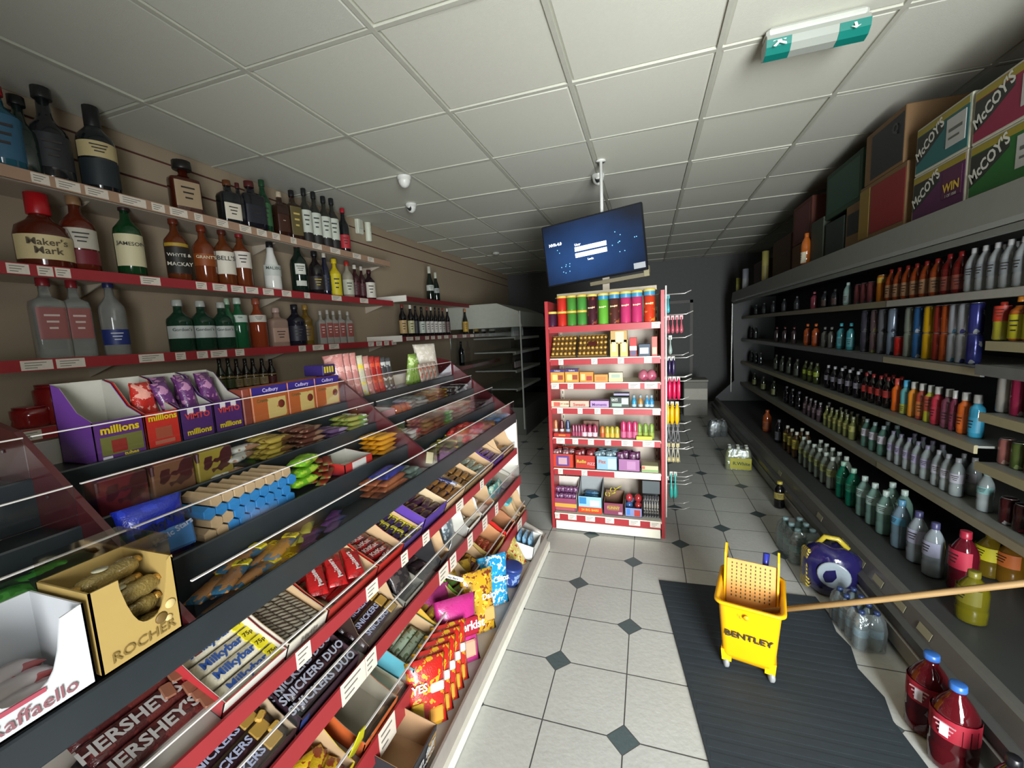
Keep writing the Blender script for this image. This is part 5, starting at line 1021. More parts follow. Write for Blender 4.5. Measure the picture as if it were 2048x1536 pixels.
def blob(mb, rx, ry, rz_, cz, m_, seed=1, n=18, kk=12, amp=.12):
    vs = []; fs = []
    for j in range(kk+1):
        t = PI*j/kk
        for i in range(n):
            a_ = 2*PI*i/n; st, ct = math.sin(t), -math.cos(t); st = st**.6; ct = math.copysign(abs(ct)**.8, ct)
            v = Vector((st*math.cos(a_), st*math.sin(a_), ct)); q = 1+amp*mnoise.noise(v*2.2+Vector((seed*3.1, 0, 0)))
            vs.append((v.x*rx*q, v.y*ry*q, cz+v.z*rz_*q))
    for j in range(kk):
        for i in range(n): fs.append((j*n+i, j*n+(i+1) % n, (j+1)*n+(i+1) % n, (j+1)*n+i))
    mb.add(vs, fs, m_, True); return mb
blob(MB(), .12, .085, .125, .128, mat('#1e1a4a', .15, coat=.6, bump=.5, sc=12), 2).obj('sack', pb)
m = MB(); m.T = TR(.01, -.082, .135)@RX(90)
m.lathe([(.035, 0), (.06, .004), (.066, .0), (.062, -.006), (.035, -.006)], mat('#8f9aa2', .15, coat=.4, bump=.5), n=22).obj('window_ring', pb)
m = MB(); m.T = TR(.01, -.08, .135)@RX(90); m.lathe([(.001, -.002), (.04, -.002)], mat('#3c4a54', .12, coat=.5), n=22, capb=False, capt=False).obj('window', pb)
m = MB(); m.T = TR(-.1, -.02, .12)@RZ(-60)@RX(90); m.box(-.03, .03, -.1, .1, -.01, .012, mat('#a8962c', .3, c2='#2a2440', pat='wave', psc=30, thr=.6), .008).obj('side_label', pb)
m = MB(); m.tube([(-.06, 0, .24), (-.03, .0, .285), (.02, 0, .285), (.06, 0, .245)], .012, mat('#a8962c', .3, bump=.4)).obj('gathered_top', pb)
def squash(px_, py_, lab, h=.33, r=.066):
    P = Vector((1.045, py_, 0))
    def f():
        o = bottle('squash_bottle', 'big', h, r, '#4e0f16', '#2f5fa4', tr=.25, lab='#8f1c2c', lz=(.42, .66), n=18, tcol='#b98a90', capz=.93, capr=.36, labw=1.3)
        MB().box(-.012, .012, -r*1.05-.001, -r*1.04, h*.46, h*.6, mat('#cfc8d0', .5)).obj('barcode_label', o); return o
    return place('sq', f, (P.x, P.y, .001), -.9, lab, 'bottle')
squash(0, 1.88, 'big red squash bottle with blue cap on the floor, farther of two'); squash(0, 1.735, 'big red squash bottle with blue cap on the floor, nearer of two')
for i, (px_, py_) in enumerate(((2006, 1560), (2075, 1600))):
    P = Vector((1.07, 1.53-.1*i, 0)); place('flc', B('cola_bottle', 'big', .27, .045, '#0d0c0e', '#16161a', lab='#1c1a1c'), (P.x, P.y, .001), -.8, ['nearer to the squash bottles', 'right at the picture corner'][i]+': black cola bottle on the floor in the bottom right corner', 'bottle')
# ---- ceiling fittings
WC = mat('#d5d6cf', .35, var=.03)
def dome(px_, py_, sc_, lab, lens=(0, 0)):
    P = at(px_, py_, Z, HC); o = root('dome_camera'); o.location = (P.x, P.y, HC); k = sc_
    MB().lathe([(.03*k, -.03*k), (.052*k, -.028*k), (.056*k, -.005), (.058*k, -.002)], WC, n=24).obj('base', o)
    m = MB(); m.T = TR(0, 0, -.03*k); m.lathe([(.004*k, -.058*k), (.022*k, -.052*k), (.038*k, -.036*k), (.048*k, -.012*k), (.05*k, .005*k)], WC, n=24); h = m.obj('housing', o)
    if lens:
        m = MB(); m.T = TR(0, -.02*k, -.055*k)@RX(62)@RZ(0); m.lathe([(.024*k, 0), (.024*k, .03*k), (.02*k, .032*k), (.017*k, .026*k), (.001, .026*k)], mat('#2a2b2c', .2, coat=.5), n=20).obj('lens', h)
    tag(o, lab, 'security camera'); return o
dome(808, 353, 1.05, 'white dome camera turned away, nearest of the two left ceiling ones', None)
dome(822, 408, 1.0, 'white dome camera with dark lens below the turned one'); dome(1196, 350, 1.0, 'white dome camera just in front of the hanging screen')
def flat(px_, py_, r, lab, nm, c='#b5b5ad'):
    P = at(px_, py_, Z, HC); o = root(nm); o.location = (P.x, P.y, HC); MB().lathe([(r*.8, -.035), (r, -.025), (r, 0)], mat(c, .4), n=24).obj('cover', o); MB().lathe([(r*.5, -.045), (r*.55, -.035)], mat('#8f8f88', .4), n=20).obj('sensor_ring', o); tag(o, lab, 'detector'); return o
flat(992, 505, .06, 'small round detector on the ceiling to the left of the screen', 'smoke_detector'); flat(1352, 547, .2, 'wide round light fitting glinting at the dark far end of the ceiling', 'ceiling_light', '#c9c9c0')
o = MB().lathe([(.02, -.04), (.035, -.025), (.035, 0)], mat('#8f9094', .4), n=14).obj('smoke_detector'); P = at(1415, 522, Z, HC); o.location = (P.x, P.y, HC); tag(o, 'tiny pale detector on the ceiling above the chiller end', 'detector')
# exit light
ex = root('exit_light'); ex.location = (.745, 2.46, HC); tag(ex, 'emergency exit light with green running-man panels hanging from the ceiling', 'exit sign')
MB().box(-.2, .2, -.055, .035, -.04, -.002, mat('#b4b6ae', .35), .012).obj('housing', ex)
GRN = mat('#0c6a60', .3, var=.03); DIF = mat('#8f938b', .3, var=.03)
body = [(-.06, -.04), (-.065, -.06), (-.058, -.09), (-.035, -.112), (.005, -.118), (.04, -.1), (.045, -.06), (.04, -.04)]
MB().prism(body, -.2, .2, DIF, 'x').obj('diffuser', ex)
for a, b in ((-.202, -.1), (.085, .202)):
    g = MB().prism([(p[0]*1.02-.0015, p[1]*1.01-.0008) for p in body[1:6]]+[(.038, -.098), (.004, -.115), (-.034, -.109), (-.055, -.088), (-.062, -.06)], a, b, GRN, 'x').obj('green_panel', ex)
    wm = mat('#d4dcd4', .4); p = MB(); p.T = TR((a+b)/2, -.0655, -.078)@RX(-28)@Matrix.Scale(1.35, 4)
    if a < 0:
        p.lathe([(.0005, 0), (.006, 0)], wm, n=10) if 0 else None
        p.prism([(-.006, .016), (.006, .016), (.006, .026), (-.006, .026)], -.004, -.002, wm).prism([(-.014, .012), (.01, .014), (.022, .006), (.02, .002), (.008, .008), (.008, -.004), (.02, -.012), (.02, -.022), (.012, -.018), (0, -.008), (-.012, -.024), (-.02, -.02), (-.006, -.004), (-.006, .006), (-.018, .004)], -.004, -.002, wm)
    else: p.prism([(-.003, -.022), (-.014, -.01), (-.005, -.013), (-.005, .026), (.003, .026), (.003, -.013), (.012, -.01)], -.004, -.002, wm)
    p.obj('pictogram', g)
# ---- hanging screen
c0 = (at(1083, 455, Y, 3.62)+at(1288, 403, Y, 3.45)+at(1295, 545, Y, 3.45)+at(1095, 570, Y, 3.62))/4
tv = root('hanging_screen'); tv.location = c0; tv.rotation_euler = (math.radians(2), math.radians(-4.5), math.radians(-9)); tag(tv, 'wide black screen with a login page hanging from a white pole above the gondola', 'television')
W2, H2 = .42, .255
MB().box(-W2, W2, 0, .035, -H2, H2, mat('#14161a', .25), .006).obj('casing', tv)
def scr_mat():
    m = bpy.data.materials.new('screen_glow'); m.use_nodes = True; nt = m.node_tree; b = nt.nodes['Principled BSDF']; tc = N(nt, 'ShaderNodeTexCoord'); g = N(nt, 'ShaderNodeTexNoise'); g.inputs['Scale'].default_value = 4
    cr = N(nt, 'ShaderNodeValToRGB'); cr.color_ramp.elements[0].color = lin('#0b1220'); cr.color_ramp.elements[1].color = lin('#2b4f86'); cr.color_ramp.elements[0].position = .35; cr.color_ramp.elements[1].position = 1.0
    mp = N(nt, 'ShaderNodeMapping'); mp.inputs['Scale'].default_value = (1.4, 1, 2.2); mp.inputs['Location'].default_value = (.1, 0, .1); gr = N(nt, 'ShaderNodeTexGradient', gradient_type='SPHERICAL')
    ad = N(nt, 'ShaderNodeMath', operation='ADD'); mu = N(nt, 'ShaderNodeMath', operation='MULTIPLY'); mu.inputs[1].default_value = .3
    L = nt.links.new; L(tc.outputs['Object'], mp.inputs[0]); L(mp.outputs[0], gr.inputs[0]); L(tc.outputs['Object'], g.inputs['Vector']); L(g.outputs['Fac'], mu.inputs[0]); L(gr.outputs['Fac'], ad.inputs[0]); L(mu.outputs[0], ad.inputs[1]); L(ad.outputs[0], cr.inputs[0])
    b.inputs['Base Color'].default_value = (.005, .006, .01, 1); b.inputs['Roughness'].default_value = .15; L(cr.outputs[0], b.inputs['Emission Color']); b.inputs['Emission Strength'].default_value = 1; return m
s = MB().box(-W2+.012, W2-.012, -.001, 0, -H2+.014, H2-.012, scr_mat()).obj('screen', tv)
GLOW = mat('#eef6ff', .4, emit=2.2, var=0); g = MB()
for (a, b, e, f) in ((-.145, .12, .005, .04), (-.145, .12, -.045, -.01)): g.box(a, b, -.003, -.001, e-.01, f-.01, GLOW)
g.obj('input_field', s)
txt('NVR-4.0', .032, GLOW, s, (-.31, -.003, .085), bold=.03, name='screen_text'); txt('User', .026, GLOW, s, (-.118, -.003, .048), bold=.03, name='screen_text'); txt('Login', .022, GLOW, s, (-.02, -.003, -.085), bold=.03, name='screen_text')
g = MB(); rn = random.Random(5); CY = mat('#6fc4ee', .4, emit=1.5, var=0)
for (cx_, cz_, n_) in ((.2, -.02, 4), (-.24, -.1, 5), (.21, .06, 2), (.33, .02, 2), (-.26, .02, 2), (-.25, -.17, 3), (.24, -.1, 2)):
    for k in range(n_): dx = rn.uniform(-.04, .04); dz = rn.uniform(-.02, .02); g.box(cx_+dx, cx_+dx+.006, -.002, -.001, cz_+dz, cz_+dz+.006, CY)
g.obj('glowing_dots', s)
MB().box(.315, .405, -.004, -.001, -.235, -.19, mat('#9a9ca0', .5), .003).obj('paper_note', tv)
P = at(1220, 395, Z, HC)
MB().tube([(c0.x+.075, c0.y+.1, c0.z-.1), (c0.x+.075, c0.y+.1, HC)], .014, mat('#cfd0cc', .3)).lathe([(.04, HC-.01), (.04, HC)], WC, cx=c0.x+.075, cy=c0.y+.1).obj('hanging_pole'); tag(bpy.data.objects['hanging_pole'], 'white pole from the ceiling holding the screen', 'pole')
b = MB().box(-.06, .42, .045, .1, -.3, -.27, mat('#6e6650', .5)).box(.38, .42, .04, .1, -.3, -.22, mat('#8a8264', .5)); b.T = Matrix(); o = b.obj('bracket_arm', tv)
# ================================================================ stock of the sweet counter
FA, FB, FC, FBase = LF((-.948, 0, .764), TA), LF((-.928, 0, .543), TA), LF((-.893, 0, .268), TA), LF((-.765, 0, .108), 10.1)
T1, T2, T3, T4 = [LF((TIER[i][0]-.016, 0, TF[i]+.0005), 0) for i in range(4)]
def bar(L, W, T, c, c2=None, text=None, tcol='#ffffff', tsz=1, patch=None, ptxt=None, seed=0, name='chocolate_bar', ends=None, band=(.3, .7), m=None, pat='noise'):
    def f():
        mm = m or wrap(c, c2, pat=pat); mb = MB().pillow(L, W, T, mm, mat(ends, .3, metal=.3) if ends else None, seed=seed, band=band)
        if not text and not patch: return mb.obj(name)
        o = root(name); mb.obj('wrapper', o)
        if text: txt(text, min(W*.8, L*1.15/len(text)/.6)*tsz, mat(tcol, .4), o, (-L*.06, 0, T*1.06+.0008), rot=(0, 0, 0), bold=.03)
        if patch:
            MB().box(L*.24, L*.43, -W*.47, W*.47, T*.6, T*1.08, mat(patch, .35), .003).obj('price_flash', o)
            if ptxt: txt(ptxt, W*.42, mat('#3a2a10', .4), o, (L*.335, 0, T*1.08+.0008), rot=(0, 0, 0), bold=.02)
        return o
    return f
def heap(F, u0, u1, d0, d1, rows, layers, T, key, b, lab, cat, grp=None, jit=4, z0=.001, turn=0, cols=1, du=None, dz=None, rock=0):
    """rows of packs side by side through the depth, cols along the shelf, stacked in layers"""
    rn = random.Random(str(key)); k = 0
    for l in range(layers):
        for c in range(cols):
            for r in range(rows):
                u = u0+(u1-u0)*(c+.5)/cols+rn.uniform(-.006, .006); d = d0+(d1-d0)*(r+.5)/rows
                M = F@TR(u, d, z0+l*T*1.12+(rn.uniform(0, .002)))@RZ(turn+rn.uniform(-jit, jit))@RX(rock*rn.uniform(-1, 1))
                place(key, b, None, 0, lab, cat, grp or lab+', pile', M=M); k += 1
def tray(F, u0, u1, d0, d1, hf, hb, out, ins, lab, name='display_carton', words=None, panel=None, side=None, step=.5, cat='carton', floor=True, base=None, sidewords=None, rag=0):
    """open-topped shelf carton: low front, high back, side walls dropping towards the front"""
    w, d = u1-u0-.004, d1-d0; o = root(name); o.matrix_world = F@TR((u0+u1)/2, d0, .0012); t = .003; mo = mat(out, .5, var=.05) if isinstance(out, str) else out; mi_ = mat(ins, .75, var=.05) if isinstance(ins, str) else ins
    rn = random.Random(lab); mb = MB()
    if floor: mb.box(-w/2, w/2, 0, d, 0, t, mi_)
    if rag:
        pts = [(-w/2, 0)]+[(-w/2+w*i/10, hf+rn.uniform(-rag, rag)) for i in range(11)]+[(w/2, 0)]
        mb.prism(pts, 0, t, mo)
    else: mb.box(-w/2, w/2, 0, t, 0, hf, mo)
    mb.box(-w/2, w/2, t, t+.0015, 0, hf-.002, mi_)
    mb.box(-w/2, w/2, d-t, d, 0, hb, mi_)
    for s in (-1, 1):
        xo = -w/2 if s < 0 else w/2-t/2; xi = -w/2+t/2 if s < 0 else w/2-t
        pr_ = [(0, 0), (0, hf), (d*step*.5, hf+(hb-hf)*.25), (d*step, hb*.95), (d, hb), (d, 0)]
        mb.prism(pr_, xo, xo+t/2, mat(side, .5) if side else mo, 'x'); mb.prism([(a+.001, b) for a, b in pr_], xi, xi+t/2, mi_, 'x')
    mb.obj('carton', o)
    if panel:
        for k, (a, b, e, f, pc) in enumerate(panel): MB().box(-w/2+a*w, -w/2+b*w, -.0012-.0007*k, 0, e*hf, f*hf, mat(pc, .5, var=.05), .0).obj('printed_panel', o)
    for (tt, sx, sz, size, col, an) in (words or ()): txt(tt, size, mat(col, .5), o, (-w/2+sx*w, -.0042, sz*hf), rot=(PI/2, an, 0), bold=.035)
    for (tt, sy, sz, size, col) in (sidewords or ()): txt(tt, size, mat(col, .5), o, (-w/2-.001, d*sy, hf*sz), rot=(PI/2, 0, -PI/2), bold=.02)
    tag(o, lab, cat); return o
KR = '#c3a37c'
# ---------------------------------------------------------------- upper tilted shelf
def yA(px): return yat(px, -.948, .79)
for i in range(3):
    place('her', bar(.19, .056, .016, '#43191a', '#5a2422', "HERSHEY'S", '#a9a5a2', .98, seed=3), None, 0, 'long dark brown chocolate bar with big grey capitals, '+['nearest', 'middle', 'rearmost'][i]+' of three', 'chocolate bar', M=FA@TR(.515-.003*i, .085+.056*i, .012+.004*i)@RZ(1-i)@RX(8))
for i in range(3):
    for j in range(2): place('hfin', lambda: MB().box(-.012, .012, -.02, .02, 0, .008, mat('#8a5a44', .5), .003).obj('biscuit_finger'), None, 0, 'brown chocolate finger beside the dark bars with grey capitals', 'biscuit', 'brown chocolate fingers', M=FA@TR(.602-.03*j*(i>0), .06+.055*i+.03*j, .03)@RZ(-12))
place('oreo', lambda: MB().pillow(.2, .15, .03, mat('#54575c', .35, c2=('#b5b7b8', '#2c3036'), psc=26, thr=.55), seed=9).obj('biscuit_bag'), None, 0, 'grey and black patterned biscuit bag in the bottom left corner', 'biscuit bag', M=FA@TR(.33, .06, .005)@RZ(10))
place('orb2', lambda: MB().pillow(.1, .05, .02, wrap('#2a5c8c', '#b9c4cc'), seed=9).obj('biscuit_pack'), None, 0, 'small blue and white pack in the bottom left corner', 'biscuit', M=FA@TR(.405, .03, .03)@RZ(-20))
tray(FA, .605, .785, .012, .23, .05, .075, '#b9343a', '#d8d2c6', 'white and red open carton of white chocolate bars', step=.9, panel=[(0, 1, .45, 1, '#d8d4ca')])
for i in range(5):
    place('milk', bar(.185, .042, .016, '#d3cbb4', '#dfd6bd', 'Milkybar', '#2b4f94', .92, '#d9cb22', '75p', 4), None, 0, 'white chocolate bar with blue lettering and yellow price end, '+['front', 'second', 'third', 'fourth', 'rearmost'][i]+' of five in their carton', 'chocolate bar', M=FA@TR(.705, .045+.046*i, .022+.003*(i % 2))@RX(8))
tray(FA, .788, .938, .012, .24, .055, .08, '#d6cfbf', KR, 'white open carton of chocolate bars with yellow flower ends', step=.9, words=[('24x42g', .5, .6, .022, '#55504a', 0)])
for i in range(5): place('bisc', bar(.2, .036, .02, '#8f8a78', '#3a2a22', None, patch='#c9b43a', seed=6, pat='wave', name='striped_bar'), None, 0, 'grey and brown striped bar with yellow end, '+nth(i, 5)+' in the white carton', 'chocolate bar', 'striped bars in the white carton', M=FA@TR(.812+.026*i, .13, .026)@RZ(90)@RX(-30))
tray(FA, .942, 1.192, .012, .23, .05, .08, '#b03026', KR, 'red open carton of shiny red sweet bags', step=.9)
for i in range(3):
    def malt():
        o = root('chocolate_bag'); MB().pillow(.16, .062, .026, wrap('#b31a1c', '#8a1014'), seed=5).obj('wrapper', o); txt('Maltesers', .024, mat('#dcd4d0', .4), o, (-.01, 0, .0265), rot=(0, 0, .25), bold=.03)
        MB().lathe([(.009, .0), (.013, .004), (.008, .009)], mat('#5c2a1c', .3, coat=.5), cx=.045, cy=.004, n=12).obj('printed_ball', o).location = (0, 0, .019); return o
    place('malt', malt, None, 0, 'shiny red chocolate bag with white lettering, '+['left', 'middle', 'right'][i]+' of three', 'chocolate bag', M=FA@TR(1.02+.068*i, .14-.02*i, .036)@RZ(52)@RX(-6))
heap(FA, .96, 1.175, .03, .22, 4, 1, .02, 'maltu', bar(.14, .048, .02, '#a01a1c', '#7a1014', seed=3, name='chocolate_bag'), 'red chocolate bag under the three shiny ones', 'chocolate bag', jit=8)
tray(FA, 1.195, 1.362, .012, .24, .05, .085, '#b8261c', KR, 'red open carton of dark wafer bars beside the chocolate bags', step=.9)
heap(FA, 1.2, 1.355, .02, .225, 6, 2, .016, 'kit', bar(.13, .032, .015, '#94191a', '#4a2a2c', 'KitKat', '#c9b4b0', 1.1, seed=8, name='wafer_bar'), 'red and grey wafer bar in the red carton', 'chocolate bar', jit=14)
tray(FA, 1.365, 1.515, .012, .25, .045, .06, '#55407e', KR, 'violet open carton of yellow and navy bars', step=.9)
heap(FA, 1.37, 1.51, .02, .235, 6, 2, .016, 'crn', bar(.09, .032, .016, '#2a2040', '#a8a030', patch='#b8ae30', seed=8, name='caramel_bar'), 'navy and yellow chocolate bar in the violet carton', 'chocolate bar', cols=2, jit=8)
tray(FA, 1.518, 1.728, .012, .25, .085, .10, '#4a2f86', '#cbb590', 'deep purple open carton with torn flap and brown bars', step=.6, rag=.004, side='#5a3c96')
heap(FA, 1.535, 1.715, .03, .23, 5, 2, .02, 'twi', bar(.1, .038, .02, '#3a1c34', '#6a4a2c', seed=8, name='twist_bar'), 'dark purple-brown twist bar in the deep purple carton', 'chocolate bar', cols=2, jit=14, z0=.02)
tray(FA, 1.735, 1.955, .012, .25, .06, .085, KR, KR, 'brown open carton of caramel bars, next to the deep purple one', step=.8)
heap(FA, 1.79, 1.95, .02, .23, 5, 2, .018, 'car', bar(.09, .036, .018, '#9a6a32', '#2a2440', seed=8, name='caramel_bar'), 'amber and navy caramel bar', 'chocolate bar', cols=2, jit=8, z0=.012)
place('blueb', bar(.16, .03, .018, '#23264c', '#8a90a8', seed=8), None, 0, 'dark blue wrapped bar lying across the caramel bars', 'chocolate bar', M=FA@TR(1.9, .13, .07)@RZ(105))
tray(FA, 1.96, 2.168, .012, .25, .06, .085, '#8a7450', KR, 'tan open carton of black edged amber bars', step=.8)
heap(FA, 1.97, 2.16, .02, .23, 5, 2, .018, 'car2', bar(.09, .036, .018, '#8a6230', '#1c1a18', seed=9, name='caramel_bar'), 'amber bar with black edging', 'chocolate bar', cols=2, jit=8, z0=.012)
tray(FA, 2.17, 2.405, .012, .25, .05, .085, KR, KR, 'brown open carton of silver-green packs', step=.8)
heap(FA, 2.18, 2.4, .02, .23, 5, 1, .02, 'sil', bar(.15, .036, .02, '#7d8f80', '#c5cdbf', seed=9, name='foil_pack'), 'silver-green wrapped pack in the brown carton', 'chocolate bar', jit=12, z0=.02)
tray(FA, 2.41, 2.6, .012, .25, .055, .085, '#4a2f80', KR, 'purple open carton near the far end of the upper tilted shelf', step=.7)
heap(FA, 2.415, 2.595, .02, .23, 5, 1, .02, 'pur', bar(.16, .036, .022, '#43256c', '#7c6aa0', seed=9, name='mint_bar'), 'shiny purple bar in the far purple carton', 'chocolate bar', jit=8, z0=.03)
tray(FA, 2.605, 2.85, .012, .25, .05, .14, KR, KR, 'tall brown carton at the far end of the upper tilted shelf', step=.5)
heap(FA, 2.61, 2.84, .02, .23, 3, 1, .02, 'dka', bar(.17, .036, .022, '#3c2c3c', '#5a4a3c', seed=9, name='mint_bar'), 'dark bar in the far tall brown carton', 'chocolate bar', jit=8, z0=.02)
# ---------------------------------------------------------------- middle tilted shelf
SNK = lambda L=.2: bar(L, .038, .022, '#2a161c', '#3a2226', 'SNICKERS', '#aab0cc', .95, '#a8843c', None, 5, name='nut_bar')
tray(FB, .5, .77, .012, .24, .05, .1, '#3a2226', '#b9a284', 'dark open carton of peanut bars at the bottom of the picture', step=.7)
for i in range(4): place('sn1', SNK(.23), None, 0, 'dark peanut bar with outlined capitals, '+nth(i, 4)+' row in the near carton', 'chocolate bar', M=FB@TR(.64, .045+.045*i, .03)@RX(8)@RZ(2))
for i in range(3): place('gps', lambda: MB().box(-.015, .015, -.01, .01, 0, .012, mat('#c9a04c', .35, c2='#8a5a24'), .004).obj('wrapped_toffee'), None, 0, 'small gold wrapped sweet beside the peanut bars, '+['lower', 'middle', 'upper'][i], 'sweet', M=FB@TR(.735, .06+.05*i, .053)@RZ(20*i))
tray(FB, .78, 1.03, .012, .24, .06, .085, '#33202a', '#4a3038', 'dark brown carton of double peanut bars', step=.8, panel=[(.0, .12, .1, .9, '#26386c')])
for i in range(4): place('sn2', bar(.21, .04, .024, '#2c1a20', '#3c262a', 'SNICKERS DUO', '#a3a5b4', 1.1, None, None, 5, name='nut_bar'), None, 0, 'long dark peanut bar with double wording, '+nth(i, 4)+' row', 'chocolate bar', M=FB@TR(.91, .045+.045*i, .04+.01*(i % 2))@RX(14)@RZ(4*(i-1)))
heap(FB, 1.035, 1.078, .03, .2, 3, 1, .02, 'dk1', bar(.08, .045, .025, '#33242a', '#4a363c', seed=2, name='sweet_bag'), 'plain dark bag between the peanut bar cartons', 'sweet bag', jit=20)
tray(FB, 1.08, 1.3, .012, .23, .04, .12, '#3a2a26', '#bfa27e', 'brown open carton holding three peanut bars', step=.5)
for i in range(3): place('sn1', SNK(.2), None, 0, 'dark peanut bar with outlined capitals, '+['front', 'middle', 'rear'][i]+' of three in the brown carton', 'chocolate bar', M=FB@TR(1.185, .05+.045*i, .03)@RX(8)@RZ(3))
tray(FB, 1.31, 1.46, .012, .23, .05, .07, '#8f8c80', '#8a8578', 'grey-white carton with dark pouches', step=.8)
def pouch(w, h, t, c, c2, name='sweet_pouch', pat='noise'): return lambda: bag(name, w, h, t, c, c2, seed=3, pat=pat)
for i in range(3): place('dkp', pouch(.13, .12, .03, '#2e2a2c', '#4a4240'), None, 0, 'black pouch, '+['front', 'middle', 'rear'][i]+' of three leaning in the grey-white carton', 'sweet pouch', M=FB@TR(1.385, .05+.06*i, .012)@RX(-38))
heap(FB, 1.47, 1.6, .03, .22, 4, 1, .02, 'dkh', bar(.09, .045, .024, '#2a1c20', '#4c3c34', seed=4, name='wrapped_sweet'), 'black wrapped sweet beyond the black pouches', 'sweet', cols=2, jit=30, rock=14)
tray(FB, 1.6, 1.69, .012, .24, .07, .15, '#2c2a2c', KR, 'black edged brown carton with tall back', step=.35)
place('wcd', lambda: MB().box(-.03, .03, 0, .003, 0, .09, mat('#cfd4d2', .5)).obj('white_card'), None, 0, 'white card standing by the black edged carton', 'card', M=FB@TR(1.735, .03, .004)@RZ(20))
place('gpk', pouch(.12, .11, .03, '#5f6c74', '#a9b0b0'), None, 0, 'grey-blue pouch leaning beyond the black edged carton', 'sweet pouch', M=FB@TR(1.83, .07, .02)@RX(-30))
tray(FB, 1.93, 2.1, .012, .24, .06, .14, '#d5d2c8', KR, 'white edged carton with rounded brown back', step=.35)
heap(FB, 1.94, 2.09, .03, .2, 3, 1, .02, 'wpk', bar(.1, .05, .028, '#bdb9ac', '#8f8a7a', seed=4, name='wrapped_sweet'), 'cream wrapped sweet in the white edged carton', 'sweet', jit=30, z0=.02)
tray(FB, 2.13, 2.33, .012, .24, .05, .13, '#d9d6cc', KR, 'second white edged carton farther along', step=.35)
heap(FB, 2.14, 2.31, .03, .2, 3, 1, .02, 'wpk2', bar(.1, .05, .028, '#c2a89c', '#8f8a7a', seed=4, name='wrapped_sweet'), 'pinkish wrapped sweet in the farther white edged carton', 'sweet', jit=30, z0=.02)
for i in range(4): place('teal', pouch(.11, .1, .05, '#4f9c98', '#a9b8a4'), None, 0, 'teal sweet pouch, '+nth(i, 4)+' at the far end of the middle shelf', 'sweet pouch', M=FB@TR(2.43+.09*(i % 2)+.05*(i//2), .05+.09*(i//2), .003)@RX(-15)@RZ(20*(i % 2)-10))
tray(FB, 2.62, 2.84, .02, .2, .02, .03, '#b5b0a4', '#c9c4b8', 'shallow pale tray at the far end of the middle shelf')
# ---------------------------------------------------------------- lower tilted shelf
tray(FC, .74, .925, .012, .24, .055, .1, '#c9b01c', KR, 'yellow open carton of chocolate bars at the picture bottom', step=.6, panel=[(.5, .7, .2, .9, '#c95a24')])
heap(FC, .76, .92, .03, .22, 4, 2, .02, 'yel', bar(.15, .04, .02, '#c9a31c', '#8a3a1c', seed=5, name='toffee_bar'), 'yellow and brown wrapped bar at the picture bottom', 'chocolate bar', jit=26, z0=.01, rock=12)
place('ydm', lambda: MB().prism([(-.035, .04), (0, 0), (.035, .04), (.02, .11), (-.01, .12)], 0, .003, mat('#c6c01e', .45, c2='#d8e0c8', psc=12, thr=.6)).obj('yellow_flap'), None, 0, 'yellow and white pointed card flap standing beside the orange carton', 'card', M=FC@TR(.945, .03, .035))
tray(FC, .97, 1.16, .012, .26, .065, .1, '#c4602f', '#8b8474', 'empty orange fronted carton with grey inside', step=.75, words=[('CHOCOLATE', .5, .5, .022, '#e0b08a', 0)], rag=.003)
tray(FC, 1.17, 1.25, .03, .25, .02, .02, '#bdb7a0', '#bdb7a0', 'flat empty grey-cream tray end', cat='carton')
tray(FC, 1.26, 1.49, .012, .26, .085, .1, '#a9b89c', KR, 'pale green printed carton with sky blue side', step=.7, side='#5fa9b8', panel=[(.05, .5, .2, .8, '#7fa9a4'), (.55, .9, .3, .9, '#b9c2a0')])
heap(FC, 1.27, 1.48, .03, .23, 5, 1, .02, 'pgr', bar(.19, .04, .026, '#9fb09a', '#5a6a4c', seed=5, name='biscuit_pack'), 'pale green pack with dark window in the printed carton', 'biscuit', jit=5, z0=.03)
tray(FC, 1.5, 1.715, .012, .26, .08, .12, '#c9a03c', KR, 'golden yellow carton of biscuits with red flap', step=.5, panel=[(0, .2, .1, .9, '#b83424')])
heap(FC, 1.51, 1.7, .03, .23, 4, 1, .02, 'yel2', bar(.17, .045, .026, '#a8842a', '#c9a82c', seed=5, name='wrapped_biscuit'), 'golden wrapped biscuit in the yellow carton', 'biscuit', jit=5, z0=.035)
tray(FC, 1.725, 1.89, .012, .26, .08, .125, '#6ea83c', KR, 'bright green carton with a white strip reading Natural Way Bars', step=.5, panel=[(0, .12, .1, 1, '#c9c03a')], words=[])
place('nwb', lambda: (lambda o: (MB().box(-.085, .085, 0, .003, 0, .025, mat('#dcdcd6', .5), .001).obj('strip', o), txt('Natural Way Bars', .016, mat('#4a4a46', .5), o, (0, -.002, .0125), bold=.02), o)[2])(root('carton_strip')), None, 0, 'white strip of card with small black wording standing in front of the green carton', 'card', M=FC@TR(1.73, .13, .13)@RZ(-70))
heap(FC, 1.74, 1.88, .03, .23, 3, 1, .02, 'grn', bar(.14, .05, .035, '#5a8a3c', '#8a3a2c', seed=5, name='jelly_bar'), 'green wrapped bar in the bright green carton', 'sweet', jit=25, z0=.02)
tray(FC, 1.9, 2.1, .012, .26, .07, .11, '#8a2024', KR, 'dark red carton of maroon bars with gold tips', step=.5)
heap(FC, 1.91, 2.09, .03, .23, 5, 1, .02, 'mar', bar(.14, .036, .03, '#4c2030', '#8a5a5c', patch='#c9962c', seed=5, name='maroon_bar'), 'maroon bar with gold tip', 'chocolate bar', jit=9, z0=.03)
tray(FC, 2.11, 2.36, .012, .26, .09, .12, '#b49a58', '#c98f62', 'tan framed carton of shiny red sweets', step=.5)
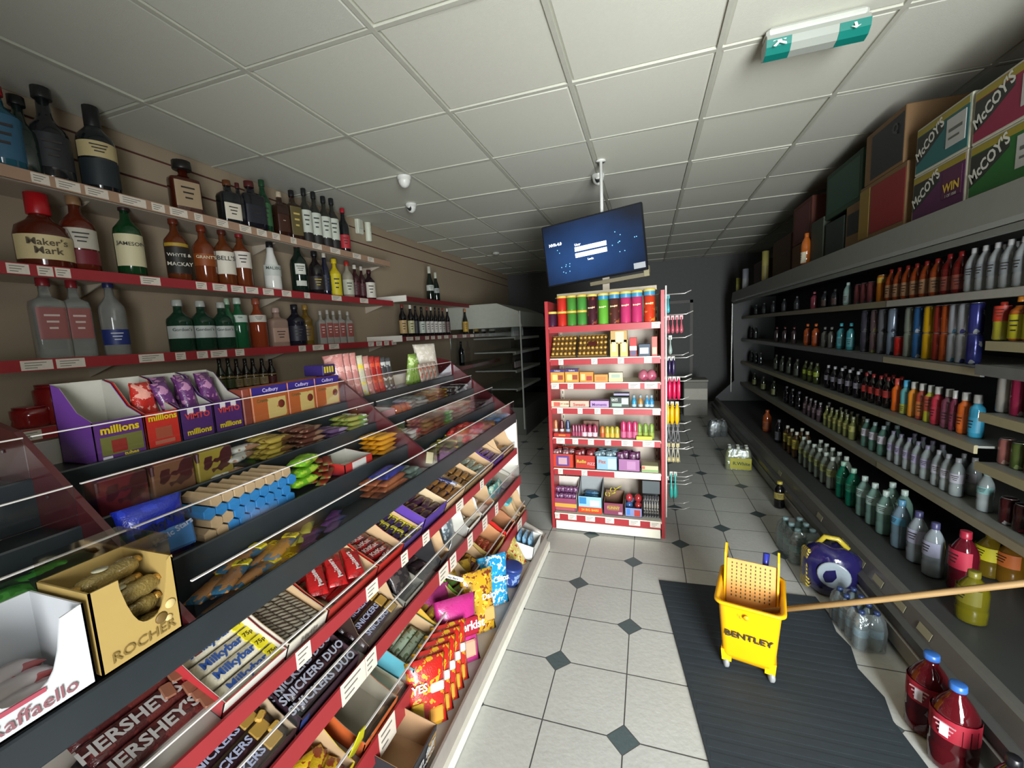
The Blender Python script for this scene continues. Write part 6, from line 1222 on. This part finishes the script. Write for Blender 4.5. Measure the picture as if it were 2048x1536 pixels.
heap(FC, 2.13, 2.33, .03, .23, 5, 1, .02, 'rsh', bar(.12, .036, .03, '#9a2a1c', '#c98a5c', seed=7, name='wrapped_sweet'), 'shiny red wrapped sweet', 'sweet', jit=20, z0=.03)
tray(FC, 2.38, 2.56, .012, .26, .1, .13, '#c0201c', '#a5704c', 'bright red carton with white top edge', step=.4, panel=[(0, 1, .85, 1, '#d8d4cc')])
tray(FC, 2.59, 2.72, .012, .26, .06, .14, '#8a6a4a', KR, 'brown carton second from the far end of the lower shelf', step=.4)
place('cyb', lambda: MB().box(-.05, .05, 0, .05, 0, .02, mat('#5fb4bc', .4), .004).obj('blue_box'), None, 0, 'small turquoise box on top of the brown carton', 'box', M=FC@TR(2.66, .1, .142))
tray(FC, 2.73, 2.86, .012, .26, .07, .17, '#a58a64', KR, 'tall brown carton last on the lower shelf', step=.4)
# ---------------------------------------------------------------- bottom shelf
tray(FBase, 1.0, 1.19, .0, .3, .12, .15, '#2c2a2e', '#b08c68', 'black carton with silver lettering on the bottom shelf', step=.8, words=[('fun fair', .55, .62, .05, '#b9bab8', 0), ('CHOCO', .68, .3, .024, '#b9bab8', 0)], panel=[(.1, .45, .05, .4, '#7a4a8c'), (.7, .98, .1, .8, '#9a7a4c')])
for i in range(5):
    place('hb', lambda: bag('sweet_bag', .17, .25, .045, '#b8241c', ('#c9961c', '#b8241c'), seed=4, panel=[(.1, .4, .1, .42, '#c9a02c'), (.5, .85, .08, .3, '#c98a2c'), (.55, .9, .5, .64, '#cfc6c0')], words=[('YES', .3, .62, .04, '#d8d0d0', 0)]), None, 0, 'red and yellow hanging sweet bag, '+nth(i, 5)+' of five leaning on the bottom shelf', 'sweet bag', M=FBase@TR(1.25+.052*i, .06, .006)@RZ(-42)@RX(-24))
place('bk', lambda: bag('popcorn_bag', .22, .3, .07, '#b8307c', '#a8286c', seed=8, panel=[(.3, .95, .42, .68, '#a01a2c'), (.45, .85, .12, .36, '#c99a80')], words=[('Butterkist', .6, .56, .052, '#e0dcdc', .0)]), None, 0, 'magenta popcorn bag with white lettering on the bottom shelf', 'popcorn bag', M=FBase@TR(1.56, .07, .004)@RZ(-40)@RX(-24))
place('bk2', lambda: bag('popcorn_bag', .2, .28, .06, '#8f2c64', '#7a2452', seed=9), None, 0, 'darker pink bag behind the magenta popcorn bag', 'popcorn bag', M=FBase@TR(1.6, .22, .01)@RZ(-35)@RX(-20))
place('yb', lambda: bag('crisp_bag', .2, .31, .07, '#c99a24', ('#d8b43c', '#7a3a24'), seed=12, words=[('Dairy', .75, .6, .04, '#e0d8c8', 0)], panel=[(.6, .9, .2, .42, '#c9a05c')]), None, 0, 'golden yellow crisp bag between the pink and blue ones', 'crisps', M=FBase@TR(1.78, .06, .004)@RZ(-38)@RX(-20))
place('yb2', lambda: bag('crisp_bag', .18, .26, .05, '#a8862c', '#7a5a24', seed=2), None, 0, 'dull yellow bag behind the golden crisp bag', 'crisps', M=FBase@TR(1.88, .22, .01)@RZ(-35)@RX(-16))
place('bb', lambda: bag('crisp_bag', .2, .28, .06, '#1f8fc4', ('#3fa9d4', '#c9d4d8'), seed=14, words=[('Chips', .65, .55, .045, '#d8e0e4', 0)]), None, 0, 'sky blue bag with white lettering on the bottom shelf', 'crisps', M=FBase@TR(2.0, .06, .004)@RZ(-38)@RX(-18))
def tub():
    o = root('sweet_tub'); MB().lathe([(.05, 0), (.058, .1), (.06, .105)], mat('#2f4a8c', .3), n=20).obj('tub', o); MB().lathe([(.062, .1), (.063, .118), (.055, .12)], mat('#2a3f80', .3), n=20).obj('lid', o)
    MB().lathe([(.0535, .02), (.058, .085)], mat('#7f97bc', .4, c2='#2a3f80'), n=20, capb=False, capt=False).obj('label', o); return o
place('tub', tub, None, 0, 'round blue lidded tub on the bottom shelf beyond the sky blue bag', 'tub', M=FBase@TR(2.24, .045, .003))
place('yfl', lambda: bag('crisp_bag', .22, .2, .05, '#c9b45c', ('#a8342c', '#d8cc8a'), seed=3), None, 0, 'pale yellow bag with red lettering leaning by the white tray', 'crisps', M=FBase@TR(2.4, .06, .003)@RZ(-30)@RX(-50))
tray(FBase, 2.52, 2.72, -.02, .22, .1, .12, '#d5d6d0', '#c9c9c2', 'white open carton of blue packs at the far end of the bottom shelf', step=.8)
for i in range(5): place('bls', pouch(.13, .13, .024, '#5f8fb0', '#8fb4c8'), None, 0, 'pale blue pack, '+nth(i, 5)+' standing in the white carton', 'sweet pouch', M=FBase@TR(2.62, .02+.04*i, .006)@RX(-8))
# ---------------------------------------------------------------- tiered rack, near section
def window_carton(name, u0, u1, c, ins, lab, wd, wcol, d=.15, h=.145, kind=0):
    w = u1-u0; o = root(name); M = LF((-.9, 0, 1.081), 0); o.matrix_world = M@TR((u0+u1)/2, 0, .0); t = .003; mo = mat(c, .5, var=.04); mi_ = mat(ins, .55, var=.03)
    N_ = 12; mb = MB()
    # front with a scooped window: columns of varying height
    pts = [(-w/2, 0), (-w/2, h)]
    if kind: pts += [(-w/2+w*.32, h)]+[(-w/2+w*(.32+.6*k/N_), h*.34+ (h*.0)+h*.62*abs(1-2*(k/N_))**3*(1 if k > N_/2 else .9)) for k in range(N_+1)]+[(w/2-.004, h), (w/2, h*.96)]
    else: pts += [(-w/2+.02, h)]+[(-w/2+.02+(w-.05)*k/N_, h*.30+h*.66*(2*k/N_-1)**4) for k in range(N_+1)]+[(w/2-.006, h), (w/2, h)]
    pts += [(w/2, 0)]
    mb.add([], [], mo)
    n = len(pts)
    for i in range(1, n-2):
        (xa, za), (xb, zb) = pts[i], pts[i+1]
        if xb-xa > 1e-5: mb.prism([(xa, 0), (xa, za), (xb, zb), (xb, 0)], 0, t, mo)
    mb.box(-w/2, w/2, 0, d, 0, t, mi_).box(-w/2, w/2, d-t, d, 0, h, mi_)
    mb.box(-w/2, -w/2+t, 0, d, 0, h, mo if kind else mi_).box(w/2-t, w/2, 0, d, 0, h, mi_)
    mb.obj('carton', o)
    txt(wd, w*.2, mat(wcol, .5), o, (0, -.003, h*.14), bold=.01, rot=(PI/2, 0, 0))
    tag(o, lab, 'carton'); return o, M@TR((u0+u1)/2, 0, 0), w
o, M_, w = window_carton('display_carton', .235, .385, '#c9cacb', '#c2c4c8', 'white open carton of wrapped coconut sweets at the left edge', 'Raffaello', '#8a5a60')
MB().box(-w*.32, w*.1, -.003, 0, .038, .045, mat('#a84a58', .5)).obj('red_stripe', o)
for i in range(3): place('raf', bar(.12, .045, .03, '#b9aeb0', '#a8403c', seed=6, m=mat('#bdb2b2', .3, c2='#9a4a48', psc=22, thr=.6, coat=.3)), None, 0, 'pale wrapped coconut sweet pack with red heart print, '+nth(i, 3)+' in the white carton', 'sweet', M=M_@TR(-.005, .035+.038*i, .006+.006*i)@RZ(8*i-6))
o, M_, w = window_carton('display_carton', .393, .524, '#a98e52', '#a58a50', 'gold open carton with a curved window full of wrapped chocolates', 'ROCHER', '#7a6230', kind=1, h=.155)
g = MB(); g.T = TR(w*.33, -.001, .05)@RX(90)
for (a, b, r_, c) in ((-.012, -.006, .011, '#6a5228'), (.006, .012, .010, '#cdb47a'), (.0, -.014, .007, '#cdb47a')): g.lathe([(r_, 0), (r_*.8, .002)], mat(c, .5), cx=a, cy=b, n=12)
g.obj('nut_print', o)
MB().box(-w/2+.002, w/2-.002, .148, .1495, .1, .2, CLP).box(w/2-.0035, w/2-.002, .0, .148, .155, .2, CLP).obj('clear_cover', o)
def rocher3():
    o = root('chocolate_pack'); mb = MB()
    mb.T = RY(90); mb.lathe([(.006, -.055), (.016, -.045), (.019, -.03), (.017, -.016), (.02, 0), (.017, .016), (.019, .03), (.016, .045), (.006, .055)], mat('#8f7a44', .2, metal=.35, bump=.6, sc=60, coat=.5), n=12); mb.obj('wrapper', o)
    MB().lathe([(.0005, .019), (.012, .0195), (.012, .0205), (.0005, .021)], mat('#bdb89c', .3), n=14).obj('oval_label', o, (-.01, 0, 0))
    for s in (-1, 1): MB().lathe([(.003, 0), (.012, .004), (.008, .012), (.002, .014)], GOLD, n=8).obj('twist', o, (s*.052, 0, -.002))
    return o
for i, (a, b, c, r_) in enumerate(((-.002, .035, .026, 6), (.0, .075, .03, -5), (-.01, .115, .028, 4), (.0, .05, .062, -4), (-.004, .092, .066, 9), (.006, .045, .098, 2), (-.01, .085, .104, -10), (.004, .125, .098, 6), (-.004, .07, .138, 12))):
    place('roc', rocher3, None, 0, 'gold wrapped triple chocolate pack with pale oval label, lying in the gold carton', 'chocolate', 'gold packs in the gold carton', M=M_@TR(a, b, c+.002)@RZ(r_))
for i in range(7): place('grp', bar(.12, .065, .024, '#3d9a34', '#58b84a', seed=6, name='mint_pack'), None, 0, 'green wrapped chocolate pack, '+nth(i, 7)+' of a pile behind the white carton', 'chocolate', M=T2@TR(.36+.05*(i % 3), .04+.05*(i % 2), .002+.021*(i//2)+.012*(i % 2))@RZ(15*(i % 3)-15))
place('gbx', lambda: MB().box(-.09, .09, 0, .12, 0, .09, mat('#2c4a2c', .3, c2='#1c2a22', coat=.3), .004).obj('mint_box'), None, 0, 'dark green box behind the gold carton', 'box', M=T2@TR(.46, .01, .002)@Matrix.Scale(.85, 4))
# near tier one after the divider: price flashed bars
for i in range(9):
    l = i//3; k = i % 3
    place('c79', bar(.15, .045, .018, '#9c6a34', '#24506a', None, '#fff', 1, '#c9b81c', '79p', 7, name='biscuit_bar'), None, 0, 'brown and blue biscuit bar with yellow price end, '+['bottom', 'middle', 'top'][l]+' layer '+['left', 'centre', 'right'][k]+' on the front tier', 'chocolate bar', M=T1@TR(.665+.075*k+.02*l, .035+.055*(i % 2)+.01*l, .002+.02*l)@RZ([12, -8, 5][k]+8*l))
for i in range(6): place('ppk', bar(.085, .04, .016, '#5c2a6a', '#2c2c5c' if 1 else None, seed=5, name='sweet_pack'), None, 0, 'small purple pack, '+nth(i, 6)+' of six on the front tier', 'sweet', M=T1@TR(.93+.035*i, .035+.03*(i % 3), .002+.017*(i//3))@RZ(25*(i % 2)))
for i in range(4): place('ygp', bar(.09, .035, .015, '#a8a83c', '#5a7a4c', seed=5, name='sweet_pack'), None, 0, 'yellow-green pack, '+nth(i, 4)+' of four behind the purple ones', 'sweet', M=T1@TR(.9+.04*i, .1+.01*i, .002+.01*(i % 2))@RZ(35))
heap(T1, 1.3, 1.46, .02, .14, 3, 3, .022, 'orb3', bar(.165, .042, .022, '#a0603c', '#8a4c30', seed=2, name='bronze_bar'), 'bronze wrapped chocolate bar stacked on the front tier', 'chocolate bar', jit=10)
for i in range(2): place('blb', bar(.17, .04, .02, '#2c3690', '#1c2660', seed=2), None, 0, ['front', 'rear'][i]+' of two royal blue bars on top of the bronze stack', 'chocolate bar', M=T1@TR(1.39, .045+.045*i, .078)@RZ(6))
heap(T1, 1.48, 1.54, .02, .14, 3, 3, .02, 'gyb', bar(.08, .042, .02, '#56645c', '#7a8a80', seed=2, name='oat_bar'), 'grey-green wrapped bar stacked beside the bronze ones', 'chocolate bar', jit=10)
heap(T1, 1.55, 1.65, .03, .13, 2, 1, .02, 'ltb', bar(.13, .045, .018, '#8fb0b4', '#b9c4c0', seed=2, name='oat_bar'), 'pale blue wrapped bar near the divider', 'chocolate bar', jit=10)
place('ctk', lambda: MB().box(-.03, .03, 0, .0012, 0, .05, mat('#d6c8a0', .5)).obj('price_card'), None, 0, 'cream price card stuck on the clear front near the divider', 'card', M=T1@TR(1.6, -.004, .06)@RY(20))
# near tier two
place('mw', lambda: bag('chocolate_bag', .145, .15, .055, '#1c2c9c', '#2438b0', seed=21, panel=[(.3, .98, .1, .5, '#4a86c4')], words=[('MilkyWay', .58, .62, .032, '#20284c', -.3), ('Magic Stars', .66, .42, .02, '#b9c4dc', -.3)]), None, 0, 'royal blue chocolate bag standing on the second tier', 'chocolate bag', M=T2@TR(.645, .045, .003)@RZ(-8)@RX(-10))
def star():
    return MB().prism([((.022 if k % 2 == 0 else .010)*math.sin(k*PI/5), (.022 if k % 2 == 0 else .010)*math.cos(k*PI/5)) for k in range(10)], 0, .002, mat('#5a2c1c', .4)).obj('star_print')
HEX = lambda c: (lambda: MB().lathe([(.0165, 0), (.0185, .003), (.0185, .11), (.0165, .113)], mat(c, .35, var=.1, bump=.2), n=6, smooth=False).obj('biscuit_roll'))
rn = random.Random(4); k = 0
for rrow in range(4):
    for j in range(9-rrow % 2):
        u = .745+.0335*j+(.0167 if rrow % 2 else 0)+rrow*.004; c = '#b79c78' if (j < 2 and rrow < 2) or rrow == 3 else '#2f7cb8'
        place(('hex', c), HEX(c), None, 0, ('tan' if c[1] == 'b' else 'blue')+' ended wafer roll stacked in the honeycomb pile on the second tier', 'biscuit roll', ('tan' if c[1] == 'b' else 'blue')+' wafer rolls on the second tier', M=T2@TR(u, .012+rn.uniform(-.004, .004), .0195+.029*rrow)@RX(-90))
for i in range(3): place('lime', bar(.12, .07, .03, '#6fae24', '#a8c83c', seed=7, name='sweet_bag'), None, 0, ['lower', 'middle', 'upper'][i]+' lime green bag behind the wafer rolls', 'sweet bag', M=T2@TR(1.11+.012*i, .07, .02+.034*i)@RZ(10*i))
for i in range(8): place('redg', bar(.13, .035, .014, '#9a3a24', '#6a6a34', seed=7, name='nougat_bar'), None, 0, 'red and olive wrapped bar fanned beside the lime bags', 'chocolate bar', 'fanned red and olive bars', M=T2@TR(1.18+.018*(i % 4), .03+.03*(i//2), .012+.018*(i % 4))@RZ(30+5*i))
tray(T2, 1.26, 1.43, .004, .14, .045, .06, '#b8302a', '#c9c6bc', 'shallow white and red empty carton on the second tier', step=.8, panel=[(.25, .75, .1, .95, '#cfccc6')])
heap(T2, 1.5, 1.655, .02, .14, 3, 4, .02, 'ylb', bar(.125, .042, .02, '#d3951c', '#c2851a', seed=6, name='honeycomb_bar'), 'orange-yellow chocolate bar stacked on the second tier', 'chocolate bar', jit=8)
# near tier three
for i in range(3): place(('rbx', i), lambda: MB().box(-.055, .055, 0, .05, 0, .1, mat(['#5a1c20', '#6e4a34', '#8a7a2c'][i], .35, c2='#3a1418', psc=14, coat=.3), .003).obj('chocolate_box'), None, 0, ['dark red', 'brown', 'olive-yellow'][i]+' upright box seen through the clear front of the third tier', 'chocolate box', M=T3@TR(.66+.12*i, .01, .002))
for i in range(4): place('wsk', bar(.12, .05, .02, '#bfc0b8', '#8f6a50', seed=6, name='coconut_bar'), None, 0, 'white wrapped pack, '+nth(i, 4)+' of four on the third tier', 'chocolate bar', M=T3@TR(.93+.03*i, .03+.03*(i % 2), .003+.018*i)@RZ(12*(i % 3)))
heap(T3, 1.07, 1.21, .01, .13, 4, 4, .018, 'gld', bar(.11, .035, .018, '#a8923c', '#5a3a1c', seed=6, name='gold_wrapped_bar'), 'gold and brown wrapped bar heaped on the third tier', 'chocolate bar', jit=24, rock=10)
heap(T3, 1.22, 1.38, .01, .13, 4, 4, .018, 'brn', bar(.12, .035, .018, '#5c3226', '#8a6a54', seed=6, name='brown_wrapped_bar'), 'brown wrapped bar heaped beside the gold ones', 'chocolate bar', jit=24, rock=10)
heap(T3, 1.4, 1.49, .01, .13, 3, 2, .018, 'ppl', bar(.1, .04, .018, '#5f456c', '#8a7a94', seed=6, name='nut_bar'), 'dull purple wrapped bar on the third tier', 'chocolate bar', jit=14)
heap(T3, 1.51, 1.65, .01, .13, 3, 3, .02, 'pgn', bar(.12, .042, .02, '#9c9c4c', '#6a8a3c', seed=6, patch='#bdbcae', name='mint_bar'), 'green and white wrapped bar near the divider on the third tier', 'chocolate bar', jit=14)
# near tier four: printed sweet cartons
def mill(u0, u1, c, lab, words, panel=None, side=None, rag=0, hb=.225):
    return tray(T4, u0, u1, .002, .16, .118, hb, c, '#a9a69c', lab, step=.75, words=words, panel=panel, side=side)
mill(.69, .812, '#5a2f74', 'purple sweet carton with a hollow round sweet print, leftmost of four with yellow lettering', [('millions', .5, .78, .03, '#d8b81c', 0), ('tubes', .66, .14, .016, '#c9b43a', 0)], panel=[(.1, .95, .18, .62, '#6a6a34'), (.3, .6, .22, .52, '#8a2a24'), (.1, .28, .06, .16, '#c9c4cc')], side='#6e3c94')
mill(.814, .91, '#b82a20', 'bright red sweet carton with yellow lettering', [('millions', .5, .86, .026, '#d8b81c', 0)], panel=[(.25, .75, .3, .6, '#9a4a34'), (.2, .8, .16, .26, '#a8604c')])
mill(.912, 1.02, '#45245e', 'third sweet carton, dark purple with white V shape', [('VIMTO', .5, .72, .026, '#b83a3c', 0), ('millions', .5, .28, .026, '#c9b01c', 0)], panel=[(.22, .4, .78, .95, '#cfc9cc'), (.6, .78, .78, .95, '#cfc9cc')])
mill(1.022, 1.13, '#45245e', 'fourth sweet carton, dark purple with white V shape', [('VIMTO', .5, .72, .026, '#b83a3c', 0), ('millions', .5, .28, .026, '#c9b01c', 0)], panel=[(.22, .4, .78, .95, '#cfc9cc'), (.6, .78, .78, .95, '#cfc9cc')])
for i in range(2): place('msr', lambda: bag('sweet_bag', .06, .18, .04, '#a8241c', '#c98a7c', seed=31), None, 0, ['nearer', 'farther'][i]+' red cellophane sweet bag standing in the bright red carton', 'sweet bag', M=T4@TR(.845+.036*i, .07, .03)@RX(-8)@RY(8-12*i))
for i in range(8): place('msp', lambda: bag('sweet_bag', .052, .17, .035, '#55285c', '#9a6a8c', seed=33), None, 0, 'purple sweet bag, '+nth(i, 8)+' standing in the dark purple cartons', 'sweet bag', M=T4@TR(.94+.048*(i % 4), .045+.05*(i//4), .04+.012*(i//4))@RX(-12)@RY(10*((i % 3)-1)))
for i, (a, b, lb) in enumerate(((1.135, 1.17, 'narrow end-on box at the left of the egg boxes'), (1.172, 1.34, 'left of three wide egg boxes with purple top band'), (1.342, 1.49, 'middle of three wide egg boxes with purple top band'), (1.492, 1.648, 'right of three wide egg boxes with purple top band'))):
    w = b-a-.003; o = root('egg_box'); o.matrix_world = T4@TR((a+b)/2, .004, .002)
    MB().box(-w/2, w/2, 0, .07, 0, .145, mat('#a8582c' if i else '#7a3a2c', .5, var=.06), .003).obj('carton', o)
    if i:
        MB().box(-w/2+.001, w/2-.001, -.001, .0, .11, .145, mat('#2c1f6a', .5)).obj('top_band', o); MB().box(-w*.1, w*.42, -.0018, 0, .015, .095, mat('#c2a968', .5, c2='#a8742c', psc=22, thr=.6)).obj('picture_panel', o)
        MB().lathe([(.018, 0), (.015, .002)], mat('#6a2a1c', .5), n=14).obj('printed_egg', o, (w*.28, -.001, .065)).rotation_euler = (PI/2, 0, 0)
        txt('Cadbury', .021, mat('#b9aed0', .5), o, (0, -.0022, .129), bold=.01, rot=(PI/2, 0, 0)); txt('Creme', .018, mat('#5a5a2c', .5), o, (-w*.24, -.0022, .09), bold=.02)
    tag(o, lb, 'egg box')
place('ppy', lambda: (lambda o: (MB().box(-.05, .05, 0, .1, 0, .05, mat('#2c2058', .4), .003).obj('carton', o), [MB().box(-.04+.02*k, -.03+.02*k, -.002, 0, .012, .042, mat('#c2b02c', .4)).obj('yellow_stripe', o) for k in range(4)], o)[2])(root('sweet_box')), None, 0, 'navy box with four yellow stripes on top of the end of the egg boxes', 'box', M=T4@TR(1.62, .03, .15)@RZ(8))
# ---------------------------------------------------------------- tiered rack, far section
def y4(px, x=-1.5, z=1.4): return yat(px, x, z)
cols4 = [('#b87a74', '#c99a92', 'salmon'), ('#b87a74', '#c99a92', 'salmon'), ('#b87a74', '#c99a92', 'salmon'), ('#b9b49c', '#c9b43c', 'cream and yellow'), ('#a87068', '#c99a92', 'pink striped'), ('#9a2420', '#b8442c', 'red'), ('#9a2420', '#b8442c', 'deep red'), ('#3c3a3c', '#a9a8a4', 'black and white'), ('#3a383c', '#8f8f8c', 'black speckled')]
for i, (c, c2, nm) in enumerate(cols4):
    y = 1.72+.05*i
    place(('tp', nm, i if 0 else 0), lambda: bag('sweet_packet', .1, .24-.006*i, .03, c, c2, seed=i), None, 0, (['first ', 'second ', 'third '][i] if i < 3 else '')+nm+' tall packet standing on the top tier beyond the divider', 'sweet packet', M=T4@TR(y, .06, .003)@RZ(-48)@RX(-4)@RY(-6))
for i in range(4): place('gr4', lambda: bag('sweet_packet', .06, .2, .035, '#7d9c44', '#b4c48a', seed=44), None, 0, 'green tall packet, '+nth(i, 4)+' of four on the far top tier', 'sweet packet', M=T4@TR(2.36+.05*i, .06, .003)@RZ(-35)@RX(-6)@RY(12-8*i))
place('wh4', lambda: bag('marshmallow_bag', .2, .26, .06, '#bfb6a8', '#c9c2b8', seed=45), None, 0, 'large cream bag standing at the far end of the top tier', 'sweet bag', M=T4@TR(2.66, .08, .003)@RZ(-25)@RX(-8))
for i in range(4): place('pk4', lambda: bag('sweet_packet', .07, .13, .03, '#b9a99c', '#a8604c', seed=46), None, 0, 'small beige packet, '+nth(i, 4)+' before the large cream bag', 'sweet packet', M=T4@TR(2.48+.06*i, .02, .003)@RX(-10))
tray(T3, 1.72, 1.87, .01, .13, .05, .055, '#b8868a', '#c6c2bc', 'white and pink open carton on the far third tier', step=.9)
def jelly(): return MB().lathe([(.02, 0), (.035, .006), (.036, .03), (.028, .05), (.01, .056)], mat('#a8501c', .15, tr=.3, coat=.5), n=12).obj('jelly_pot')
for i in range(3): place('jel', jelly, None, 0, 'orange jelly pot, '+nth(i, 3)+' of three on the far third tier', 'jelly pot', M=T3@TR(1.92+.05*i, .04, .003))
heap(T3, 2.0, 2.22, .01, .13, 4, 3, .02, 'slv', bar(.1, .036, .02, '#8f9492', '#c9cdc8', seed=3, m=mat('#9ca29e', .25, metal=.5, bump=.5, sc=60), name='foil_pack'), 'silver foil pack heaped on the far third tier', 'sweet', cols=2, jit=20, rock=12)
heap(T3, 2.24, 2.5, .01, .13, 4, 3, .02, 'ybp', bar(.12, .036, .02, '#8a5a2c', '#6a3a1c', patch='#c9b02c', seed=3, name='fudge_bar'), 'brown pack with yellow end on the far third tier', 'chocolate bar', cols=2, jit=12)
heap(T3, 2.52, 2.82, .01, .13, 4, 2, .026, 'dkw', bar(.12, .036, .026, '#2a2428', '#b9bab8', patch='#c9ccca', seed=3, name='wrapped_sweet'), 'black and white wrapped pack at the far end of the third tier', 'sweet', cols=2, jit=12)
heap(T2, 1.7, 1.88, .01, .13, 4, 3, .018, 'slr', bar(.1, .036, .018, '#a9a8a2', '#8a2c24', seed=3, name='foil_bar'), 'silver and red wrapped bar on the far second tier', 'chocolate bar', jit=16)
heap(T2, 1.88, 2.12, .01, .13, 4, 4, .02, 'brs', bar(.12, .036, .02, '#7a5238', '#5a3624', seed=3, name='fudge_bar'), 'brown wrapped bar stacked on the far second tier', 'chocolate bar', cols=2, jit=6)
heap(T2, 2.12, 2.24, .01, .12, 3, 4, .018, 'gsh', bar(.1, .036, .018, '#4a9a3c', '#a8d49a', seed=3, name='foil_pack'), 'bright green shiny pack on the far second tier', 'sweet', jit=14)
heap(T2, 2.25, 2.48, .01, .13, 4, 4, .02, 'brs2', bar(.12, .036, .02, '#7d5440', '#946850', seed=4, name='toffee_bar'), 'tan-brown wrapped bar farther on the second tier', 'chocolate bar', cols=2, jit=6)
heap(T2, 2.5, 2.82, .01, .13, 4, 2, .024, 'dks', bar(.13, .036, .022, '#3c363a', '#6a6064', seed=4, name='wrapped_sweet'), 'dark grey wrapped pack at the far end of the second tier', 'sweet', cols=2, jit=10)
place('ppf', bar(.15, .08, .03, '#7a3c8c', '#6a2c7c', seed=3, name='sweet_bag'), None, 0, 'violet bag just beyond the divider on the front tier', 'sweet bag', M=T1@TR(1.77, .04, .003))
heap(T1, 1.84, 2.05, .01, .13, 3, 3, .024, 'ggr', bar(.1, .04, .022, '#6a6a34', '#8a3a34', patch='#c9b43c', seed=3, name='wrapped_sweet'), 'olive and red wrapped pack on the far front tier', 'sweet', cols=2, jit=20, rock=8)
heap(T1, 2.0, 2.3, .01, .13, 3, 3, .03, 'rdb', bar(.13, .046, .032, '#a81c1c', '#c95a4c', seed=3, name='sweet_bag'), 'shiny red bag heaped on the far front tier', 'sweet bag', cols=2, jit=26, rock=14)
heap(T1, 2.32, 2.54, .01, .13, 3, 2, .026, 'gdb', bar(.1, .046, .026, '#a8742c', '#8a3a1c', seed=3, name='wrapped_sweet'), 'golden orange wrapped pack on the far front tier', 'sweet', cols=2, jit=26, rock=10)
heap(T1, 2.56, 2.8, .01, .13, 3, 2, .026, 'blp', bar(.1, .046, .026, '#3f7ab4', '#a9c4d8', seed=3, name='wrapped_sweet'), 'blue wrapped pack at the far end of the front tier', 'sweet', cols=2, jit=26, rock=10)
